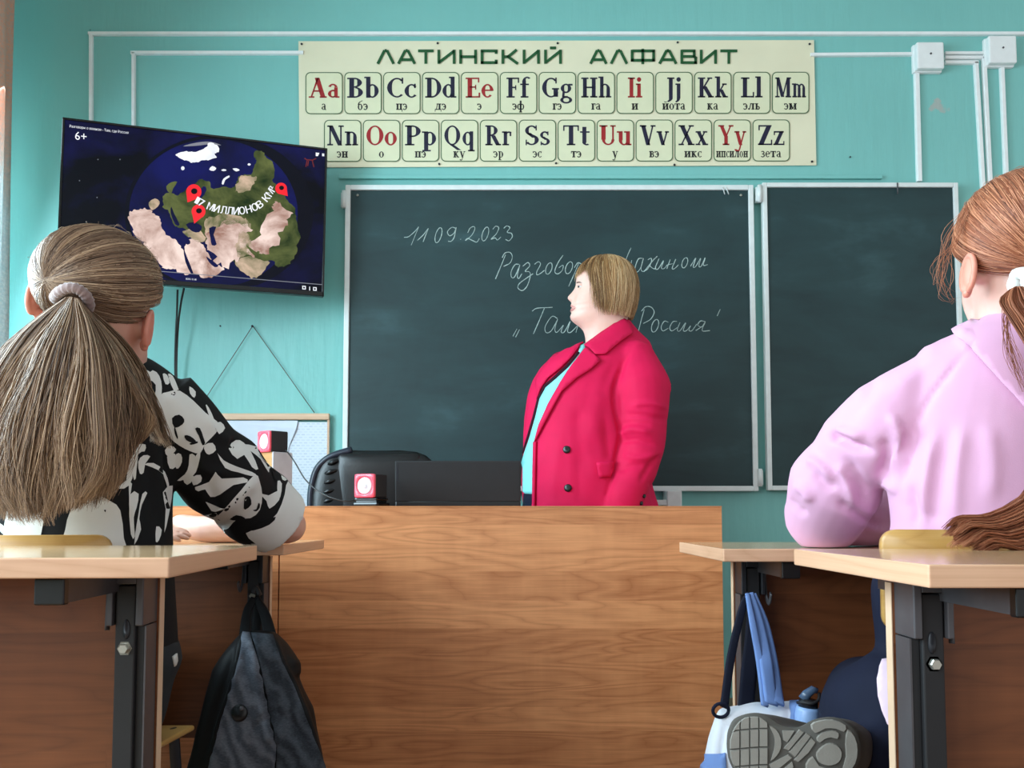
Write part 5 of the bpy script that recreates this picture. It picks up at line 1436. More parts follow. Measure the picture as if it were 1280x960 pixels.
    for dx in (-.09, .10):
        hx = at(742, 690, Y0).x + dx
        mb.loft(limb([Vector((hx, Y0, .86)), Vector((hx, Y0, .56)), Vector((hx, Y0 + .01, .22))], [.112, .09, .075], 18, 6))
    link('trousers', remesh(mb, 0.012, 4), M['navy'], r)
    for dx in (-.09, .10):
        hx = at(742, 690, Y0).x + dx
        sh = MB(); rg = []
        for t, w, h in ((-.09, .02, .04), (-.08, .035, .06), (-.02, .04, .075), (.05, .042, .06), (.11, .045, .045), (.15, .035, .035), (.165, .012, .02)):
            rg.append([Vector((hx - t * .75 + math.cos(a) * w * .6, Y0 - t * .66 + math.cos(a) * w * .7, PODZ + 0.002 + max(0, (math.sin(a) + .5) / 1.5) * h)) for a in np.linspace(0, 2 * PI, 20, endpoint=False)])
        sh.loft(rg); sh.build('shoe', M['black_matt'], r)
    bb = bvh_of(body.data)
    # eyes, brows, lips
    for sy in (-1, 1):
        e = at(723.4, 359.2, Y0 + sy * .031)
        ev = MB(); e = e + Vector((.0045, 0, .0005)); ev.loft(sphere_rings(e + Vector((.0035, 0, 0)), .0110), 0)
        ic = e + Vector((.0035, 0, 0)); ev.loft([[ic + Vector((-.0114 * math.cos(b), .0114 * math.sin(b) * math.cos(a), .0114 * math.sin(b) * math.sin(a))) for a in np.linspace(0, 2 * PI, 18, endpoint=False)] for b in np.linspace(.02, .98, 8)], 1)
        ev.build('eye', [plain('eye_white', srgb(226, 222, 220), 0.2), plain('iris', srgb(40, 38, 38), 0.2)], r)
        lids = MB()
        for b0, b1 in ((0.03, 1.36), (1.84, PI - .03)):
            lids.loft([[e + Vector((.0035 + .0120 * math.sin(b) * math.cos(a), .0120 * math.sin(b) * math.sin(a), .0120 * math.cos(b))) for a in np.linspace(0, 2 * PI, 24, endpoint=False)] for b in np.linspace(b0, b1, 9)], cap=False)
        lids.build('eyelid', M['skin_f'], r)
        ld = MB(); q = [Vector((e.x + .0035 - .0124 * math.cos(a) * math.cos(.36), e.y + .0124 * math.sin(a), e.z + .0124 * math.sin(.36))) for a in np.linspace(-1.0, 1.0, 9)]
        ld.tube(q, [.0006, .0013, .0006], n=6); ld.build('eyelashes', M['lapel_shadow'] if False else plain('lash', srgb(60, 46, 42), 0.8), r)
    br = MB()
    patch(br, bb, [(719.6, 354.2), (721.6, 352.6), (724.6, 352.0), (728.6, 353.6), (724.8, 353.2), (721.8, 353.9)], .0012, .0015, step=1.5, yguess=3.05)
    br.build('eyebrow', plain('brow', srgb(96, 70, 58), 0.8), r)
    lp2 = MB()
    patch(lp2, bb, [(712.2, 383.8), (713, 381.2), (715.5, 381.6), (719.8, 384.2), (715.5, 384.6)], .0010, .0010, step=1.2, yguess=3.05)
    patch(lp2, bb, [(713, 386.0), (716, 385.6), (719.8, 384.6), (717, 387.8), (713.4, 389.2), (712.0, 388)], .0010, .0010, step=1.2, yguess=3.05)
    lp2.build('lips', plain('lip_skin', srgb(212, 146, 140), 0.4), r)
    # ---- hair: layered bob
    hrow = np.array([(319.6, 752, 763, .012), (320.6, 746, 769, .03), (322.5, 740, 775, .045), (326, 733.5, 781.5, .06), (331, 728, 787, .073), (338, 723.5, 791.5, .084), (346, 721, 794.5, .091), (356, 721, 796.5, .095), (366, 721.5, 797, .096), (376, 722, 796.5, .094), (385, 723.5, 795, .090), (392, 725, 793, .084), (400, 727, 790.5, .078)])
    def surf(phi, y, k=1.0):
        xf, xb, w = [np.interp(y, hrow[:, 0], hrow[:, q]) for q in (1, 2, 3)]
        a, b = at(xf, y, Y0), at(xb, y, Y0)
        c = (a + b) / 2; hx = (b.x - a.x) / 2
        return np.array([c.x - hx * k * math.cos(phi), Y0 + w * k * math.sin(phi), c.z])
    def yend(phi):
        d = abs(math.degrees(phi)); d = d if d <= 180 else 360 - d
        return float(np.interp(d, [0, 18, 30, 42, 50, 55, 60, 66, 76, 90, 130, 180], [346, 345, 340, 337, 341, 362, 381, 389, 393, 396, 397, 396]))
    base = MB(); rg = []
    nseg = 72
    for i in range(22):
        row = []
        for j in range(nseg):
            ph = 2 * PI * j / nseg - PI
            y = 319.8 + (yend(ph) - 3 - 319.8) * (i / 21) ** 1.8
            row.append(Vector(surf(ph, y, 0.90)))
        rg.append(row)
    base.loft(rg, cap=False)
    hm = hair('blond_hair', srgb(112, 76, 44), srgb(200, 154, 102), srgb(252, 224, 178), 0.5)
    hb = base.build('hair', hm, r)
    a_ = hb.data.attributes.new('rnd', 'FLOAT', 'POINT'); a_.data.foreach_set('value', [0.12] * len(hb.data.vertices))
    N, K = 6500, 22
    NCL = 64; cbri = RNG.normal(0, .22, NCL); crad = RNG.uniform(-.03, .05, NCL); cend_ = RNG.normal(0, 4.0, NCL); cw = RNG.normal(0, .13, NCL)
    S = np.zeros((N, K, 3)); rv = np.zeros(N)
    for i in range(N):
        ph = RNG.uniform(-PI, PI)
        ye = yend(ph) + RNG.normal(0, 2.2) - (RNG.uniform(0, 16) if RNG.random() < .25 else 0)
        # hair leaves a whorl at the upper back and sweeps forward on the front half
        cid = int((ph + PI) / (2 * PI) * NCL + RNG.normal(0, .45)) % NCL
        if abs(ph) > 1.0: ye = min(ye + cend_[cid], 400)
        lay = RNG.uniform(0.93, 1.02)
        y0 = 319.65 if RNG.random() < .62 else RNG.uniform(320, 362)
        if y0 > ye - 14: y0 = 319.65
        inner = y0 > 319.7
        w1, w2 = RNG.normal(0, .11), RNG.uniform(0, 6.28)
        clump = math.sin(ph * 19 + 2 * math.sin(ph * 7)) * .06
        flare = RNG.normal(0, 0.022)
        for k in range(K):
            t = k / (K - 1)
            y = y0 + (ye - y0) * t ** 1.9
            phk = ph + (w1 * .5 + cw[cid]) * t + clump * t * t + .03 * math.sin(5 * t + w2) - (0.55 * (1 - t) * (1 if abs(ph) < 1.2 else 0) * (1 if ph > -.2 else -1) * 0.3)
            S[i, k] = surf(phk, y, lay + (flare + crad[cid] * math.sin(2.6 * t)) * t + 0.02 * math.sin(3.1 * t) - (0.09 * (1 - t) ** 2 if inner else 0) + 0.05 * math.sin(ph * 13 + 2 + 2 * math.sin(ph * 5)) * t * (1 - .45 * t))
        rv[i] = np.clip(0.5 + cbri[cid] + RNG.normal(0, .22), 0, 1)
    strands('hair_strands', S, RNG.uniform(.0005, .0010, N), hm, hb, rv)
teacher()
def cap_strands(C_, ax, tie, n, start, K=14, lift=(1.0, 1.035), rr=(.0006, .0011)):
    """hair combed over the skull (ellipsoid C_, ax) from starting directions towards a tie direction"""
    S = np.zeros((n, K, 3)); rv = np.zeros(n)
    t0 = np.array(tie, float); t0 /= np.linalg.norm(t0)
    for i in range(n):
        p = start(i); p = p / np.linalg.norm(p)
        om = math.acos(np.clip(p @ t0, -1, 1)); lf = RNG.uniform(*lift)
        jit = RNG.normal(0, .035, 3); te = t0 + jit; te /= np.linalg.norm(te)
        for k in range(K):
            t = k / (K - 1)
            q = (math.sin((1 - t) * om) * p + math.sin(t * om) * te) / max(math.sin(om), 1e-4)
            q = q / np.linalg.norm(q)
            S[i, k] = C_ + q * ax * (lf + .012 * math.sin(PI * t))
        ang = math.atan2(p[2] - t0[2], p[0] - t0[0])
        rv[i] = np.clip(.5 + .22 * math.sin(ang * 23) + .12 * math.sin(ang * 61 + 1) + RNG.normal(0, .2), 0, 1)
    return S, RNG.uniform(*rr, n), rv
def bundle(paths, n, K, spread, wave=3.0, rr=(.0006, .0011), endjit=10, ywide=.03, useed=0, freq=2.0):
    """hair falling between two traced edge paths (px, py, Y)"""
    Lp = np.array([[tuple(q) for q in catmull(p, 8)] for p in paths])          # edges,M,3
    M_ = Lp.shape[1]; S = np.zeros((n, K, 3)); rv = np.zeros(n)
    nc = max(8, n // 55); cu = RNG.random(nc); cph = RNG.uniform(0, 6.28, nc); cam_ = RNG.uniform(.4, 1.5, nc); cend = RNG.normal(0, .035, nc); crv = RNG.normal(0, .16, nc); cv_ = RNG.normal(0, .45, nc)
    for i in range(n):
        ci = RNG.integers(nc); u = float(np.clip(cu[ci] + RNG.normal(0, .022), 0, 1)); f = u * (len(paths) - 1); a = min(int(f), len(paths) - 2); f -= a
        end = 1 - abs(RNG.normal(0, .05)) - (RNG.uniform(0, .35) if RNG.random() < .12 else 0)
        end = min(1.04, end + cend[ci]); ph = cph[ci] + RNG.normal(0, .35); v = cv_[ci] + RNG.normal(0, .25); jx = RNG.normal(0, spread * .7)
        for k in range(K):
            t = k / (K - 1) * end; m = t * (M_ - 1); b = min(int(m), M_ - 2); g = m - b               # g may run past the traced end
            e = (Lp[:, b] * (1 - g) + Lp[:, b + 1] * g)
            q = e[a] * (1 - f) + e[a + 1] * f
            w = wave * cam_[ci] * t * math.sin(freq * PI * t * 1.5 + ph) + jx * t * (1.3 - .8 * t)
            S[i, k] = at(q[0] + w, q[1] + wave * .3 * t * math.cos(3 * t + ph), q[2] + v * ywide * (.35 + t * .65))
        rv[i] = np.clip(.5 + crv[ci] + RNG.normal(0, .2), 0, 1)
    return S, RNG.uniform(*rr, n), rv
def join(*a): return np.concatenate([x[0] for x in a]), np.concatenate([x[1] for x in a]), np.concatenate([x[2] for x in a])
def resample(S, K):
    n, k0, _ = S.shape; x = np.linspace(0, k0 - 1, K); out = np.zeros((n, K, 3))
    for c in range(3):
        lo = np.clip(x.astype(int), 0, k0 - 2); f = x - lo
        out[..., c] = S[:, lo, c] * (1 - f) + S[:, lo + 1, c] * f
    return out

def rest_on(me, y0, z):
    """cloth that leans on a desk is pressed flat by its top"""
    V = vnp(me); m = (V[:, 1] > y0 - .03) & (V[:, 2] < z + .0025) & (V[:, 2] > z - .06)
    V[m, 2] = z + .0025; vset(me, V)
# ================================================================== girl in the panda shirt
def left_girl():
    Yt, Yh = 1.66, 1.52
    r = thing('person', 'girl seen from behind with a long brown ponytail and black and white panda shirt', 'person', (-0.86, 1.66, 0.43))
    rows = [(440, 92, 440, 166, .055), (450, 66, 448, 188, .075), (463, 38, 461, 207, .092), (480, 8, 477, 226, .105), (502, -10, 500, 232, .115), (532, -16, 530, 228, .12), (570, -19, 570, 220, .12), (610, -21, 610, 213, .12), (650, -22, 650, 211, .125), (700, -24, 700, 212, .13), (760, -26, 760, 215, .135), (815, -30, 815, 218, .14), (832, -30, 832, 219, .14)]
    mb = MB(); add_rows(mb, sub_rows(rows, 30), Yt)
    sl = [A3((200, 494, Yt)), A3((226, 530, Yt + .03)), A3((252, 568, Yt + .08)), A3((276, 592, Yt + .14)), A3((300, 613, Yt + .20)), A3((320, 632, Yt + .25)), A3((348, 654, Yt + .30))]
    mb.loft(limb(sl, [.066, .074, .080, .092, .080, .088, .079], 22, 6, ends=False))
    sl2 = [A3((14, 494, Yt)), A3((-30, 550, Yt + .05)), A3((-80, 605, Yt + .15)), A3((-120, 640, Yt + .25))]
    mb.loft(limb(sl2, [.066, .078, .083, .078], 18, 6, ends=False))
    sh = remesh(mb, 0.0065, 5)
    rest_on(sh, FL[1], 0.737)
    folds(sh, [([(206, 560), (213, 610), (220, 640)], -.010, 4), ([(228, 560), (262, 610), (280, 655)], -.006, 6), ([(258, 645), (290, 625), (318, 595)], .010, 7), ([(262, 668), (300, 640), (322, 610)], -.006, 5),
               ([(255, 520), (276, 545), (292, 552)], .006, 6), ([(286, 556), (292, 552), (300, 560)], -.008, 4), ([(240, 580), (262, 590), (290, 588)], .005, 6), ([(205, 480), (225, 520), (235, 560)], .004, 8),
               ([(150, 600), (165, 640), (168, 670)], .006, 7), ([(185, 560), (190, 610), (196, 660)], -.006, 6), ([(120, 600), (122, 640)], -.004, 8)])
    bv = bvh_of(sh)
    white = fabric('white_print', srgb(232, 233, 230), 0.04, 0.85, 800, 0.1)
    black = fabric('black_print', srgb(20, 21, 23), 0.1, 0.85, 800, 0.1)
    # printed pandas, traced from the cloth: white shapes, then the black details on them
    k8 = lambda pts: [(160 + x / 3.692, 430 + y / 3.692) for x, y in pts]
    kb = lambda pts: [(x / 3.84, 440 + y / 3.84) for x, y in pts]
    wh, bk = MB(), MB()
    W8 = [[(150, 245), (190, 229), (240, 224), (300, 268), (352, 320), (402, 358), (412, 388), (378, 430), (350, 458), (330, 497), (288, 488), (238, 462), (196, 428), (163, 372), (146, 310)],
          [(100, 142), (130, 140), (150, 178), (152, 230), (142, 275), (130, 332), (108, 310), (100, 250)],
          [(163, 146), (178, 150), (186, 176), (172, 180)], [(188, 148), (206, 156), (222, 190), (232, 216), (220, 222), (200, 190)],
          [(286, 205), (306, 222), (302, 242), (288, 228)], [(360, 290), (372, 300), (392, 345), (382, 352)],
          [(175, 490), (195, 474), (216, 486), (205, 500), (186, 512)], [(184, 522), (206, 508), (220, 522), (216, 560), (194, 566)], [(224, 514), (242, 514), (246, 542), (232, 566), (220, 558)],
          [(284, 516), (306, 520), (316, 556), (300, 592), (268, 616), (232, 622), (268, 594), (280, 560)], [(262, 622), (292, 606), (296, 624), (276, 642)], [(302, 616), (330, 608), (332, 632), (306, 644)],
          [(404, 378), (424, 366), (440, 388), (420, 408)], [(356, 470), (386, 462), (398, 488), (374, 504), (360, 494)],
          [(420, 510), (446, 540), (500, 566), (562, 588), (584, 604), (560, 606), (508, 590), (452, 572)],
          [(470, 486), (500, 450), (532, 462), (562, 500), (592, 570), (566, 562), (534, 512), (506, 528)], [(540, 470), (600, 482), (662, 522), (700, 566), (706, 592), (664, 542), (646, 588), (612, 532), (572, 500)],
          [(318, 658), (378, 636), (404, 594), (430, 622), (522, 618), (540, 640), (480, 650), (424, 690), (382, 700), (360, 668), (332, 676)],
          [(580, 610), (600, 640), (612, 700), (602, 765), (562, 800), (505, 804), (470, 842), (430, 884), (404, 872), (398, 812), (440, 770), (520, 680)],
          [(612, 690), (648, 700), (690, 680), (690, 718), (652, 752), (640, 722)],
          [(735, 642), (790, 720), (808, 762), (808, 800), (740, 882), (645, 930), (592, 912), (552, 868), (622, 840), (688, 782), (720, 700)],
          [(700, 580), (722, 596), (728, 622), (712, 622)], [(690, 640), (706, 650), (700, 700), (690, 690)],
          [(20, 500), (40, 470), (76, 470), (72, 498), (46, 510), (36, 610), (24, 600)], [(50, 545), (70, 520), (96, 524), (76, 552), (70, 586), (56, 590)], [(8, 705), (46, 700), (36, 760), (26, 800), (30, 880), (14, 870)],
          [(64, 700), (84, 696), (62, 745), (50, 805), (58, 850), (30, 915), (44, 800)], [(80, 560), (120, 554), (166, 590), (182, 640), (178, 665), (158, 600), (115, 572)], [(160, 690), (202, 660), (186, 780), (166, 860), (172, 760)],
          [(270, 590), (300, 560), (312, 520), (330, 500), (322, 560), (300, 600)], [(320, 780), (352, 790), (400, 780), (398, 800), (350, 806)], [(340, 820), (380, 830), (398, 870), (372, 862)], [(130, 850), (150, 862), (140, 900), (128, 905)]]
    B8 = [[(204, 342), (235, 326), (258, 348), (252, 370), (216, 386)], [(262, 420), (285, 424), (312, 446), (300, 456), (268, 442)], [(308, 390), (330, 388), (346, 430), (354, 456), (342, 466), (326, 424)],
          [(98, 168), (126, 190), (122, 236), (112, 228), (108, 204)], [(536, 706), (560, 702), (568, 738), (540, 762), (532, 744)], [(545, 852), (600, 822), (680, 796), (652, 832), (580, 858)],
          [(596, 742), (603, 730), (606, 752), (590, 770), (574, 764), (590, 760)], [(214, 386), (220, 388), (232, 428), (228, 436), (216, 410)], [(284, 456), (316, 448), (320, 456), (290, 464)], [(470, 806), (500, 786), (540, 800), (510, 812)], [(660, 560), (690, 600), (684, 640), (664, 600)]]
    WB = [[(320, 852), (345, 762), (400, 702), (462, 690), (530, 722), (572, 762), (588, 890), (580, 960), (318, 960)], [(38, 772), (200, 756), (194, 880), (190, 960), (46, 960)],
          [(512, 96), (540, 76), (576, 122), (612, 166), (640, 222), (600, 232), (514, 196)], [(560, 640), (606, 612), (616, 460), (636, 458), (632, 604), (596, 650)], [(0, 826), (28, 850), (26, 874), (0, 852)], [(632, 40), (680, 80), (720, 100), (700, 130), (660, 90)],
          [(618, 640), (632, 640), (624, 690), (640, 700), (632, 800), (624, 800), (620, 700)]]
    BB = [[(530, 70), (556, 66), (576, 108), (560, 112)], [(520, 150), (560, 140), (580, 120), (582, 128), (562, 152), (525, 160)], [(715, 140), (735, 170), (738, 210), (728, 205)], [(205, 800), (212, 794), (216, 804), (208, 810)], [(500, 760), (508, 758), (506, 770)]]
    for p in W8: patch(wh, bv, k8(p), .0012, 0, step=5, smooth=2, yguess=1.7, grow=1.6)
    for p in WB: patch(wh, bv, kb(p), .0012, 0, step=6, smooth=2, yguess=1.58, grow=1.6)
    for p in B8: patch(bk, bv, k8(p), .0019, 0, step=4, smooth=2, yguess=1.7)
    for p in BB: patch(bk, bv, kb(p), .0019, 0, step=4, smooth=2, yguess=1.58)
    base_m = sh; al = MB(); al.add([v.co for v in sh.vertices], [list(p.vertices) for p in sh.polygons], 0)
    ca, cb_ = sl[-3], sl[-1]; cd = (cb_ - ca).normalized(); cl = (cb_ - ca).length          # plain white cuff band at the sleeve's end
    for i_, p_ in enumerate(sh.polygons):
        rel = p_.center - ca
        if rel.dot(cd) > cl * .62 and (rel - cd * rel.dot(cd)).length < .13: al.m[i_] = 1
    al.add(wh.v, wh.f, 1); al.add(bk.v, bk.f, 2)
    link('shirt', al.mesh('shirt'), [fabric('black_cotton', srgb(22, 23, 25), 0.2, 0.8, 800, 0.1), white, black], r)
    # ---- one body: head, neck, trunk, arms, legs
    mb = MB()
    hc = at(128, 372, Yh + .02); up = Vector((.12, 0.02, 1)).normalized(); fw = Vector((.06, 1, 0.04))
    mb.loft(gen_head(hc, fw, up, 1.06))
    mb.loft(limb([hc + Vector((0, -.02, -.03)), at(140, 425, Yh + .06), at(134, 462, Yt - .02)], [.062, .058, .07], 16, 5))
    sd = fw.cross(up).normalized()
    le, re_ = at(45.5, 371, Yh), at(184, 411, Yh + .02)
    for ec, eo in ((le + Vector((.012, 0, 0)), -1), (re_ + Vector((-.010, 0, 0)), 1)):
        em = MB(); ear(em, ec, fw, up, Vector((eo, 0, 0)), 1.03); link('ear', remesh(em, .0022, 3), M['skin_ear'], r)
    mb.loft(limb([at(70, 372, Yh + .01), le + Vector((.012, .0, 0))], [.02, .008], 8, 3)); mb.loft(limb([at(160, 402, Yh + .04), at(176, 410, Yh + .03)], [.035, .02], 10, 3))
    add_rows(mb, sub_rows(shrink(rows[:-1], 0.80), 16), Yt, 30)
    DZ = 0.737
    el = at(360, 656, 1.985); el.z = DZ + .042
    mb.loft(limb([A3((200, 512, Yt + .02)), A3((288, 606, Yt + .18)), el], [.05, .046, .040], 14, 6))
    h1 = Vector((at(262, 660, 2.12).x, 2.10, DZ + .032)); w1 = Vector((at(222, 655, 2.12).x, 2.14, DZ + .042))
    mb.loft(limb([el, (el + h1) / 2 + Vector((0, .03, .002)), h1, w1], [.041, .039, .032, .026], 14, 5)); hand(mb, w1, (-1, .12, 0.05), (0, -.2, 1), 1, .25)
    el2 = Vector((at(-165, 660, 1.95).x, 1.97, DZ + .045))
    mb.loft(limb([A3((5, 498, Yt)), A3((-70, 600, Yt + .16)), el2], [.05, .046, .040], 14, 6))
    w2 = Vector((at(158, 665, 2.02).x, 2.03, DZ + .027))
    mb.loft(limb([el2, (el2 + w2) / 2 + Vector((0, .01, .01)), w2], [.041, .042, .026], 14, 5)); hand(mb, w2, (1, -.06, -0.02), (0, -.25, 1), -1, .16, .95)
    link('body', remesh(mb, 0.0042, 2), M['skin_g'], r)
    # finger nail seen at the end of the resting hand
    # ---- trousers and shoes
    mb = MB(); add_rows(mb, sub_rows([(800, -32, 800, 219, .135), (830, -38, 830, 224, .145), (855, -40, 852, 212, .15), (895, -34, 890, 204, .14), (925, -26, 915, 198, .11)], 10), Yt, 30)
    for cx in (-1.10, -0.90):
        mb.loft(limb([Vector((cx + .02, Yt + .02, .52)), Vector((cx, Yt + .25, .50)), Vector((cx, Yt + .40, .48)), Vector((cx, Yt + .42, .30)), Vector((cx, Yt + .40, .10))], [.085, .075, .062, .052, .048], 16, 6))
    link('trousers', remesh(mb, 0.01, 4), fabric('charcoal_cloth', srgb(48, 52, 56), 0.15, 0.85), r)
    hem = MB(); patch(hem, bvh_of(sh), [(212, 821), (216.5, 817), (217.5, 826), (214, 834)], .004, .004, step=4, yguess=1.66); hem.build('shirt_hem', white, r)
    for cx in (-1.10, -0.90):
        s_ = MB(); rg = []
        for t, w, h in ((-.09, .02, .03), (-.08, .036, .06), (-.02, .042, .075), (.05, .043, .06), (.11, .045, .045), (.15, .034, .035), (.165, .012, .02)):
            rg.append([Vector((cx + math.cos(a) * w, Yt + .42 + t, 0.003 + max(0, (math.sin(a) + .5) / 1.5) * h)) for a in np.linspace(0, 2 * PI, 20, endpoint=False)])
        s_.loft(rg); s_.build('shoe', M['white_plastic'], r)
    # ---- hair
    hm = hair('light_brown_hair', srgb(72, 52, 40), srgb(132, 104, 82), srgb(190, 160, 130), 0.5)
    Cc = at(123, 352, Yh); s = Yh / FOC
    ax = np.array([74 * s, .108, 67 * s]); Cn = np.array(Cc)
    base = MB(); rg = []
    for b in np.linspace(0.02, 2.05, 26):
        row = []
        for a in np.linspace(0, 2 * PI, 56, endpoint=False):
            d = np.array([math.sin(b) * math.cos(a), math.sin(b) * math.sin(a), math.cos(b)])
            if d[1] > .25 and d[2] < .3: d = d / np.linalg.norm(d) * .9
            row.append(Vector(Cn + d * ax * 0.985))
        rg.append(row)
    base.loft(rg, cap=False)
    hb = base.build('hair', hm, r)
    q = hb.data.attributes.new('rnd', 'FLOAT', 'POINT'); q.data.foreach_set('value', [0.2] * len(hb.data.vertices))
    tie = ((92 - 123) / 76, -.86, -(371 - 352) / 69)
    def start(i):
        th = RNG.uniform(-PI, PI)
        z, x = math.sin(th), math.cos(th)
        back = RNG.uniform(-.1, .45)
        if z < -.3: back = RNG.uniform(-.75, .05); z = z * RNG.uniform(.85, 1.0)
        return np.array([x, back, z])
    s1 = cap_strands(Cn, ax, tie, 3600, start)
    pony = [[(82, 372, 1.405), (52, 396, 1.41), (14, 432, 1.40), (-30, 500, 1.40), (-48, 580, 1.41), (-30, 634, 1.42)],
            [(88, 371, 1.395), (70, 402, 1.375), (42, 450, 1.36), (14, 520, 1.36), (4, 590, 1.37), (18, 644, 1.38)],
            [(93, 372, 1.392), (92, 405, 1.37), (84, 460, 1.35), (72, 530, 1.35), (66, 596, 1.36), (62, 645, 1.37)],
            [(98, 374, 1.395), (112, 410, 1.38), (124, 460, 1.36), (126, 530, 1.36), (120, 590, 1.37), (104, 632, 1.38)],
            [(104, 378, 1.405), (130, 412, 1.41), (154, 456, 1.41), (172, 516, 1.41), (168, 572, 1.42), (138, 612, 1.43)]]
    s2 = bundle(pony, 7000, 16, 8, wave=10.0, ywide=.03, rr=(.00045, .0009))
    lock = [[(98, 377, 1.41), (138, 424, 1.43), (164, 470, 1.46), (182, 520, 1.46), (196, 552, 1.47)], [(102, 377, 1.41), (150, 420, 1.45), (180, 466, 1.49), (192, 500, 1.50), (208, 556, 1.52)]]
    s3 = bundle(lock, 620, 14, 6, wave=6, ywide=.02)
    lock2 = [[(98, 377, 1.41), (128, 420, 1.39), (156, 470, 1.39), (180, 520, 1.41), (172, 548, 1.42), (158, 556, 1.43)], [(101, 377, 1.41), (136, 422, 1.40), (164, 470, 1.41), (186, 512, 1.43), (184, 536, 1.44), (168, 566, 1.45)]]
    s4 = bundle(lock2, 420, 14, 5, wave=6, ywide=.02)
    # flyaways round the crown and nape
    fl = []
    for i in range(90):
        th = RNG.uniform(.15, 2.9) if i < 60 else RNG.uniform(-.7, .4)
        p0 = np.array([math.cos(th), RNG.uniform(-.3, .2), math.sin(th)])
        rr_ = RNG.uniform(1.0, 1.02); bend = RNG.normal(0, .16); h = RNG.uniform(.02, .10)
        fl.append([Cn + ax * (np.array([math.cos(th + bend * t + .04), p0[1], math.sin(th + bend * t + .04)])) * (rr_ + h * math.sin(PI * min(1, t * .8))) for t in np.linspace(0, 1, 14)])
    s5 = (np.array(fl), np.full(90, .00035), RNG.uniform(.5, 1, 90))
    S, R, V = join(*[(resample(q_[0], 16), q_[1], q_[2]) for q_ in (s1, s2, s3, s4, s5)])
    strands('hair_strands', S, R, hm, hb, V)
    # opaque core of the ponytail
    core = MB(); rg = []
    L4 = [catmull(p, 5) for p in pony]
    for k in range(0, len(L4[0]) - 1):
        ea, eb = L4[0][k], L4[-1][k]; md = L4[2][k]
        ring = []
        for a in np.linspace(0, 2 * PI, 24, endpoint=False):
            u = .5 - .46 * math.cos(a); f = u * 4; i0 = min(3, int(f)); f -= i0
            q_ = L4[i0][k] * (1 - f) + L4[i0 + 1][k] * f
            ring.append(at(q_.x, q_.y, q_.z + .024 + math.sin(a) * .014 * min(1, .15 + k * .05)))
        rg.append(ring)
    core.loft(rg); co = core.build('ponytail_core', hm, hb)
    q = co.data.attributes.new('rnd', 'FLOAT', 'POINT'); q.data.foreach_set('value', [0.22] * len(co.data.vertices))
    # fluffy hair tie
    P = [at(68 + 0, 372, 1.425), at(73, 366, 1.40), at(82, 361, 1.385), at(93, 360, 1.38), at(103, 365, 1.385), at(110, 374, 1.395), at(111, 384, 1.41), at(104, 388, 1.43), at(88, 382, 1.44), at(74, 376, 1.44)]
    tm = MB(); Pc = catmull(P + [P[0]], 6)
    tm.tube(Pc, [.0085 * (1 + .12 * math.sin(k * 2.1)) for k in range(len(Pc))], n=12)
    tm.build('hair_tie', fabric('fluffy_grey_pink', srgb(146, 124, 122), 0.15, 0.95, 300, 0.8, 0.4), r)
left_girl()

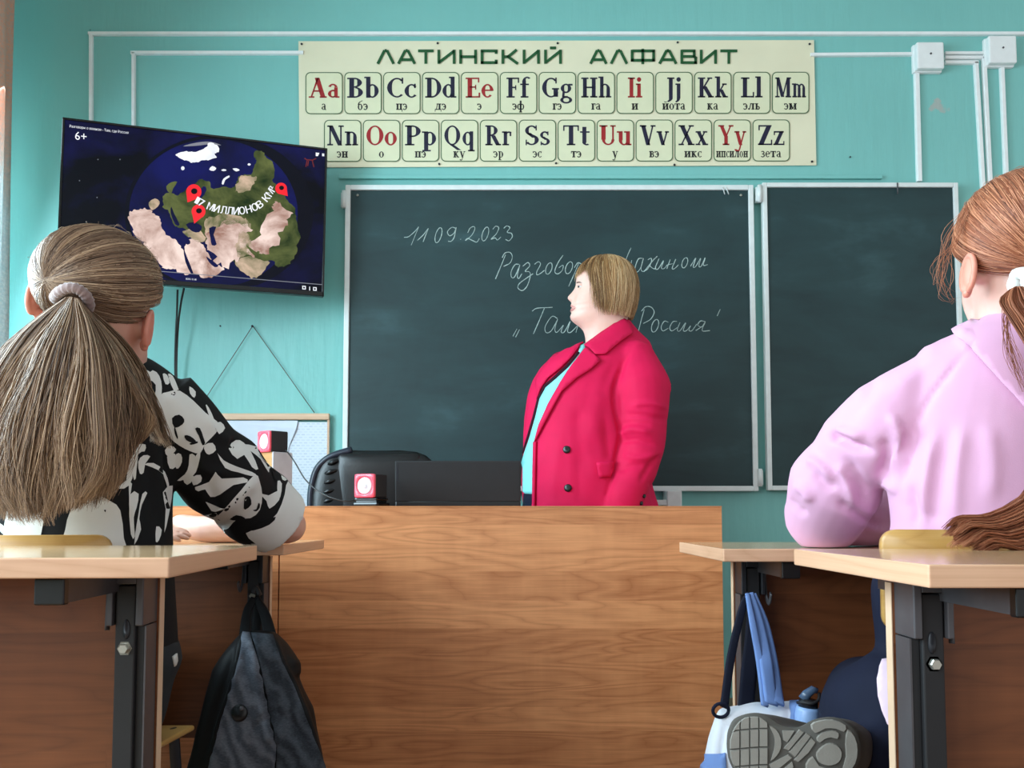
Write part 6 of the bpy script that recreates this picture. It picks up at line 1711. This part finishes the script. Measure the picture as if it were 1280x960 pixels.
# ================================================================== girl in the pink hoodie
def right_girl():
    Yt, Yh = 1.47, 1.42
    r = thing('person', 'red haired girl seen from behind in a pale pink hoodie with a white hair band', 'person', (0.82, 1.5, 0.43))
    cx = 1282
    L = [(392, 1250, .05), (402, 1232, .07), (411, 1210, .085), (422, 1180, .095), (436, 1155, .105), (460, 1136, .115), (500, 1124, .125), (550, 1117, .13), (600, 1112, .13), (645, 1117, .13), (690, 1119, .13), (730, 1106, .13), (765, 1104, .13)]
    rows = [(y, x, y, 2 * cx - x, d) for y, x, d in L]
    mb = MB(); add_rows(mb, sub_rows(rows, 28), Yt)
    arm = [A3((1172, 476, Yt)), A3((1116, 522, Yt + .03)), A3((1080, 560, Yt + .08)), A3((1062, 580, Yt + .105)), A3((1046, 606, Yt + .13)), A3((1030, 644, Yt + .19))]
    mb.loft(limb(arm, [.054, .077, .080, .072, .084, .073], 22, 6))
    DZ = .741
    e = at(1030, 650, Yt + .19)
    fore = [Vector((e.x - .005, e.y + .01, DZ + .066)), Vector((e.x + .08, e.y + .06, DZ + .064)), Vector((e.x + .22, e.y + .14, DZ + .056)), Vector((e.x + .30, e.y + .17, DZ + .05))]
    mb.loft(limb(fore, [.066, .066, .056, .046], 18, 6))
    arm2 = [A3((2 * cx - 1160, 462, Yt)), A3((2 * cx - 1112, 512, Yt + .03)), A3((2 * cx - 1064, 570, Yt + .09)), A3((2 * cx - 1030, 640, Yt + .18))]
    mb.loft(limb(arm2, [.070, .078, .082, .068], 18, 6))
    e2 = arm2[-1]
    mb.loft(limb([Vector((e2.x, e2.y + .01, DZ + .066)), Vector((e2.x - .1, e2.y + .06, DZ + .06)), Vector((e2.x - .24, e2.y + .14, DZ + .05))], [.066, .062, .046], 16, 6))
    hd = remesh(mb, 0.006, 4)
    rest_on(hd, FR[1], 0.741)
    k3 = lambda pts: [(940 + x / 2.8235, 380 + y / 2.8235) for x, y in pts]
    folds(hd, [(k3([(272, 478), (300, 470), (352, 500), (430, 520)]), -.018, 5), (k3([(300, 440), (330, 452), (400, 470)]), .012, 6), (k3([(190, 562), (230, 560), (290, 628)]), .010, 6), (k3([(215, 590), (262, 640), (300, 640)]), -.008, 5),
               (k3([(150, 640), (190, 660), (206, 700)]), .009, 6), (k3([(130, 680), (170, 730), (190, 720)]), -.006, 6), (k3([(480, 392), (512, 440), (520, 520), (498, 600)]), .012, 6), (k3([(462, 470), (476, 540), (452, 620)]), -.010, 7),
               (k3([(300, 560), (330, 620), (362, 735)]), .010, 6), (k3([(330, 540), (385, 640), (410, 720)]), -.008, 7), (k3([(300, 690), (370, 745), (450, 790)]), -.009, 5), (k3([(380, 760), (450, 800), (500, 800)]), .006, 6),
               (k3([(758, 165), (690, 250), (630, 330), (575, 440), (545, 560), (515, 665)]), -.005, 4), (k3([(600, 420), (560, 540), (530, 640)]), -.006, 9), (k3([(640, 470), (612, 640), (596, 790)]), .008, 7), (k3([(700, 420), (665, 620), (640, 790)]), -.005, 10),
               (k3([(745, 420), (720, 600), (715, 780)]), .006, 10), (k3([(560, 640), (585, 720), (580, 790)]), -.007, 6), (k3([(540, 690), (600, 740), (690, 760)]), -.004, 7), (k3([(640, 130), (600, 220), (480, 320)]), .005, 12), (k3([(440, 250), (400, 330), (330, 420)]), -.005, 9),
               (k3([(460, 628), (490, 640), (515, 668)]), .010, 5), (k3([(830, 420), (850, 560), (840, 700)]), .005, 12), (k3([(720, 110), (745, 130), (770, 160)]), .006, 6)])
    ripple(hd, .004, 9, 2)
    pink = fabric('pale_pink_fleece', srgb(224, 172, 206), 0.04, 0.9, 500, 0.15, 0.15)
    link('hoodie', hd, pink, r)
    bv = bvh_of(hd)
    hood = MB()
    patch(hood, bv, [(1196, 419), (1212, 411), (1230, 401), (1250, 392), (1282, 388), (1318, 398), (1368, 419), (1350, 437), (1322, 470), (1296, 500), (1282, 512), (1270, 500), (1248, 476), (1228, 454), (1212, 436), (1206, 428)], .006, .008, step=7, smooth=3)
    hood.build('hood', pink, r)
    # ---- body
    mb = MB()
    hc = at(1276, 306, Yh + .01); fw = Vector((-.30, .95, .02)).normalized(); up = Vector((.02, 0, 1))
    mb.loft(gen_head(hc, fw, up, 1.08))
    mb.loft(limb([hc + Vector((.0, -.02, -.03)), at(1268, 385, Yh + .02), at(1276, 425, Yt)], [.064, .058, .068], 16, 5))
    em = MB(); ear(em, at(1217, 343, Yh - .012), (-.30, .95, 0), (.10, 0, 1), (-.93, -.38, 0), 1.0); link('ear', remesh(em, .0022, 3), M['skin_ear'], r)
    mb.loft(limb([at(1240, 340, Yh + .02), at(1222, 344, Yh)], [.035, .014], 10, 3))
    mb.loft(limb([at(1226, 352, Yh + .05), at(1222, 384, Yh + .07), at(1240, 398, Yh + .06)], [.03, .022, .03], 12, 4))
    add_rows(mb, sub_rows(shrink(rows[1:], 0.86), 16), Yt, 30)
    mb.loft(limb(arm[:-1] + [e + Vector((0, .01, 0))], [.045, .045, .042, .038, .036], 12, 5)); mb.loft(limb(fore, [.036, .038, .03, .026], 12, 5))
    hand(mb, fore[-1] + Vector((.015, .01, -.012)), (.9, .3, -.05), (0, -.1, 1), 1, .2)
    mb.loft(limb(arm2, [.045, .045, .042, .038], 12, 5))
    f2 = Vector((e2.x - .24, e2.y + .14, DZ + .045)); mb.loft(limb([e2, Vector((e2.x - .1, e2.y + .06, DZ + .055)), f2], [.038, .036, .026], 12, 5)); hand(mb, f2, (-.95, .2, -.05), (0, -.1, 1), -1, .2)
    link('body', remesh(mb, 0.0042, 2), M['skin_f'], r)
    # ---- navy trousers: hip on the chair, left knee out to the side, shin tucked back
    mb = MB()
    add_rows(mb, sub_rows([(712, 1098, 712, 2 * cx - 1098, .125), (735, 1092, 735, 2 * cx - 1092, .135), (765, 1095, 765, 2 * cx - 1095, .14), (800, 1100, 800, 2 * cx - 1100, .145), (850, 1100, 850, 2 * cx - 1100, .15), (905, 1110, 905, 2 * cx - 1110, .13)], 12), Yt, 30)
    kn = at(1082, 868, 1.74)
    mb.loft(limb([at(1150, 880, Yt + .02), at(1122, 898, Yt - .01), at(1098, 896, Yt + .05), kn], [.105, .112, .098, .075], 20, 6))
    mb.loft(limb([kn, at(1082, 900, 1.60), at(1100, 925, 1.46), at(1098, 938, 1.38)], [.072, .066, .055, .045], 16, 6))
    mb.loft(limb([Vector((.98, Yt + .02, .53)), Vector((.97, Yt + .26, .51)), Vector((.95, Yt + .42, .48)), Vector((.93, Yt + .42, .28)), Vector((.92, Yt + .38, .10))], [.1, .085, .066, .055, .048], 16, 6))
    nav = remesh(mb, 0.009, 5)
    folds(nav, [([(1075, 906), (1090, 907), (1112, 908)], -.004, 3)])
    link('trousers', nav, M['navy'], r)
    tail = MB(); patch(tail, bvh_of(nav), [(1100, 838), (1104, 830), (1116, 828), (1118, 918), (1111, 916), (1106, 895), (1100, 872), (1099, 852)], .006, .004, step=5); tail.build('shirt_tail', fabric('pale_pink_jersey', srgb(234, 208, 226), .04), r)
    # ---- grey sneaker, sole towards the camera
    k5 = lambda pts: [(860 + x / 4, 720 + y / 4) for x, y in pts]
    Ys = 1.275
    out = smooth_poly(k5([(195, 800), (204, 760), (230, 715), (288, 690), (350, 684), (402, 700), (452, 736), (512, 756), (566, 750), (622, 720), (700, 704), (772, 716), (824, 752), (856, 800), (866, 870), (852, 945), (810, 1000), (740, 1030), (660, 1030), (590, 1010), (510, 1012), (420, 1040), (330, 1040), (252, 1000), (208, 930), (194, 860)]), 3)
    base = plain('grey_rubber', srgb(150, 148, 142), 0.75, bump=0.2, bscale=300); upm = fabric('grey_mesh_upper', srgb(104, 102, 98), .1, .9, 400, .3); dk = plain('dark_rubber_groove', srgb(88, 86, 82), 0.85)
    ctr = Vector((sum(p[0] for p in out) / len(out), sum(p[1] for p in out) / len(out)))
    def ring(k, Y, sh=(0, 0)): return [at(ctr.x + (x - ctr.x) * k + sh[0], ctr.y + (y - ctr.y) * k + sh[1], Y) for x, y in out]
    sole = MB().loft([ring(.94, Ys - .002), ring(.985, Ys), ring(1.0, Ys + .006), ring(1.0, Ys + .020), ring(.97, Ys + .026)])
    shoe = thing('shoe', None, None, at(985, 925, Ys)); shoe.parent = r; shoe.matrix_parent_inverse = wm(r).inverted()
    sole.build('sole', dk, shoe)
    upp = MB().loft([ring(.96, Ys + .024), ring(1.0, Ys + .035, (6, 1)), ring(.96, Ys + .06, (16, 1)), ring(.80, Ys + .085, (34, 0)), ring(.55, Ys + .105, (56, -2)), ring(.3, Ys + .115, (72, -2))]); upp.build('upper', upm, shoe)
    # tread blocks stand proud of the sole
    tr = MB()
    def block(pts, h=.0035):
        v = [at(x, y, Ys - .0015) for x, y in pts]
        c = sum(v, Vector()) / len(v)
        top = [c + (p - c) * .93 + Vector((0, -h, 0)) for p in v]
        n = len(v)
        tr.add(v + top, [list(range(n, 2 * n))] + [[i, (i + 1) % n, (i + 1) % n + n, i + n] for i in range(n)], 0, False)
    def clipgrid(cols, rows_, inside):
        for i in range(len(cols) - 1):
            for j in range(len(rows_) - 1):
                x0, x1, y0, y1 = cols[i] + 3, cols[i + 1] - 3, rows_[j] + 3, rows_[j + 1] - 3
                P = [(x0 + (x1 - x0) * u, y0 + (y1 - y0) * v + 8 * math.sin((x0 + (x1 - x0) * u) * .012)) for u, v in ((0, 0), (.5, 0), (1, 0), (1, .5), (1, 1), (.5, 1), (0, 1), (0, .5))]
                P = [inside(p) for p in P]
                if abs(P[0][0] - P[4][0]) + abs(P[0][1] - P[4][1]) > 20 and abs(P[2][0] - P[6][0]) + abs(P[2][1] - P[6][1]) > 20: block(k5(P))
    def in_ell(cx_, cy_, rx, ry):
        def f(p):
            dx, dy = (p[0] - cx_) / rx, (p[1] - cy_) / ry; d = math.hypot(dx, dy)
            return p if d <= 1 else (cx_ + dx / d * rx, cy_ + dy / d * ry)
        return f
    clipgrid([206, 258, 306, 352, 398], [704, 768, 862, 950, 1030], in_ell(322, 856, 116, 158))
    block(k5(smooth_poly([(404, 745), (440, 765), (462, 810), (462, 860), (440, 900), (412, 925), (428, 870), (432, 815), (418, 775)], 2)))
    for pts in ([(475, 862), (555, 764), (578, 776), (498, 872)], [(500, 880), (590, 782), (612, 796), (530, 905)], [(526, 920), (616, 806), (636, 826), (600, 880), (545, 930)], [(404, 940), (500, 890), (520, 905), (420, 985)], [(430, 1000), (520, 925), (526, 950), (470, 1010)], [(470, 770), (530, 772), (492, 830), (474, 820)]): block(k5(pts))
    block(k5(smooth_poly([(640, 808), (668, 782), (720, 770), (752, 782), (746, 812), (712, 804), (676, 814), (652, 832)], 2)))
    block(k5(smooth_poly([(610, 742), (650, 722), (720, 716), (790, 744), (780, 778), (740, 762), (680, 760), (632, 784)], 2)))
    block(k5(smooth_poly([(795, 762), (832, 800), (846, 870), (832, 940), (790, 990), (772, 960), (788, 900), (784, 840)], 2)))
    block(k5(smooth_poly([(640, 880), (690, 836), (740, 840), (768, 880), (752, 930), (700, 948), (652, 930)], 3)))
    block(k5(smooth_poly([(585, 940), (620, 900), (650, 945), (720, 965), (750, 960), (730, 1005), (660, 1012), (600, 990)], 2)))
    tr.build('tread', base, shoe)
    # ---- hair
    hm = hair('red_hair', srgb(96, 48, 30), srgb(156, 90, 60), srgb(212, 148, 112), 0.5)
    s = Yh / FOC
    Cn = np.array(at(1284, 297, Yh)); ax = np.array([82 * s, .112, 83 * s])
    base_ = MB(); rg = []
    for b in np.linspace(0.02, 2.2, 26):
        row = []
        for a in np.linspace(0, 2 * PI, 56, endpoint=False):
            d = np.array([math.sin(b) * math.cos(a), math.sin(b) * math.sin(a), math.cos(b)])
            k = .97
            if d[2] < -.12 and (d[0] < -.42 - .0 * d[1] or d[1] > .1): k = .80
            if d[2] < -.45: k = .78
            row.append(Vector(Cn + d * ax * k))
        rg.append(row)
    base_.loft(rg, cap=False); hb = base_.build('hair', hm, r)
    q = hb.data.attributes.new('rnd', 'FLOAT', 'POINT'); q.data.foreach_set('value', [0.3] * len(hb.data.vertices))
    tie = ((1272 - 1284) / 82, -.80, -(356 - 297) / 83)
    def start(i):
        th = RNG.uniform(-.35, PI + .25)
        z, x = math.sin(th), math.cos(th)
        back = RNG.uniform(-.1, .6)
        if z < 0 and x < 0:                      # over the ear and along the nape
            w = RNG.random(); return np.array([-.98 + .42 * w, -.10 - .45 * w, -.22 - .58 * w])
        return np.array([x, back, z])
    s1 = cap_strands(Cn, ax, tie, 3600, start)
    pony = [[(1262, 362, 1.31), (1250, 376, 1.30), (1262, 398, 1.29), (1292, 450, 1.28), (1306, 540, 1.27), (1290, 610, 1.265), (1240, 642, 1.26), (1200, 645, 1.26), (1180, 658, 1.26)],
            [(1270, 358, 1.30), (1272, 380, 1.285), (1300, 420, 1.27), (1330, 500, 1.26), (1336, 580, 1.255), (1312, 640, 1.25), (1262, 664, 1.25), (1226, 662, 1.25), (1204, 676, 1.255)],
            [(1278, 358, 1.30), (1298, 382, 1.29), (1330, 420, 1.28), (1362, 500, 1.27), (1366, 590, 1.265), (1340, 660, 1.26), (1290, 690, 1.26), (1252, 684, 1.26), (1228, 700, 1.265)]]
    s2 = bundle(pony, 3200, 20, 5, wave=4, ywide=.02, freq=1.5)
    tips = [[(1300, 600, 1.27), (1270, 632, 1.268), (1236, 648, 1.266), (1200, 640, 1.266), (1172, 660, 1.27)], [(1310, 610, 1.27), (1272, 648, 1.265), (1240, 672, 1.26), (1214, 680, 1.26), (1206, 688, 1.262)]]
    s2b = bundle(tips, 300, 20, 9, wave=9, ywide=.012, rr=(.0004, .0008))
    ws = []
    for i in range(22):
        j = RNG.normal(0, 5, 8); t = RNG.uniform(.55, 1)
        P = catmull([at(1208 + j[0] * .4, 262 + j[1], Yh - .02), at(1190 + j[2] * 1.2, 300 + j[3], Yh - .01), at(1178 + j[4] * 1.4, 340 + j[5], Yh), at(1183 + j[6], 368 + j[7], Yh + .01), at(1198 + j[1], 377 + j[2], Yh + .02)], 8)
        m = max(4, int(len(P) * t)); ws.append([P[int(round(x))] for x in np.linspace(0, m - 1, 20)])
    s3 = (np.array(ws, float), np.full(22, .00034), RNG.uniform(.6, 1, 22))
    fl = []
    for i in range(90):
        th = RNG.uniform(1.2, 3.1); bend = RNG.normal(0, .15); h = RNG.uniform(.01, .07); yb = RNG.uniform(-.2, .2)
        fl.append([Cn + ax * np.array([math.cos(th + bend * t), yb, math.sin(th + bend * t)]) * (1.0 + h * math.sin(PI * min(1, t * .8))) for t in np.linspace(0, 1, 20)])
    s4 = (np.array(fl), np.full(90, .00035), RNG.uniform(.5, 1, 90))
    ck = []
    for i in range(24):       # loose hairs on the hood
        j = RNG.normal(0, 5, 6); P = catmull([at(1262 + j[0], 386, 1.31), at(1258 + j[1], 410 + j[2], 1.325), at(1268 + j[3], 450 + j[4], 1.325), at(1282 + j[5], 490, 1.32)], 8)
        ck.append([P[int(round(x))] for x in np.linspace(0, len(P) - 1, 20)])
    s5 = (np.array(ck, float), np.full(24, .0004), RNG.uniform(.3, .8, 24))
    s1 = (resample(s1[0], 20), s1[1], s1[2])
    S, R, V = join(s1, s2, s2b, s3, s4, s5)
    strands('hair_strands', S, R, hm, hb, V)
    sc_ = MB(); P = []
    for k in range(25):
        a = 2 * PI * k / 24; P.append(at(1276 + 11 * math.cos(a) * .8, 356 + 15 * math.sin(a), 1.315 - .012 * math.cos(a)))
    sc_.tube(P, [.0095 * (1 + .1 * math.sin(k * 1.7)) for k in range(25)], n=12); sc_.build('hair_band', plain('white_spiral_band', srgb(232, 232, 228), .3), r)
right_girl()
# ------------------------------------------------------------------ bags
def ribbon(mb, pts, w, thick=.0022, mi=0, nrm=(0, -1, 0)):
    P = catmull([A3(p) for p in pts], 6); W = interp_list([w] * 2 if not hasattr(w, '__len__') else list(w), len(P))
    rings = []
    for i, p in enumerate(P):
        t = (P[min(i + 1, len(P) - 1)] - P[max(0, i - 1)]).normalized(); s = t.cross(Vector(nrm)).normalized(); n = s.cross(t)
        h = W[i] / 2 * p.y / FOC
        rings.append([p + s * h + n * thick, p + s * h * .6 + n * thick * 1.5, p - s * h * .6 + n * thick * 1.5, p - s * h + n * thick, p - s * h - n * thick, p + s * h - n * thick])
    mb.loft(rings)
def backpack():
    Yb = 2.02
    r = thing('backpack', 'black and grey school backpack hanging from the desk in the aisle', 'bag', (at(320, 900, Yb).x, Yb, .06))
    rows = [(790, 304, 790, 340, .025), (796, 297, 796, 347, .045), (808, 287, 806, 357, .06), (824, 275, 822, 369, .07), (836, 267, 834, 373, .074), (850, 263, 848, 373, .078), (866, 259, 866, 381, .08), (890, 253, 886, 391, .083), (920, 245, 915, 396, .086), (952, 237, 952, 404, .088), (985, 231, 985, 409, .088), (1015, 230, 1015, 410, .08), (1036, 236, 1036, 404, .06), (1044, 250, 1044, 392, .03)]
    mb = MB(); add_rows(mb, sub_rows(rows, 40), Yb, 48, 2.2)
    me = remesh(mb, .007, 3)
    folds(me, [([(313, 795), (323, 835), (336, 895), (344, 930), (342, 960)], .014, 7), ([(303, 792), (299, 816), (288, 862), (275, 903), (261, 960)], .010, 4), ([(342, 795), (353, 827), (370, 862), (386, 906), (405, 960)], .008, 4),
               ([(296, 800), (282, 850), (266, 900), (250, 960)], -.008, 5), ([(338, 888), (350, 893), (368, 905), (392, 945)], -.007, 4), ([(316, 915), (326, 902), (342, 893)], -.007, 3), ([(316, 915), (312, 940), (310, 965)], -.005, 4),
               ([(318, 830), (336, 832), (352, 830)], -.003, 3), ([(322, 848), (340, 850), (360, 848)], -.003, 3), ([(328, 868), (345, 872), (366, 868)], -.003, 3), ([(360, 825), (374, 832), (372, 846)], .008, 6), ([(330, 920), (345, 918), (362, 928), (380, 955)], .006, 7)])
    ripple(me, .004, 12, 5)
    link('body', me, fabric('black_nylon', srgb(13, 14, 17), .2, .6, 600, .15), r)
    bv = bvh_of(me)
    def greyf(name, a, b):
        t = NT(name); v = t.coord((1, 1, 1), (0, .5, 0))
        w = t.n('ShaderNodeTexWave'); w.inputs['Scale'].default_value = 9; w.inputs['Distortion'].default_value = 9; w.inputs['Detail'].default_value = 4; w.inputs['Detail Scale'].default_value = 1.2
        t.l(v, w.inputs['Vector'])
        t.set(t.ramp(t.math('ADD', t.math('MULTIPLY', w.outputs[1], .35), t.math('MULTIPLY', t.noise(t.coord((1, 1, 3)), 160, 2), .6)), [(.3, a), (.8, b)]), .85, 0, .25)
        t.bump(w.outputs[1], .25, .002); return t.m
    p1 = MB(); patch(p1, bv, [(303.5, 792), (313, 793), (318, 812), (323.5, 835), (330, 865), (336, 895), (344, 930), (343, 990), (258, 990), (262, 958), (275, 903), (288, 862), (299, 818)], .003, .003, step=6)
    p1.build('front_pocket', greyf('grey_heather', srgb(70, 76, 86), srgb(118, 124, 136)), r)
    p2 = MB(); patch(p2, bv, [(314, 793), (340, 795), (353, 827), (369, 862), (386, 906), (404, 958), (408, 990), (344, 990), (345, 930), (337, 895), (331, 865), (324.5, 835), (319, 812)], .003, .003, step=6)
    p2.build('front_flap', greyf('dark_grey_heather', srgb(44, 50, 58), srgb(82, 89, 99)), r)
    bd = MB(); disc_on(bd, bv, 300.5, 891, 10.5, .010); bd.build('badge', M['black_plastic'], r)
    st = MB(); d = ray(304, 885).normalized(); l, n, _, _ = bv.ray_cast(O3, d)
    q = n.to_track_quat('Z', 'Y').to_matrix().to_4x4(); q.translation = l + n * .0095
    st.lathe([(0, .003), (.004, .003), (.0055, .001), (.0055, -.001), (0, -.001)], (0, 0, 0), 'z', 14, 0, q); st.build('stud', M['steel_grey'], r)
    hy = 2.085
    s1 = MB(); ribbon(s1, [(318, 748, hy), (309, 765, hy - .02), (306, 795, hy - .05)], [9, 10, 14], .003); ribbon(s1, [(320, 748, hy), (331, 768, hy - .02), (338, 797, hy - .05)], [9, 12, 16], .003); ribbon(s1, [(322, 746, hy + .01), (322, 770, hy), (320, 800, hy - .02)], [6, 10, 12], .003)
    s1.build('strap', fabric('black_webbing', srgb(16, 17, 20), .2, .7), r)
    s2 = MB(); ribbon(s2, [(316, 742, hy), (320, 735, hy + .005), (325, 744, hy)], 5, .003); s2.build('hanging_loop', M['black_matt'], r)
backpack()
def tote():
    Yb = 1.62
    r = thing('shoulder_bag', 'white and periwinkle blue bag hanging from the desk hook by its straps', 'bag', (at(950, 930, Yb).x, Yb, .2))
    rows = [(887, 900, 877, 1016, .022), (892, 897, 882, 1018, .034), (902, 894, 893, 1020, .044), (920, 889, 915, 1022, .05), (945, 883, 942, 1024, .054), (975, 877, 975, 1026, .056), (1010, 876, 1010, 1026, .05), (1030, 882, 1030, 1020, .03)]
    mb = MB(); add_rows(mb, sub_rows(rows, 26), Yb, 40, 2.6)
    me = remesh(mb, .006, 3)
    folds(me, [([(907, 900), (902, 930), (898, 960)], -.008, 4), ([(900, 888), (908, 902), (930, 888), (960, 877)], .004, 4), ([(985, 877), (987, 905), (988, 940)], -.004, 3)]); ripple(me, .004, 14, 1)
    link('body', me, fabric('white_canvas', srgb(226, 230, 240), .05, .8), r)
    bv = bvh_of(me); peri = fabric('periwinkle_canvas', srgb(116, 146, 204), .08, .8)
    p = MB(); p2 = MB(); patch(p, bv, [(876, 956), (884, 943), (908, 941), (909, 1000), (876, 1000)], .003, .003, step=6); patch(p2, bv, [(988, 879), (1017, 878), (1020, 900), (1021, 925), (988, 925)], .003, .003, step=6); p.build('blue_base', peri, r); p2.build('blue_pocket', peri, r)
    hy = 1.725
    s = MB(); ribbon(s, [(936, 741, hy), (928, 760, hy - .01), (914, 820, hy - .05), (905, 884, Yb - .03)], [5, 9, 10, 10]); ribbon(s, [(938, 744, hy), (939, 790, hy - .015), (936, 840, hy - .035), (932, 888, Yb + .01)], [6, 14, 20, 20]); s.build('navy_strap', fabric('navy_webbing', srgb(22, 26, 44), .15, .8), r)
    s = MB(); ribbon(s, [(938, 741, hy - .005), (947, 775, hy - .02), (957, 825, hy - .05), (964, 880, Yb - .04)], [7, 13, 16, 17]); ribbon(s, [(942, 742, hy - .004), (955, 780, hy - .015), (966, 830, hy - .045), (973, 880, Yb - .035)], [6, 12, 13, 15]); ribbon(s, [(934, 742, hy - .008), (941, 780, hy - .03), (950, 830, hy - .055), (956, 882, Yb - .045)], [5, 8, 9, 9]); s.build('blue_strap', peri, r)
    rg = MB(); c = at(901, 888, Yb - .03); P = [c + Vector((.014 * math.cos(a), -.004 * math.sin(a), .013 * math.sin(a))) for a in np.linspace(0, 2 * PI, 19)]
    rg.tube(P, .0032, n=8); rg.build('strap_ring', M['navy'], r)
    return bv
tote()
def bottle():
    c = at(1004, 880, 1.60)
    r = thing('water_bottle', 'small light blue bottle with a dark cap tucked in the white bag', 'bottle', (c.x, 1.565, c.z - .09))
    Mx = Matrix.Translation((c.x, 1.575, c.z)) @ Matrix.Rotation(math.radians(6), 4, 'Y')
    MB().lathe([(0, -.10), (.019, -.10), (.021, -.095), (.0215, -.02), (.0205, -.006), (.019, 0), (0, 0)], (0, 0, 0), 'z', 28, 0, Mx).build('bottle_body', plain('light_blue_plastic', srgb(140, 172, 220), .3), r)
    MB().lathe([(0, 0), (.0165, 0), (.0165, .010), (.014, .014), (0, .014)], (0, 0, 0), 'z', 24, 0, Mx).build('cap', M['black_plastic'], r)
    mb = MB(); P = [Mx @ Vector(v) for v in ((-.010, 0, .012), (-.004, 0, .022), (.006, 0, .031), (.014, 0, .030))]
    mb.tube(P, [.009, .0085, .007, .005], n=12); mb.build('spout_cover', plain('smoky_plastic', srgb(72, 92, 118), .2), r)
    mb = MB(); P = [Mx @ Vector(v) for v in ((-.019, 0, .006), (-.013, -.012, .009), (.0, -.0185, .010), (.013, -.012, .016), (.018, 0, .026))]
    mb.tube(catmull(P, 4), .0028, n=8); mb.build('carry_loop', M['black_matt'], r)
bottle()
